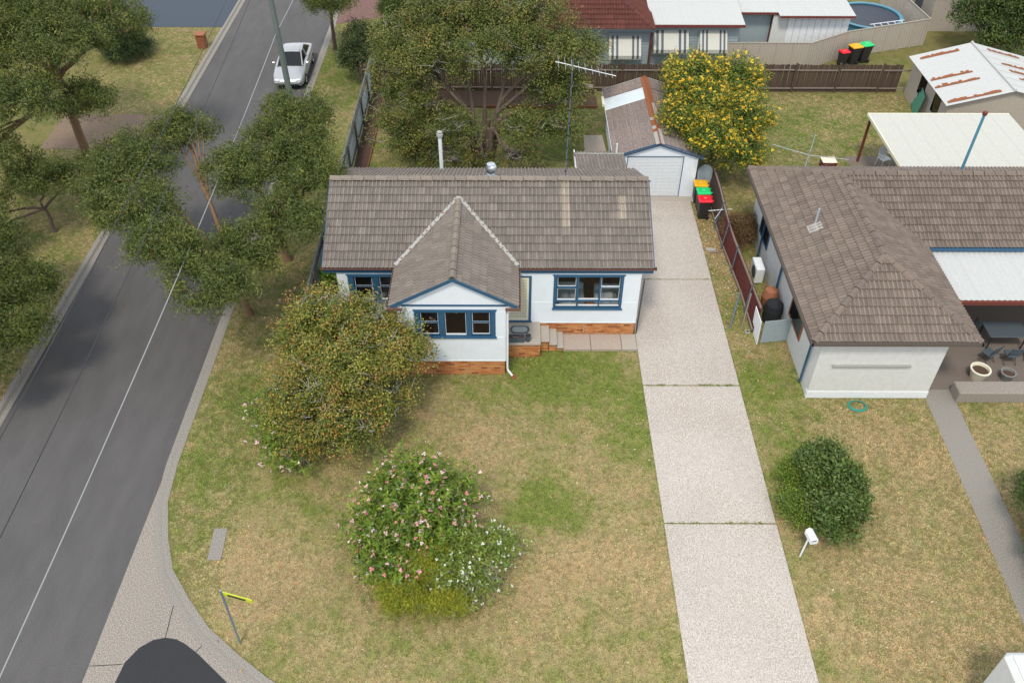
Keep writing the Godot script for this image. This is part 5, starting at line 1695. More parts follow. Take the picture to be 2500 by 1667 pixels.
func small_things() -> void:
	bin("dark wheelie bin with red lid beside the garage", M.red_lid, Vector3(8.76, 0, -33.05), 0, "wheelie bins beside the garage")
	bin("dark wheelie bin with green lid beside the garage", M.green_lid, Vector3(8.80, 0, -33.70), .04, "wheelie bins beside the garage")
	bin("dark wheelie bin with yellow lid beside the garage", M.yellow_lid, Vector3(8.77, 0, -34.33), -.05, "wheelie bins beside the garage")
	bin("dark wheelie bin with red lid against the cream metal fence", M.red_lid, Vector3(19.45, 0, -48.6), .3, "wheelie bins by the cream fence", .9)
	bin("dark wheelie bin with yellow lid against the cream metal fence", M.yellow_lid, Vector3(20.15, 0, -48.9), .3, "wheelie bins by the cream fence", 1.1)
	bin("dark wheelie bin with green lid against the cream metal fence", M.green_lid, Vector3(20.85, 0, -49.15), .3, "wheelie bins by the cream fence", 1.1)
	# arched grey sheet leaning behind the bins
	var mb := MB.new()
	var pl := [Vector2(8.72, .0), Vector2(9.42, .0), Vector2(9.42, 1.25)]
	for k in 9: pl.append(Vector2(9.07 + .35 * cos(PI * .5 + (k - 4) * -.0 + k * PI / 18.0 - .2), 1.25 + .30 * sin(PI * k / 9.0 * .8 + .5)))
	pl = [Vector2(8.72, .0), Vector2(9.42, .0), Vector2(9.42, 1.22), Vector2(9.33, 1.38), Vector2(9.18, 1.47), Vector2(9.02, 1.47), Vector2(8.85, 1.38), Vector2(8.72, 1.20)]
	mb.prism(pl, Vector3(0, 0, -34.98), Vector3.RIGHT, Vector3(0, .98, -.17), Vector3(0, 0, .03))
	tag(part(self, "arched_board", mb, M.weatherboard), "pale blue grey arched board leaning behind the yellow lidded bin", "board")
	for k in 3:
		mb = MB.new()
		mb.tube([Vector3(8.75 + k * .16, 0, -35.6 - k * .3), Vector3(8.72 + k * .1, 1.95, -35.9 - k * .3)], [.02, .02], 6)
		tag(part(self, "steel_rod", mb, M.galv), ["thin steel rod nearest the arched board against the garage", "middle steel rod stacked against the garage side wall", "steel rod farthest behind the arched board against the garage"][k], "rod", "rods stacked against the garage")
	# old aerial thrown over the fence
	var an := thing("old_antenna", "discarded white television aerial hanging over the fence beside the bins", "antenna", Vector3(9.2, .9, -32.1))
	mb = MB.new()
	mb.tube([Vector3(8.75, .98, -32.12), Vector3(9.75, 1.12, -32.05)], [.012, .012], 6)
	mb.tube([Vector3(9.0, .8, -31.75), Vector3(9.5, 1.2, -32.35)], [.012, .012], 6)
	part(an, "boom", mb, M.white)
	for k in 7:
		mb = MB.new()
		var q := Vector3(8.8 + k * .14, .99 + k * .02, -32.1)
		mb.tube([q + Vector3(-.05, -.08, -.16), q + Vector3(.05, .08, .16)], [.005, .005], 5)
		part(an, "element", mb, M.white)
	# porch: mat, planter, bucket
	mb = MB.new()
	var oval := []
	for k in 28:
		var a := TAU * k / 28
		oval.append(Vector2(.335 + .21 * signf(cos(a)) + .17 * cos(a), -24.52 + .215 * sin(a)))
	mb.prism(oval, Vector3(0, .721, 0), Vector3.RIGHT, Vector3(0, 0, 1), Vector3(0, .012, 0))
	var mat := part(self, "door_mat", mb, M.planter)
	tag(mat, "oval grey door mat on the porch before the front door", "mat")
	mb = MB.new()
	var ov2 := []
	for q in oval: ov2.append(Vector2((q.x - .335) * .76 + .335, (q.y + 24.52) * .7 - 24.52))
	mb.prism(ov2, Vector3(0, .733, 0), Vector3.RIGHT, Vector3(0, 0, 1), Vector3(0, .006, 0))
	part(mat, "mat_centre", mb, M.galv)
	var tr := thing("planter_trough", "long dark blue planter trough with dry soil on the porch", "planter", Vector3(.17, .72, -23.92))
	mb = MB.new()
	for q in [[-.17, .50, -24.03, -24.005], [-.17, .50, -23.815, -23.79], [-.17, -.145, -24.005, -23.815], [.475, .50, -24.005, -23.815]]: mb.bb(q[0], q[1], .72, .93, q[2], q[3])
	mb.bb(-.185, .515, .915, .935, -24.045, -24.015); mb.bb(-.185, .515, .915, .935, -23.805, -23.775); mb.bb(.485, .515, .915, .935, -24.015, -23.805)
	part(tr, "trough", mb, M.planter)
	mb = MB.new()
	mb.bb(-.145, .475, .74, .88, -24.005, -23.815)
	part(tr, "soil", mb, M.soil)
	mb = MB.new()
	mb.tube([Vector3(.05, .89, -23.95), Vector3(.15, .90, -23.89), Vector3(.30, .91, -23.90)], [.015, .022, .012], 6)
	part(tr, "dry_twig", mb, M.rail)
	var bk := thing("bucket", "black plastic bucket beside the planter trough on the porch", "bucket", Vector3(.64, .72, -23.90))
	mb = MB.new()
	mb.lathe([[.085, 0], [.085, .002], [.11, .26], [.118, .262], [.118, .28], [.10, .28], [.08, .02], [0, .02]], Vector3(.64, .722, -23.90), 18)
	part(bk, "pail", mb, M.planter)
	mb = MB.new()
	mb.tube([Vector3(.64, .80, -23.92), Vector3(.64, 1.12, -24.00)], [.014, .012], 6)
	part(bk, "stick", mb, M.rail)
	# letterbox
	var lb := thing("letterbox", "small white letterbox on a leaning white post beside the driveway", "letterbox", Vector3(8.87, 0, -15.0))
	mb = MB.new()
	mb.tube([Vector3(8.87, -.05, -15.0), Vector3(8.93, .95, -15.02)], [.028, .028], 8)
	part(lb, "post", mb, M.white)
	mb = MB.new()
	var bs := Basis(Vector3.UP, .18)
	mb.prism([Vector2(-.11, 0), Vector2(.11, 0), Vector2(.11, .17), Vector2(.0, .25), Vector2(-.11, .17)], Vector3(8.95, .94, -15.22), bs * Vector3.RIGHT, Vector3.UP, bs * Vector3(0, 0, .42))
	part(lb, "box", mb, M.white)
	mb = MB.new()
	mb.box(Vector3(8.99, 1.10, -14.795), Vector3(.15, .02, .012), bs)
	part(lb, "slot", mb, M.dark)
	# flat stones and a pit lid on the strip
	mb = MB.new()
	mb.prism([Vector2(0, 0), Vector2(.34, .02), Vector2(.46, .12), Vector2(.40, .22), Vector2(.05, .2)], Vector3(8.5, .0, -30.65), Vector3.RIGHT, Vector3(0, 0, 1), Vector3(0, .05, 0))
	tag(part(self, "flat_stone", mb, M.flash), "flat pale stone on the grass strip beside the driveway edge", "stone")
	mb = MB.new()
	mb.tube([Vector3(8.65, .04, -30.28), Vector3(9.35, .05, -30.42)], [.035, .03], 6)
	tag(part(self, "branch_stick", mb, M.rail), "pale dead stick lying beside the flat stone", "stick")
	mb = MB.new()
	mb.cbox(Vector3(9.28, .02, -25.2), Vector3(.17, .05, .2), .01)
	var pit := part(self, "meter_pit", mb, M.flash)
	tag(pit, "small pale concrete water meter surround near the timber prop", "pit")
	mb = MB.new()
	mb.bb(9.24, 9.32, .045, .05, -25.25, -25.15)
	part(pit, "opening", mb, M.dark)
	# service lids on the corner verge
	mb = MB.new()
	mb.cbox(Vector3(-9.07, .0, -15.4), Vector3(.42, .05, 1.15), .01, Basis(Vector3.UP, .06))
	tag(part(self, "service_lid", mb, M.kerb), "long concrete service pit lid set in the corner verge", "pit")
	# street sign
	var ss := thing("street_sign", "street name blade on a grey blue post at the corner verge", "sign", Vector3(-7.62, 0, -12.12))
	mb = MB.new()
	mb.tube([Vector3(-7.62, -.1, -12.12), Vector3(-7.60, 2.62, -12.2)], [.03, .03], 8)
	part(ss, "post", mb, M.sign_post)
	mb = MB.new()
	mb.cbox(Vector3(-7.15, 2.5, -12.08), Vector3(.86, .16, .025), .005, Basis(Vector3.UP, -.28))
	part(ss, "blade", mb, M.sign_green)
	mb = MB.new()
	mb.cbox(Vector3(-7.18, 2.5, -12.069), Vector3(.52, .06, .025), .004, Basis(Vector3.UP, -.28))
	part(ss, "lettering_band", mb, M.dark)

# ------------------------------------------------------------------ poles and wires
func wires() -> void:
	var p := thing("power_pole", "tall grey timber power pole on the verge beside the road", "pole", Vector3(-11.0, 0, -40.0))
	var mb := MB.new()
	mb.tube([Vector3(-11.0, -.1, -40), Vector3(-11.15, 9.6, -40)], [.17, .12], 12)
	part(p, "shaft", mb, M.pole)
	for y in [8.3, 8.9]:
		mb = MB.new()
		mb.cbox(Vector3(-11.13, y, -40 + .1), Vector3(2.6, .11, .09), .008)
		part(p, "cross_arm", mb, M.post_grey)
	for q in [[-12.25, 8.36], [-11.6, 8.36], [-10.6, 8.36], [-10.1, 8.36]]:
		mb = MB.new()
		mb.lathe([[.03, 0], [.05, .04], [.03, .07], [.05, .10], [.02, .14], [0, .14]], Vector3(q[0], q[1], -39.9), 10)
		part(p, "insulator", mb, M.redbrown)
	var n := 0
	for q in [[-12.3, 8.45, -11.25, 8.3, .014, "wire", "outermost black power wire strung along the road"], [-11.3, 8.45, -10.1, 8.3, .014, "wire", "black power wire strung above the kerb line"], [-11.15, 5.6, -11.1, 4.9, .019, "cable_pale", "pale grey telephone cable strung lowest along the road"]]:
		var pts := []
		var rr := []
		for i in 25:
			var t := i / 24.0
			pts.append(Vector3(lerpf(q[0], q[2], t), lerpf(q[1], q[3], t) - 1.1 * 4 * t * (1 - t) * .5, lerpf(-40, 0, t)))
			rr.append(q[4])
		mb = MB.new()
		mb.tube(pts, rr, 6)
		tag(part(self, "overhead_wire", mb, M[q[5]]), q[6], "wire", "overhead wires along the road")
		pts = []
		rr = []
		for i in 13:
			var t := i / 12.0
			pts.append(Vector3(q[0] - t * .3, q[1] - .7 * 4 * t * (1 - t) * .5, lerpf(-40, -75, t)))
			rr.append(q[4])
		mb = MB.new()
		mb.tube(pts, rr, 6)
		tag(part(self, "overhead_wire", mb, M[q[5]]), q[6] + " beyond the power pole", "wire", "overhead wires along the road")
	for q in [[-11.2, 7.6, -40, -24, 5.6, -46, "thin service wire crossing from the power pole to the far side"], [-11.2, 7.4, -40, 12.9, 4.6, -50.5, "thin service wire running from the power pole to the house behind"]]:
		var pts := []
		var rr := []
		for i in 15:
			var t := i / 14.0
			pts.append(Vector3(lerpf(q[0], q[3], t), lerpf(q[1], q[4], t) - .8 * t * (1 - t) * 2, lerpf(q[2], q[5], t)))
			rr.append(.011)
		mb = MB.new()
		mb.tube(pts, rr, 5)
		tag(part(self, "overhead_wire", mb, M.wire), q[6], "wire", "service wires")

# ------------------------------------------------------------------ cars
func car(label: String, paint: Material, at: Vector3, turn: float) -> void:
	var c := thing("parked_car", label, "car", at, turn)
	# stations along the length (front at +z): z, half width at sill, belt, bonnet or deck height
	var st := [[2.22, .52, .62, .40, .50], [2.12, .72, .78, .24, .66], [1.75, .82, .86, .18, .78], [1.1, .86, .89, .17, .88], [.4, .87, .90, .17, .94], [-.6, .87, .90, .17, .95], [-1.4, .86, .89, .17, .95], [-1.95, .82, .86, .20, .92], [-2.18, .74, .80, .30, .86], [-2.25, .60, .66, .42, .72]]
	var mb := MB.new()
	var prof := func(s: Array) -> Array:
		var q := []
		var y0: float = s[3]; var y1: float = s[4]; var a: float = s[1]; var b: float = s[2]
		for e in [[a * .92, y0], [a, y0 + .07], [b, lerpf(y0, y1, .45)], [b, lerpf(y0, y1, .72)], [b * .965, y1 - .05], [b * .86, y1], [b * .45, y1 + .025], [0.0, y1 + .03]]: q.append(Vector3(e[0], e[1], s[0]))
		return q
	var rows := []
	for s in st:
		var q: Array = prof.call(s)
		var full := []
		for k in q: full.append(k)
		for k in range(q.size() - 2, -1, -1): full.append(Vector3(-q[k].x, q[k].y, q[k].z))
		rows.append(full)
	var nn := []
	for i in rows.size():
		var r := []
		for k in rows[i].size():
			var du: Vector3 = rows[i][mini(k + 1, rows[i].size() - 1)] - rows[i][maxi(k - 1, 0)]
			var dv: Vector3 = rows[mini(i + 1, rows.size() - 1)][k] - rows[maxi(i - 1, 0)][k]
			r.append(du.cross(dv).normalized() * -1.0)
		nn.append(r)
	for i in rows.size() - 1:
		for k in rows[i].size() - 1:
			mb.squad([rows[i][k], rows[i + 1][k], rows[i + 1][k + 1], rows[i][k + 1]], [nn[i][k], nn[i + 1][k], nn[i + 1][k + 1], nn[i][k + 1]])
	for e in [0, rows.size() - 1]:
		for k in range(1, rows[e].size() - 1):
			if e == 0: mb.tri(rows[e][0], rows[e][k], rows[e][k + 1])
			else: mb.tri(rows[e][0], rows[e][k + 1], rows[e][k])
	part(c, "body", mb, paint, true)
	# cabin: roof shell and pillars, glass between
	var A := Vector3(.72, .93, 1.02); var B := Vector3(.58, 1.40, .22); var C := Vector3(.57, 1.42, -.72); var D := Vector3(.70, .95, -1.62)
	mb = MB.new()
	var roof_pts := [[.24, 1.39], [0.0, 1.435], [-.35, 1.455], [-.72, 1.42]]
	for i in 3:
		var p: Array = roof_pts[i]; var q: Array = roof_pts[i + 1]
		for sx in [-1.0, 1.0]:
			mb.quad(Vector3(0, p[1] + .03, p[0]), Vector3(sx * .45, p[1] + .018, p[0]), Vector3(sx * .45, q[1] + .018, q[0]), Vector3(0, q[1] + .03, q[0]))
			mb.quad(Vector3(sx * .45, p[1] + .018, p[0]), Vector3(sx * .60, p[1] - .03, p[0]), Vector3(sx * .60, q[1] - .03, q[0]), Vector3(sx * .45, q[1] + .018, q[0]))
	for sx in [-1.0, 1.0]:
		var m := Vector3(sx, 1, 1)
		for s in [[A, B], [D, C], [Vector3(.76, .95, -.25), Vector3(.59, 1.42, -.25)]]:
			mb.tube([s[0] * m, s[1] * m], [.045, .035], 6)
		mb.tube([B * m, C * m], [.035, .035], 6)
	part(c, "roof", mb, paint, true)
	mb = MB.new()
	mb.quad(Vector3(-.70, .93, 1.02), Vector3(.70, .93, 1.02), Vector3(.56, 1.40, .23), Vector3(-.56, 1.40, .23))
	part(c, "windscreen", mb, M.car_glass, true)
	mb = MB.new()
	mb.quad(Vector3(.68, .95, -1.62), Vector3(-.68, .95, -1.62), Vector3(-.55, 1.42, -.73), Vector3(.55, 1.42, -.73))
	part(c, "rear_window", mb, M.car_glass, true)
	for sx in [-1.0, 1.0]:
		for s in [[.95, -.23, .24, -.23], [-.27, -1.50, -.27, -.74]]:
			mb = MB.new()
			mb.quad(Vector3(sx * .74, .93, s[0]), Vector3(sx * .74, .93, s[1]), Vector3(sx * .585, 1.40, s[3]), Vector3(sx * .585, 1.40, s[2]))
			part(c, "side_window", mb, M.car_glass, true)
		mb = MB.new()
		mb.cbox(Vector3(sx * .95, .98, .72), Vector3(.18, .11, .09), .03)
		part(c, "mirror", mb, paint, true)
		mb = MB.new()
		mb.cbox(Vector3(sx * .58, .60, 2.12), Vector3(.30, .13, .16), .04, Basis(Vector3.UP, sx * .35))
		part(c, "headlight", mb, M.lamp, true)
		for zz in [1.35, -1.32]:
			var wh := node(c, "wheel", Vector3(sx * .80, .31, zz))
			mb = MB.new()
			mb.lathe([[.19, -.09], [.29, -.10], [.31, -.06], [.31, .06], [.29, .10], [.19, .09]], Vector3.ZERO, 20, Basis(Vector3.BACK, PI / 2))
			part(wh, "tyre", mb, M.rubber, true)
			mb = MB.new()
			mb.lathe([[0, .085], [.06, .085], [.17, .06], [.195, .085]], Vector3.ZERO, 14, Basis(Vector3.BACK, -sx * PI / 2))
			part(wh, "rim", mb, M.alloy, true)
	mb = MB.new()
	mb.cbox(Vector3(0, .36, 2.17), Vector3(1.0, .13, .1), .02)
	part(c, "grille", mb, M.dark, true)
	mb = MB.new()
	mb.cbox(Vector3(0, .46, 2.235), Vector3(.37, .10, .02), .004)
	part(c, "number_plate", mb, M.white, true)

func cars() -> void:
	car("silver sedan parked at the kerb facing along the road", M.car_silver, Vector3(-12.62, -.12, -47.7), .03)
	car("dark blue car standing on the pink driveway", M.car_blue, Vector3(-4.6, .01, -57.6), PI * .5)
	car("white car parked far across the road behind the gum tree", M.car_white, Vector3(-31.2, .01, -57.5), PI * .5)

# ------------------------------------------------------------------ neighbours
func hip_roof(h: Node3D, planes: Array, base: Color, m: Material, course: float, wd: float, singles: Array) -> MeshInstance3D:
	var deck := MB.new()
	deck.col = base * .7
	for p in planes:
		var o: Vector3 = p[0]; var u: Vector3 = p[1]; var v: Vector3 = p[2]; var poly: Array = p[3]
		var w := []
		for q in poly: w.append(o + u * q.x + v * q.y - u.cross(v) * .02)
		for k in range(1, w.size() - 1): deck.tri(w[0], w[k], w[k + 1])
	var rf := part(h, "roof", deck, m)
	var rest := MB.new()
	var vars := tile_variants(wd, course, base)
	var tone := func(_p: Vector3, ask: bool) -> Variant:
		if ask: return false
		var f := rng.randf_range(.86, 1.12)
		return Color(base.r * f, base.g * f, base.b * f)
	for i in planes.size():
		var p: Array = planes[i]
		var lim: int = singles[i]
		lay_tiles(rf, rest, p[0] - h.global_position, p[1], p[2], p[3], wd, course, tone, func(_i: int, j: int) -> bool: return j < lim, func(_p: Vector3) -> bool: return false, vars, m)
	stuff(part(rf, "roof_tiles", rest, m, true))
	return rf

func brick_box(parent: Node3D, called: String, r: Array, m: Material) -> MeshInstance3D:
	var mb := MB.new()
	mb.bb(r[0], r[1], r[2], r[3], r[4], r[5])
	return part(parent, called, mb, m)

func neighbour_right() -> void:
	rng.seed = 61
	var h := thing("house", "white rendered house with hipped grey brown tiled roof beyond the red fence", "house", Vector3(15, 0, -27))
	var s := .467; var c := .8843; var sl := 3.212; var y := 3.0
	var planes := [
		[Vector3(10.2, y, -32.38), Vector3.BACK, Vector3(c, s, 0), [Vector2(0, 0), Vector2(10.98, 0), Vector2(8.14, sl), Vector2(2.84, sl)]],
		[Vector3(10.2, y, -21.4), Vector3.RIGHT, Vector3(0, s, -c), [Vector2(0, 0), Vector2(5.68, 0), Vector2(2.84, sl)]],
		[Vector3(15.88, y, -21.4), Vector3.FORWARD, Vector3(-c, s, 0), [Vector2(0, 0), Vector2(5.3, 0), Vector2(8.14, sl), Vector2(2.84, sl)]],
		[Vector3(13.04, y, -26.7), Vector3.RIGHT, Vector3(0, s, -c), [Vector2(2.84, 0), Vector2(15, 0), Vector2(15, sl), Vector2(0, sl)]],
		[Vector3(28, y, -32.38), Vector3.LEFT, Vector3(0, s, c), [Vector2(0, 0), Vector2(17.8, 0), Vector2(14.96, sl), Vector2(0, sl)]]]
	var base := Color(.27, .215, .18)
	var rf := hip_roof(h, planes, base, M.tile, .3212, .316, [4, 10, 0, 0, 0])
	var tones := [Color(.27, .21, .175), Color(.30, .235, .19), Color(.245, .195, .165)]
	var up := Vector3.UP * .055
	var g := h.global_position
	for q in [[Vector3(10.2, y, -21.4), Vector3(13.04, 4.5, -24.24)], [Vector3(15.88, y, -21.4), Vector3(13.04, 4.5, -24.24)], [Vector3(10.2, y, -32.38), Vector3(13.04, 4.5, -29.54)], [Vector3(13.04, 4.5, -24.24), Vector3(13.04, 4.5, -29.54)], [Vector3(13.04, 4.5, -29.54), Vector3(28, 4.5, -29.54)]]:
		caps(rf, q[0] + up - g, q[1] + up - g, Vector3.UP, .43, .13, M.tile, tones, "ridge_cap" if q[0].y > 4 else "hip_cap")
	# walls
	var mb := MB.new()
	mb.bb(10.70, 15.05, 0, 2.95, -21.85, -21.70)
	mb.bb(10.70, 10.85, 0, 2.95, -32.0, -21.85)
	mb.bb(14.90, 15.05, 0, 2.95, -27.1, -21.85)
	mb.bb(15.05, 27.9, 0, 2.95, -27.1, -26.95)
	mb.bb(10.85, 27.9, 0, 2.95, -32.0, -31.85)
	part(h, "wall", mb, M.render_wall)
	mb = MB.new()
	mb.bb(10.68, 15.07, -.05, .32, -21.86, -21.675)
	part(h, "base_course", mb, M.white)
	mb = MB.new()
	mb.bb(11.25, 14.0, 1.62, 1.68, -21.70, -21.60)
	part(h, "ledge", mb, M.flash)
	mb = MB.new()
	mb.bb(10.25, 15.83, 2.86, 2.90, -32.3, -21.45)
	mb.bb(15.83, 27.9, 2.86, 2.90, -32.3, -26.75)
	part(h, "soffit", mb, M.white)
	for q in [[10.14, 15.94, 2.88, 3.02, -21.40, -21.32], [10.12, 10.20, 2.88, 3.02, -32.4, -21.32], [15.88, 15.96, 2.88, 3.02, -26.6, -21.32]]:
		brick_box(h, "gutter", q, M.post_grey)
	brick_box(h, "gutter", [15.9, 27.9, 2.90, 3.02, -26.7, -26.62], M.blue)
	for zz in [-29.9, -26.9, -22.4]:
		mb = MB.new()
		mb.tube([Vector3(10.2, 2.9, zz), Vector3(10.62, 2.55, zz), Vector3(10.63, .1, zz)], [.045, .045, .045], 8)
		part(h, "downpipe", mb, M.blue)
	for q in [[-25.2, -23.6, "sash_orange"], [-30.6, -29.2, ""]]:
		var w := node(h, "window", Vector3(10.7, 1.1, (q[0] + q[1]) * .5) - g)
		mb = MB.new()
		for r in [[1.0, 1.08, q[0], q[1]], [2.32, 2.40, q[0], q[1]], [1.08, 2.32, q[0], q[0] + .07], [1.08, 2.32, q[1] - .07, q[1]]]: mb.bb(10.66, 10.70, r[0], r[1], r[2], r[3])
		part(w, "frame", mb, M.terracotta if q[2] else M.blue)
		mb = MB.new()
		mb.bb(10.68, 10.695, 1.08, 2.32, q[0] + .07, q[1] - .07)
		part(w, "pane", mb, M.car_glass)
	# sheet awning over the side terrace
	var cp := node(h, "terrace_roof", Vector3(20, 2.8, -25) - g)
	for k in 12:
		mb = MB.new()
		corrugated(mb, Vector3(15.95 + k * 1.0, 2.74, -23.93), Vector3.RIGHT, Vector3(0, .11, -2.75).normalized(), 1.01, 2.76, .20, .014, 6, true)
		part(cp, "roof_sheet", mb, M.white_roof)
	mb = MB.new()
	mb.bb(15.95, 27.9, 2.56, 2.72, -23.95, -23.86)
	part(cp, "beam", mb, M.redbrown)
	for x in [16.05, 21.0, 26.0]:
		mb = MB.new()
		mb.bb(x, x + .09, 0, 2.56, -23.95, -23.86)
		part(cp, "post", mb, M.redbrown)
	mb = MB.new()
	mb.tube([Vector3(11.55, 3.6, -27.2), Vector3(11.62, 4.35, -27.35)], [.05, .05], 8)
	part(h, "vent_pipe", mb, M.galv)
	mb = MB.new()
	mb.cbox(Vector3(11.5, 3.74, -27.0), Vector3(.55, .05, .5), .02, Basis(Vector3.BACK, .486))
	part(h, "vent_flashing", mb, M.flash)
	# a blue mast with a red cap on the back of the roof
	var mast := thing("roof_mast", "leaning blue mast with red cap at the back of the hipped roof", "mast", Vector3(18.6, 3.6, -31))
	mb = MB.new()
	mb.tube([Vector3(18.55, 3.65, -31.0), Vector3(18.6, 6.28, -31.05)], [.06, .055], 10)
	part(mast, "pole", mb, M.pool_blue)
	mb = MB.new()
	mb.lathe([[.08, 0], [.10, .05], [.10, .14], [0, .18]], Vector3(18.6, 6.24, -31.05), 12)
	part(mast, "cap", mb, M.redbrown)
	mb = MB.new()
	mb.cbox(Vector3(18.55, 3.72, -31.0), Vector3(.4, .05, .3), .01, Basis(Vector3.RIGHT, -.486))
	part(mast, "flashing", mb, M.flash)
	# raised brick planter with pots, table and chairs, hose
	var pl := thing("raised_planter", "low pale walled terrace edge beside the neighbour's front path", "planter", Vector3(19, 0, -21.7))
	mb = MB.new()
	mb.cbox(Vector3(20.9, .25, -21.75), Vector3(9.7, .5, .62), .03)
	part(pl, "wall", mb, M.concrete)
	for q in [[17.3, -22.7, .34, .42, "cream", "large cream plant pot standing on the terrace edge"], [18.35, -22.65, .25, .3, "pot_grey", "smaller grey plant pot standing on the terrace edge"]]:
		var pt := thing("plant_pot", q[5], "pot", Vector3(q[0], .02, q[1]))
		mb = MB.new()
		mb.lathe([[q[2] * .7, 0], [q[2], q[3]], [q[2] * 1.08, q[3]], [q[2] * 1.08, q[3] + .05], [q[2] * .9, q[3] + .05], [q[2] * .85, q[3] - .06]], Vector3(q[0], .02, q[1]), 20)
		part(pt, "pot", mb, M[q[4]])
		mb = MB.new()
		mb.lathe([[q[2] * .87, 0], [0, .03]], Vector3(q[0], q[3] - .04, q[1]), 16)
		part(pt, "soil", mb, M.soil)
	var tb := thing("terrace_table", "dark outdoor table under the neighbour's white terrace roof", "table", Vector3(18.9, .02, -24.6))
	mb = MB.new()
	mb.cbox(Vector3(18.9, .72, -24.6), Vector3(1.5, .04, .9), .01)
	part(tb, "table_top", mb, M.planter)
	for q in [[-.65, -.38], [.65, -.38], [-.65, .38], [.65, .38]]:
		mb = MB.new()
		mb.bb(18.9 + q[0] - .02, 18.9 + q[0] + .02, .02, .70, -24.6 + q[1] - .02, -24.6 + q[1] + .02)
		part(tb, "leg", mb, M.dark)
	var spots := [[18.0, -23.6, .5, "folding chair at the corner of the terrace table nearest the plant pots"], [18.8, -23.55, .0, "folding chair at the front side of the terrace table"], [19.7, -23.7, -.4, "folding chair at the far front corner of the terrace table"], [17.7, -24.9, 1.5, "folding chair at the end of the terrace table by the wall"]]
	for q in spots:
		var ch := thing("folding_chair", "dark " + q[3], "chair", Vector3(q[0], .02, q[1]), q[2], "chairs round the terrace table")
		mb = MB.new()
		mb.cbox(Vector3(0, .44, 0), Vector3(.44, .03, .42), .008)
		part(ch, "seat", mb, M.planter, true)
		mb = MB.new()
		mb.cbox(Vector3(0, .74, .23), Vector3(.44, .32, .02), .008, Basis(Vector3.RIGHT, .18))
		part(ch, "backrest", mb, M.planter, true)
		for sx in [-.21, .21]:
			mb = MB.new()
			mb.tube([Vector3(sx, 0, .22), Vector3(sx, .44, -.18)], [.012, .012], 6)
			part(ch, "leg", mb, M.dark, true)
			mb = MB.new()
			mb.tube([Vector3(sx, 0, -.22), Vector3(sx, .44, .16), Vector3(sx, .92, .27)], [.012, .012, .012], 6)
			part(ch, "leg", mb, M.dark, true)
	var hose := MB.new()
	var pts := []
	var rr := []
	for i in 61:
		var a := TAU * i / 15.0
		var r := .34 - .02 * (i / 15)
		pts.append(Vector3(12.45 + r * cos(a), .025 + .012 * (i / 15.0), -21.25 + r * .8 * sin(a)))
		rr.append(.014)
	hose.tube(pts, rr, 6)
	tag(part(self, "garden_hose", hose, M.hose), "coiled teal garden hose on the grass below the white wall", "hose")
	# air conditioner and covered barbecue in the side passage
	var ac := thing("air_conditioner", "white air conditioner unit standing beside the neighbour's side wall", "air conditioner", Vector3(10.3, 0, -28.6))
	mb = MB.new()
	mb.cbox(Vector3(10.3, .42, -28.6), Vector3(.36, .72, .86), .02)
	part(ac, "case", mb, M.white)
	mb = MB.new()
	mb.lathe([[.27, 0], [.27, .015], [.22, .02], [0, .02]], Vector3(10.12, .44, -28.5), 18, Basis(Vector3.BACK, PI / 2))
	part(ac, "fan_grille", mb, M.planter)
	var bq := thing("covered_barbecue", "barbecue under a black and brown cover in the side passage", "barbecue", Vector3(10.35, 0, -26.1))
	mb = MB.new()
	mb.lathe([[.36, 0], [.38, .55], [.33, .85], [.18, .98], [0, 1.0]], Vector3(10.35, 0, -25.95), 12)
	part(bq, "cover", mb, M.cloth)
	mb = MB.new()
	mb.lathe([[.30, .4], [.34, .75], [.24, 1.05], [0, 1.12]], Vector3(10.32, 0, -26.55), 12)
	part(bq, "top_cover", mb, M.terracotta)
	# tub of the caravan corner at the street
	var cv := thing("utility_trailer", "white trailer roof edge standing by the neighbour's front boundary", "trailer", Vector3(13.6, 0, -10.2))
	mb = MB.new()
	mb.cbox(Vector3(13.8, 1.55, -9.3), Vector3(3.0, 2.1, 2.6), .12)
	part(cv, "body", mb, M.render_wall)
	mb = MB.new()
	mb.cbox(Vector3(13.8, 2.63, -9.3), Vector3(2.7, .08, 2.3), .03)
	part(cv, "roof_panel", mb, M.white)
	for sx in [12.9, 14.7]:
		mb = MB.new()
		mb.lathe([[0, -.1], [.3, -.1], [.33, -.05], [.33, .05], [.3, .1], [0, .1]], Vector3(sx, .33, -10.35), 18, Basis(Vector3.RIGHT, PI / 2))
		part(cv, "wheel", mb, M.rubber)

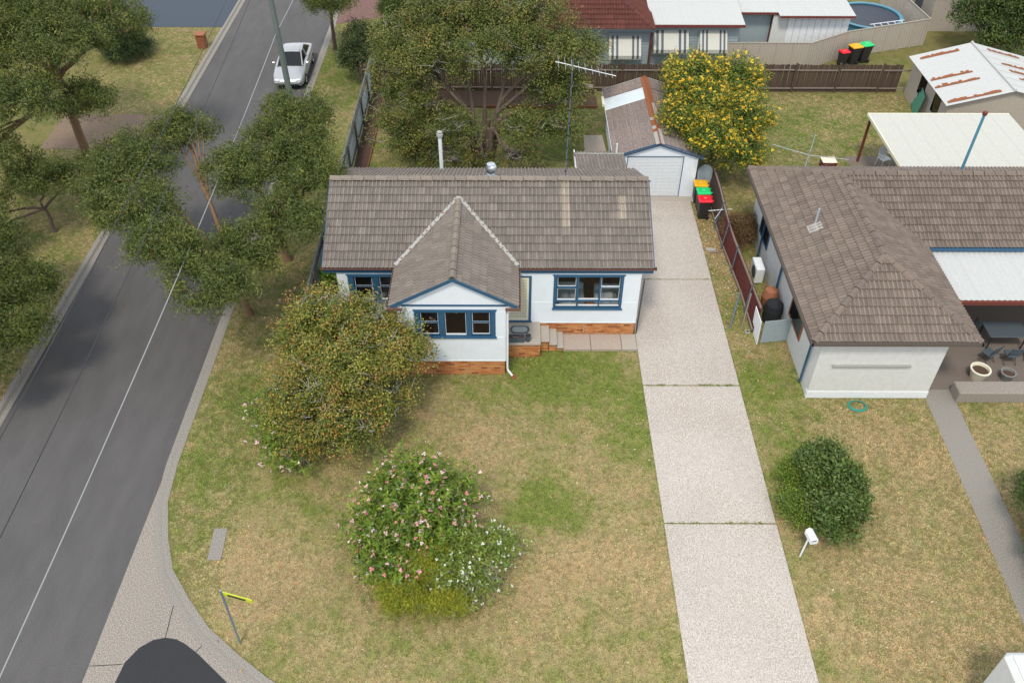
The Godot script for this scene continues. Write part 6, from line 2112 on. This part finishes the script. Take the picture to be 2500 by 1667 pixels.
func back_yards() -> void:
	rng.seed = 71
	# patio cover
	var p := thing("patio_cover", "cream sheet patio roof on dark red posts behind the hipped house", "patio roof", Vector3(20.6, 0, -35.5))
	var mb: MB
	for k in 7:
		mb = MB.new()
		corrugated(mb, Vector3(17.15 + k * .97, 2.62, -32.8), Vector3.RIGHT, Vector3(0, -.06, -5.25).normalized(), .98, 5.25, .20, .013, 6, true)
		part(p, "roof_sheet", mb, M.cream_roof)
	for q in [[17.15, 23.95, 2.42, 2.57, -38.08, -38.02], [17.12, 17.18, 2.46, 2.60, -38.0, -32.8]]: brick_box(p, "beam", q, M.cream)
	for q in [[17.3, -37.9], [17.3, -33.4], [23.8, -37.9]]:
		mb = MB.new()
		mb.bb(q[0] - .05, q[0] + .05, 0, 2.5, q[1] - .05, q[1] + .05)
		part(p, "post", mb, M.redbrown)
	var ch := thing("garden_chair", "white plastic garden chair under the patio roof edge", "chair", Vector3(18.4, .012, -37.5), .4)
	mb = MB.new()
	mb.cbox(Vector3(0, .42, 0), Vector3(.5, .04, .46), .01)
	part(ch, "seat", mb, M.white, true)
	mb = MB.new()
	mb.cbox(Vector3(0, .70, -.22), Vector3(.5, .5, .03), .01, Basis(Vector3.RIGHT, -.15))
	part(ch, "backrest", mb, M.white, true)
	for q in [[-.22, -.2], [.22, -.2], [-.22, .2], [.22, .2]]:
		mb = MB.new()
		mb.tube([Vector3(q[0] * 1.1, 0, q[1] * 1.1), Vector3(q[0], .42, q[1])], [.02, .025], 6)
		part(ch, "leg", mb, M.white, true)
	for sx in [-.26, .26]:
		mb = MB.new()
		mb.cbox(Vector3(sx, .62, 0), Vector3(.05, .03, .44), .008)
		part(ch, "armrest", mb, M.white, true)
	# rotary clothes line
	var cl := thing("clothes_line", "rotary clothes line on the lawn behind the hipped house", "clothes line", Vector3(13.9, 0, -35.6))
	mb = MB.new()
	mb.tube([Vector3(13.9, 0, -35.6), Vector3(13.9, 1.95, -35.6)], [.03, .025], 8)
	part(cl, "post", mb, M.galv)
	for k in 4:
		var a := TAU * k / 4 + .4
		mb = MB.new()
		mb.tube([Vector3(13.9, 1.72, -35.6), Vector3(13.9 + 1.75 * cos(a), 1.9, -35.6 + 1.75 * sin(a))], [.018, .014], 6)
		part(cl, "arm", mb, M.galv)
	for r in [.7, 1.2, 1.7]:
		mb = MB.new()
		for k in 4:
			var a := TAU * k / 4 + .4; var b := a + TAU / 4
			mb.tube([Vector3(13.9 + r * cos(a), 1.78 + r * .06, -35.6 + r * sin(a)), Vector3(13.9 + r * cos(b), 1.78 + r * .06, -35.6 + r * sin(b))], [.004, .004], 4)
		part(cl, "line", mb, M.cable_pale)
	var tr := thing("timber_crate", "small red brown crate on the lawn beside the clothes line", "crate", Vector3(15.6, 0, -37.3))
	for k in 4:
		mb = MB.new()
		mb.bb(15.25, 15.95, .08 + k * .10, .165 + k * .10, -37.02, -36.99)
		part(tr, "slat", mb, M.redbrown)
	mb = MB.new()
	mb.bb(15.25, 15.95, .44, .47, -37.55, -36.99)
	part(tr, "top", mb, M.cream)
	mb = MB.new()
	mb.bb(15.27, 15.93, 0, .44, -37.53, -37.02)
	part(tr, "core", mb, M.redbrown)
	# rusty roofed shed
	var s := thing("shed", "cream shed with white sheet roof streaked with rust", "shed", Vector3(24.8, 0, -42.4))
	mb = MB.new()
	mb.bb(21.95, 22.05, 0, 2.1, -45.0, -39.9)
	mb.bb(27.65, 27.75, 0, 2.1, -45.0, -39.9)
	mb.bb(22.05, 27.65, 0, 2.1, -45.0, -44.9)
	mb.bb(22.05, 27.65, 0, 2.1, -40.0, -39.9)
	for z in [-45.0, -40.0]: mb.prism([Vector2(21.95, 2.1), Vector2(27.75, 2.1), Vector2(24.85, 2.82)], Vector3(0, 0, z), Vector3.RIGHT, Vector3.UP, Vector3(0, 0, .1))
	part(s, "wall", mb, M.colorbond)
	for z in [-43.6, -41.6]:
		mb = MB.new()
		mb.bb(21.92, 21.955, .9, 1.9, z, z + .8)
		part(s, "window", mb, M.car_glass)
	for sx in [-1.0, 1.0]:
		var e := Vector3(24.85 + sx * 3.15, 2.10, 0); var r := Vector3(24.85, 2.90, 0)
		var v := (r - e).normalized()
		for k in 7:
			var z0 := -39.7 - k * .8
			mb = MB.new()
			corrugated(mb, Vector3(e.x, e.y, z0 if sx > 0 else z0 - .8), Vector3.FORWARD if sx > 0 else Vector3.BACK, v, .82, (r - e).length(), .20, .012, 6, true)
			part(s, "roof_sheet", mb, M.white_roof)
			if k in [0, 2, 3, 6] or (sx > 0 and k == 4):
				mb = MB.new()
				var n := v.cross(Vector3.BACK) * (1.0 if sx < 0 else -1.0)
				if n.y < 0: n = -n
				var lo := rng.randf_range(.02, .2); var hi := rng.randf_range(.6, .97)
				var st := 16
				var zc := z0 - .25
				for i in st:
					var t0 := lerpf(lo, hi, float(i) / st); var t1 := lerpf(lo, hi, float(i + 1) / st)
					var w0 := rng.randf_range(.08, .28)
					var a := Vector3(e.x, e.y, zc) + v * (r - e).length() * t0 + n * .018; var b := Vector3(e.x, e.y, zc) + v * (r - e).length() * t1 + n * .018
					mb.quad(a + Vector3(0, 0, .06), b + Vector3(0, 0, .06), b - Vector3(0, 0, w0), a - Vector3(0, 0, w0))
				part(s, "rust_streak", mb, M.rust)
	mb = MB.new()
	mb.tube([Vector3(24.85, 2.93, -39.7), Vector3(24.85, 2.93, -45.3)], [.06, .06], 8)
	part(s, "ridge_cap", mb, M.white_roof)
	mb = MB.new()
	corrugated(mb, Vector3(21.5, .05, -42.0), Vector3(.25, 0, -1).normalized(), Vector3(.12, 1, 0).normalized(), 1.9, 1.35, .19, .012, 6, true)
	tag(part(self, "loose_sheet", mb, M.green_sheet), "green metal sheet leaning against the rusty roofed shed", "sheet")
	# round pool behind the cream fence
	var pool := thing("round_pool", "round above ground pool with dark cover behind the cream fence", "pool", Vector3(22.3, 0, -53.4))
	mb = MB.new()
	mb.lathe([[1.95, 0], [1.95, .95], [2.08, .97], [2.08, 1.0], [1.86, 1.0], [1.86, .93]], Vector3(22.3, 0, -53.6), 40)
	part(pool, "wall", mb, M.pool_blue)
	mb = MB.new()
	mb.lathe([[1.87, .92], [0, .90]], Vector3(22.3, 0, -53.6), 40)
	part(pool, "cover", mb, M.pool_dark)
	var ld := thing("pool_ladder", "white folding ladder frame lying beside the round pool", "ladder", Vector3(22.8, 1.1, -51.6))
	for q in [0.0, .5]:
		mb = MB.new()
		mb.tube([Vector3(21.9, 1.05, -51.5 - q), Vector3(24.0, 1.25, -51.7 - q)], [.025, .025], 6)
		part(ld, "rail", mb, M.white)
	for k in 5:
		mb = MB.new()
		mb.tube([Vector3(22.1 + k * .42, 1.07 + k * .04, -51.52 - k * .04), Vector3(22.1 + k * .42, 1.07 + k * .04, -52.02 - k * .04)], [.02, .02], 6)
		part(ld, "rung", mb, M.white)
	# house behind: red tiles, blue grey boards, striped awnings
	var h := thing("house", "blue grey boarded house with dark red tiled roof behind the paling fence", "house", Vector3(6, 0, -50))
	var sl := 5.4; var ss := .47; var cc := .8827
	var rf := hip_roof(h, [[Vector3(-3.5, 2.75, -47.15), Vector3.RIGHT, Vector3(0, ss, -cc), [Vector2(0, 0), Vector2(11.5, 0), Vector2(6.75, sl), Vector2(0, sl)]], [Vector3(8.0, 2.75, -47.15), Vector3.FORWARD, Vector3(-cc, ss, 0), [Vector2(0, 0), Vector2(10, 0), Vector2(10, sl), Vector2(4.75, sl)]]], Color(.17, .052, .038), M.tile, .34, .316, [7, 0])
	caps(rf, Vector3(8.0, 2.81, -47.15) - h.position, Vector3(3.25, 5.34, -51.9) - h.position, Vector3.UP, .43, .13, M.tile, [Color(.18, .055, .04), Color(.15, .05, .04)], "hip_cap")
	# lapped boards on the front
	for k in 17:
		mb = MB.new()
		var y := k * .16
		mb.quad(Vector3(-3.2, y, -47.50), Vector3(7.75, y, -47.50), Vector3(7.75, y + .165, -47.53), Vector3(-3.2, y + .165, -47.53))
		mb.quad(Vector3(-3.2, y, -47.53), Vector3(7.75, y, -47.53), Vector3(7.75, y, -47.50), Vector3(-3.2, y, -47.50))
		part(h, "weatherboard", mb, M.weatherboard)
	for k in 16:
		mb = MB.new()
		var y := k * .16
		mb.quad(Vector3(7.75, y, -48.30), Vector3(13.0, y, -48.30), Vector3(13.0, y + .165, -48.33), Vector3(7.75, y + .165, -48.33))
		mb.quad(Vector3(7.75, y, -48.33), Vector3(13.0, y, -48.33), Vector3(13.0, y, -48.30), Vector3(7.75, y, -48.30))
		part(h, "weatherboard", mb, M.weatherboard)
	mb = MB.new()
	mb.bb(-3.2, 7.75, 0, 2.74, -47.7, -47.54)
	mb.bb(7.7, 7.8, 0, 2.74, -48.4, -47.52)
	mb.bb(7.8, 13.0, 0, 2.6, -48.5, -48.34)
	mb.bb(12.9, 13.0, 0, 2.6, -52, -48.34)
	mb.bb(13.0, 15.3, 0, 2.5, -50.6, -50.4)
	part(h, "wall", mb, M.weatherboard)
	brick_box(h, "gutter", [-3.6, 8.05, 2.66, 2.78, -47.15, -47.05], M.planter)
	brick_box(h, "fascia", [7.9, 13.2, 2.56, 2.70, -47.98, -47.90], M.redbrown)
	brick_box(h, "fascia", [12.95, 15.6, 2.50, 2.62, -49.95, -49.88], M.redbrown)
	mb = MB.new()
	mb.tube([Vector3(7.85, 2.7, -47.3), Vector3(7.85, .1, -47.35)], [.05, .05], 8)
	part(h, "downpipe", mb, M.redbrown)
	for k in 6:
		mb = MB.new()
		corrugated(mb, Vector3(7.9 + k * .88, 2.70, -47.95), Vector3.RIGHT, Vector3(0, .09, -1).normalized(), .89, 9.0, .20, .012, 6, true)
		part(h, "roof_sheet", mb, M.white_roof)
	for k in 3:
		mb = MB.new()
		corrugated(mb, Vector3(13.0 + k * .87, 2.62, -49.92), Vector3.RIGHT, Vector3(0, .09, -1).normalized(), .88, 7.0, .20, .012, 6, true)
		part(h, "roof_sheet", mb, M.white_roof)
	var ai := 0
	for q in [[5.5, 7.3, -47.5], [8.1, 10.1, -48.3], [10.75, 12.3, -48.3]]:
		var w := node(h, "window", Vector3((q[0] + q[1]) * .5, .9, q[2]) - h.position)
		mb = MB.new()
		mb.bb(q[0] + .1, q[1] - .1, .9, 2.1, q[2], q[2] + .02)
		part(w, "pane", mb, M.car_glass)
		mb = MB.new()
		for r in [[q[0], q[1], .82, .9], [q[0], q[1], 2.1, 2.18], [q[0], q[0] + .1, .9, 2.1], [q[1] - .1, q[1], .9, 2.1]]: mb.bb(r[0], r[1], r[2], r[3], q[2], q[2] + .035)
		part(w, "frame", mb, M.white)
		# awning: slats of cloth, dark stripes near both ends
		var aw := node(h, "awning", Vector3((q[0] + q[1]) * .5, 2.2, q[2]) - h.position)
		var n := 14
		for k in n:
			var a := lerpf(q[0], q[1], float(k) / n); var b := lerpf(q[0], q[1], float(k + 1) / n)
			mb = MB.new()
			mb.quad(Vector3(a, 1.42, q[2] + .75), Vector3(b, 1.42, q[2] + .75), Vector3(b, 2.26, q[2] + .02), Vector3(a, 2.26, q[2] + .02))
			mb.quad(Vector3(a, 1.22, q[2] + .75), Vector3(b, 1.22, q[2] + .75), Vector3(b, 1.42, q[2] + .75), Vector3(a, 1.42, q[2] + .75))
			part(aw, "stripe", mb, M.planter if k in [1, 3, n - 4, n - 2] else M.cream_roof)
	var gd := thing("white_shed", "long white panelled shed with brown fascia behind the cream fence", "shed", Vector3(17.5, 0, -51))
	brick_box(gd, "door", [15.3, 16.15, 0, 2.35, -50.55, -50.45], M.redbrown)
	brick_box(gd, "fascia", [15.55, 19.9, 2.48, 2.60, -49.50, -49.43], M.redbrown)
	for k in 9:
		mb = MB.new()
		mb.bb(16.2 + k * .40, 16.58 + k * .40, 0, 2.45, -49.95, -49.9)
		part(gd, "panel", mb, M.white)
	mb = MB.new()
	mb.bb(15.3, 19.8, 0, 2.45, -50.1, -49.96)
	mb.bb(19.7, 19.8, 0, 2.45, -55, -49.96)
	part(gd, "wall", mb, M.render_wall)
	for k in 5:
		mb = MB.new()
		corrugated(mb, Vector3(15.5 + k * .88, 2.60, -49.46), Vector3.RIGHT, Vector3(0, .05, -1).normalized(), .89, 8, .20, .012, 6, true)
		part(gd, "roof_sheet", mb, M.white_roof)
	var b2 := thing("tin_building", "pale sheet walled building with blue roof beyond the cream fence", "building", Vector3(28, 0, -56))
	mb = MB.new()
	mb.bb(26.2, 32, 0, 2.6, -60, -53.5)
	part(b2, "wall", mb, M.colorbond)
	mb = MB.new()
	mb.prism([Vector2(25.9, 2.55), Vector2(32.3, 2.55), Vector2(29.1, 3.9)], Vector3(0, 0, -60), Vector3.RIGHT, Vector3.UP, Vector3(0, 0, 6.8))
	part(b2, "roof", mb, M.slate_drive)
	mb = MB.new()
	mb.bb(26.15, 26.2, .1, 2.1, -56.2, -55.2)
	part(b2, "door", mb, M.planter)
	# red letterbox across the road
	var lb := thing("brick_letterbox", "small red brick letterbox on the lawn edge across the road", "letterbox", Vector3(-18.7, 0, -50.9))
	mb = MB.new()
	mb.cbox(Vector3(-18.8, .4, -50.9), Vector3(.5, .8, .5), .02)
	part(lb, "pier", mb, M.brick3)
	mb = MB.new()
	mb.cbox(Vector3(-18.8, .84, -50.9), Vector3(.6, .08, .6), .02)
	part(lb, "cap", mb, M.terracotta)

# ------------------------------------------------------------------ inside the cottage
func sofa(called: String, label: String, cat: String, at: Vector3, turn: float, w: float, m: Material) -> Node3D:
	var s := thing(called, label, cat, at, turn)
	var mb := MB.new()
	mb.cbox(Vector3(0, .24, 0), Vector3(w, .34, .82), .05)
	part(s, "base", mb, m, true)
	mb = MB.new()
	mb.cbox(Vector3(0, .58, -.34), Vector3(w, .5, .20), .07, Basis(Vector3.RIGHT, -.12))
	part(s, "backrest", mb, m, true)
	for sx in [-1.0, 1.0]:
		mb = MB.new()
		mb.cbox(Vector3(sx * (w * .5 - .09), .46, .02), Vector3(.18, .30, .80), .06)
		part(s, "arm", mb, m, true)
		mb = MB.new()
		mb.cbox(Vector3(sx * (w * .25 - .045), .47, .06), Vector3(w * .5 - .12, .14, .66), .05)
		part(s, "seat_cushion", mb, m, true)
	return s

func inside() -> void:
	sofa("armchair", "grey two seat sofa behind the wide front window, beside the cabinet", "sofa", Vector3(2.25, .78, -25.95), .0, 1.15, M.sofa)
	sofa("armchair", "grey sofa with pale cushion behind the wide front window", "sofa", Vector3(3.85, .78, -25.85), .0, 1.25, M.sofa)
	var mb := MB.new()
	mb.cbox(Vector3(3.7, 1.42, -25.72), Vector3(.5, .16, .34), .06, Basis(Vector3.BACK, .12))
	tag(part(self, "cushion", mb, M.sofa2), "pale blue grey cushion lying on the sofa", "cushion")
	var cb := thing("cabinet", "white low cabinet against the living room wall", "cabinet", Vector3(1.0, .78, -26.6))
	mb = MB.new()
	mb.cbox(Vector3(1.35, 1.23, -26.9), Vector3(.9, .9, .5), .01)
	part(cb, "carcass", mb, M.white)
	mb = MB.new()
	mb.cbox(Vector3(1.35, 1.25, -26.64), Vector3(.84, .78, .02), .004)
	part(cb, "door", mb, M.inwall)
	rng.seed = 2
	tree("pot_plant", "leafy indoor plant at the end of the front window", "plant", Vector3(4.35, .78, -25.35), {"lobes": [[4.35, 1.75, -25.4, .25, .4, .22]], "leaf": "lance", "n": 60, "scale": 1.2, "pal": [[Color(.06, .13, .02), 1.0, false]], "trunk": .02, "fork": .5, "boughs": 2, "twigs": 0, "gap": -.9})
	var bd := thing("bed", "bed with pale grey bedding behind the left front window", "bed", Vector3(-4.9, .78, -26.4))
	mb = MB.new()
	mb.cbox(Vector3(-4.9, 1.05, -26.3), Vector3(1.5, .45, 2.0), .08)
	part(bd, "mattress", mb, M.bedding)
	mb = MB.new()
	mb.cbox(Vector3(-4.75, 1.30, -25.75), Vector3(1.1, .14, .5), .07)
	part(bd, "pillow", mb, M.sofa2)
	mb = MB.new()
	mb.cbox(Vector3(-4.9, 1.2, -25.28), Vector3(1.5, .8, .06), .02)
	part(bd, "headboard", mb, M.cloth)
	mb = MB.new()
	mb.cbox(Vector3(-3.15, 1.05, -23.45), Vector3(.42, .52, .40), .02, Basis(Vector3.UP, .4))
	var bx := part(self, "storage_box", mb, M.cream)
	tag(bx, "beige box standing inside the gable window", "box")
	mb = MB.new()
	mb.tube([Vector3(-3.32, 1.34, -23.30), Vector3(-3.12, 1.33, -23.38), Vector3(-3.0, 1.32, -23.30)], [.02, .035, .02], 6)
	tag(part(self, "strap_bag", mb, M.cloth), "black strap lying on the beige box inside the gable window", "strap")
	mb = MB.new()
	var pts := [Vector2(-2.06, 3.06), Vector2(-1.92, 3.06), Vector2(-1.90, 2.86), Vector2(-1.98, 2.92)]
	mb.prism([pts[3], pts[2], pts[1], pts[0]], Vector3(0, 0, -22.99), Vector3.RIGHT, Vector3.UP, Vector3(0, 0, .006))
	tag(part(self, "hanging_cloth", mb, M.bedding), "small pale cloth hanging inside the middle gable window", "cloth")
	person()

func smin(a: float, b: float, k: float) -> float:
	var h := clampf(.5 + .5 * (b - a) / k, 0, 1)
	return lerpf(b, a, h) - k * h * (1 - h)

# bones: [a, b, ra, rb, colour]
func skin_mesh(mb: MB, bones: Array, cell: float, k: float) -> void:
	var lo := Vector3.ONE * 1e9; var hi := -lo
	for b in bones:
		var r: float = maxf(b[2], b[3]) + cell * 2
		lo = lo.min(b[0] - Vector3.ONE * r).min(b[1] - Vector3.ONE * r)
		hi = hi.max(b[0] + Vector3.ONE * r).max(b[1] + Vector3.ONE * r)
	var n := Vector3i(((hi - lo) / cell).ceil()) + Vector3i.ONE
	var f := PackedFloat32Array()
	f.resize(n.x * n.y * n.z)
	f.fill(1.0)
	var ci := PackedInt32Array()
	ci.resize(f.size())
	var best := PackedFloat32Array()
	best.resize(f.size())
	best.fill(1e9)
	for bi in bones.size():
		var b: Array = bones[bi]
		var A: Vector3 = b[0]; var B: Vector3 = b[1]
		var r: float = maxf(b[2], b[3]) + k + cell * 2
		var l0 := Vector3i(((A.min(B) - Vector3.ONE * r - lo) / cell).floor()).clamp(Vector3i.ZERO, n - Vector3i.ONE)
		var l1 := Vector3i(((A.max(B) + Vector3.ONE * r - lo) / cell).ceil()).clamp(Vector3i.ZERO, n - Vector3i.ONE)
		var ab := B - A
		var dd := maxf(ab.length_squared(), 1e-9)
		for z in range(l0.z, l1.z + 1):
			for y in range(l0.y, l1.y + 1):
				for x in range(l0.x, l1.x + 1):
					var p := lo + Vector3(x, y, z) * cell
					var t := clampf((p - A).dot(ab) / dd, 0, 1)
					var d: float = (p - A - ab * t).length() - lerpf(b[2], b[3], t)
					var i := x + n.x * (y + n.y * z)
					f[i] = smin(f[i], d, k)
					if d < best[i]:
						best[i] = d
						ci[i] = bi
	var vid := {}
	var vp := []
	var vc := []
	var st := [1, n.x, n.x * n.y]
	for z in n.z - 1:
		for y in n.y - 1:
			for x in n.x - 1:
				var i := x + n.x * (y + n.y * z)
				var neg := 0
				for c in 8:
					if f[i + (c & 1) * st[0] + (c >> 1 & 1) * st[1] + (c >> 2) * st[2]] < 0: neg += 1
				if neg == 0 or neg == 8: continue
				var sum := Vector3.ZERO
				var cnt := 0
				for e in 12:
					var ax: int = e / 4
					var o1: int = e & 1; var o2: int = e >> 1 & 1
					var a1: int = (ax + 1) % 3; var a2: int = (ax + 2) % 3
					var i0: int = i + o1 * st[a1] + o2 * st[a2]
					var fa := f[i0]; var fb := f[i0 + st[ax]]
					if (fa < 0) != (fb < 0):
						var q := [0.0, 0.0, 0.0]
						q[a1] = float(o1); q[a2] = float(o2); q[ax] = fa / (fa - fb)
						sum += Vector3(q[0], q[1], q[2])
						cnt += 1
				vid[i] = vp.size()
				vp.append(lo + (Vector3(x, y, z) + sum / cnt) * cell)
				vc.append(bones[ci[i]][4])
	var quads := []
	var nr := []
	for i in vp.size(): nr.append(Vector3.ZERO)
	for i in vid:
		var x: int = i % n.x; var y: int = (i / n.x) % n.y; var z: int = i / (n.x * n.y)
		var co := [x, y, z]
		for ax in 3:
			var a1 := (ax + 1) % 3; var a2 := (ax + 2) % 3
			if co[a1] == 0 or co[a2] == 0: continue
			var fa := f[i]; var fb := f[i + st[ax]]
			if (fa < 0) == (fb < 0): continue
			var q := [vid.get(i), vid.get(i - st[a1]), vid.get(i - st[a1] - st[a2]), vid.get(i - st[a2])]
			if null in q: continue
			if fa >= 0: q.reverse()
			quads.append(q)
			var nn: Vector3 = (vp[q[1]] - vp[q[0]]).cross(vp[q[2]] - vp[q[0]])
			for w in q: nr[w] += nn
	for q in quads:
		mb.col = vc[q[0]]
		mb.squad([vp[q[0]], vp[q[1]], vp[q[2]], vp[q[3]]], [nr[q[0]].normalized(), nr[q[1]].normalized(), nr[q[2]].normalized(), nr[q[3]].normalized()])

func person() -> void:
	var o := Vector3(-2.66, .78, -23.78)
	var p := thing("person", "person in dark clothes standing inside the gable window with a raised hand", "person", o)
	var cl := Color(.018, .02, .026); var tr := Color(.03, .032, .04); var sk := Color(.60, .35, .26)
	var B := []
	var add := func(a: Vector3, b: Vector3, ra: float, rb: float, c: Color) -> void: B.append([a, b, ra, rb, c])
	add.call(Vector3(-.09, .92, 0), Vector3(.09, .92, 0), .125, .125, tr)
	add.call(Vector3(0, .98, 0), Vector3(0, 1.22, .01), .14, .145, cl)
	add.call(Vector3(-.10, 1.30, .0), Vector3(.10, 1.30, .0), .125, .125, cl)
	add.call(Vector3(-.15, 1.42, -.01), Vector3(.15, 1.42, -.01), .075, .075, cl)
	add.call(Vector3(0, 1.46, 0), Vector3(0, 1.55, .02), .058, .055, sk)
	add.call(Vector3(0, 1.62, .03), Vector3(0, 1.67, .02), .085, .098, sk)
	add.call(Vector3(0, 1.58, .06), Vector3(0, 1.60, .06), .055, .06, sk)
	add.call(Vector3(0, 1.635, .118), Vector3(0, 1.615, .132), .012, .016, sk)
	for sx in [-1.0, 1.0]:
		add.call(Vector3(sx * .095, .90, 0), Vector3(sx * .11, .50, .01), .095, .062, tr)
		add.call(Vector3(sx * .11, .50, .01), Vector3(sx * .115, .09, -.02), .062, .045, tr)
		add.call(Vector3(sx * .115, .05, -.04), Vector3(sx * .135, .04, .15), .042, .035, Color(.02, .02, .02))
		add.call(Vector3(sx * .098, 1.63, .01), Vector3(sx * .10, 1.655, .0), .018, .02, sk)
	# left arm hangs bent, right arm raised to the window
	add.call(Vector3(.19, 1.42, -.01), Vector3(.26, 1.14, .0), .058, .046, cl)
	add.call(Vector3(.26, 1.14, .0), Vector3(.17, 1.08, .22), .043, .032, sk)
	add.call(Vector3(-.19, 1.42, -.01), Vector3(-.12, 1.28, .22), .058, .046, cl)
	add.call(Vector3(-.12, 1.28, .22), Vector3(-.20, 1.46, .38), .043, .030, sk)
	var mb := MB.new()
	for b in B:
		b[0] += o; b[1] += o
	skin_mesh(mb, B, .022, .03)
	# hands on grids of their own
	for hd in [[Vector3(-.20, 1.46, .38), Vector3(-.24, 1.56, .44), Vector3(.75, .2, -.45)], [Vector3(.17, 1.08, .22), Vector3(.14, 1.06, .32), Vector3(-.3, .9, .2)]]:
		var H := []
		var w: Vector3 = hd[0] + o
		var d: Vector3 = (hd[1] - hd[0]).normalized()
		var side: Vector3 = (hd[2] - d * d.dot(hd[2])).normalized()
		var nn := d.cross(side)
		H.append([w, w + d * .03, .030, .028, sk])
		for i in 4:
			var sp := side * (.030 - i * .020)
			var k0 := w + d * .085 + sp
			H.append([w + d * .03 + sp * .7, k0, .016, .0125, sk])
			var ln: float = [.040, .045, .042, .033][i]
			var k1 := k0 + (d * .85 + nn * .5).normalized() * ln
			var k2 := k1 + (d * .35 + nn * .95).normalized() * ln * .7
			H.append([k0, k1, .0105, .0095, sk])
			H.append([k1, k2, .0095, .008, sk])
		var t0 := w + d * .035 + side * .034
		var t1 := t0 + (side * .8 + d * .6 + nn * .3).normalized() * .04
		H.append([w + d * .02 + side * .02, t0, .016, .013, sk])
		H.append([t0, t1, .0125, .0105, sk])
		H.append([t1, t1 + (d * .8 + nn * .5 - side * .1).normalized() * .03, .0105, .009, sk])
		skin_mesh(mb, H, .007, .008)
	mk("body", 1, 1, 1, .8)
	part(p, "body", mb, M.body)
	mb = MB.new()
	skin_mesh(mb, [[o + Vector3(0, 1.70, -.02), o + Vector3(0, 1.72, .02), .098, .094, Color(.03, .02, .015)], [o + Vector3(0, 1.64, -.05), o + Vector3(0, 1.69, -.04), .08, .095, Color(.03, .02, .015)]], .022, .02)
	part(p, "hair", mb, M.body)
	mb = MB.new()
	mb.lathe([[.037, -.012], [.037, .012]], o + Vector3(-.188, 1.433, .356), 12, Basis(Quaternion(Vector3.UP, (Vector3(-.08, .18, .16)).normalized())))
	part(p, "watch_strap", mb, M.cloth)
	for sx in [-1.0, 1.0]:
		mb = MB.new()
		mb.lathe([[0, -.012], [.012, 0], [0, .012]], o + Vector3(sx * .034, 1.645, .112), 8)
		part(p, "eye", mb, M.white)

func _ready() -> void:
	materials()
	camera_and_light()
	ground()
	cottage()
	garage()
	fences()
	neighbour_right()
	back_yards()
	trees()
	cars()
	wires()
	small_things()
	inside()
	grass()
	litter()
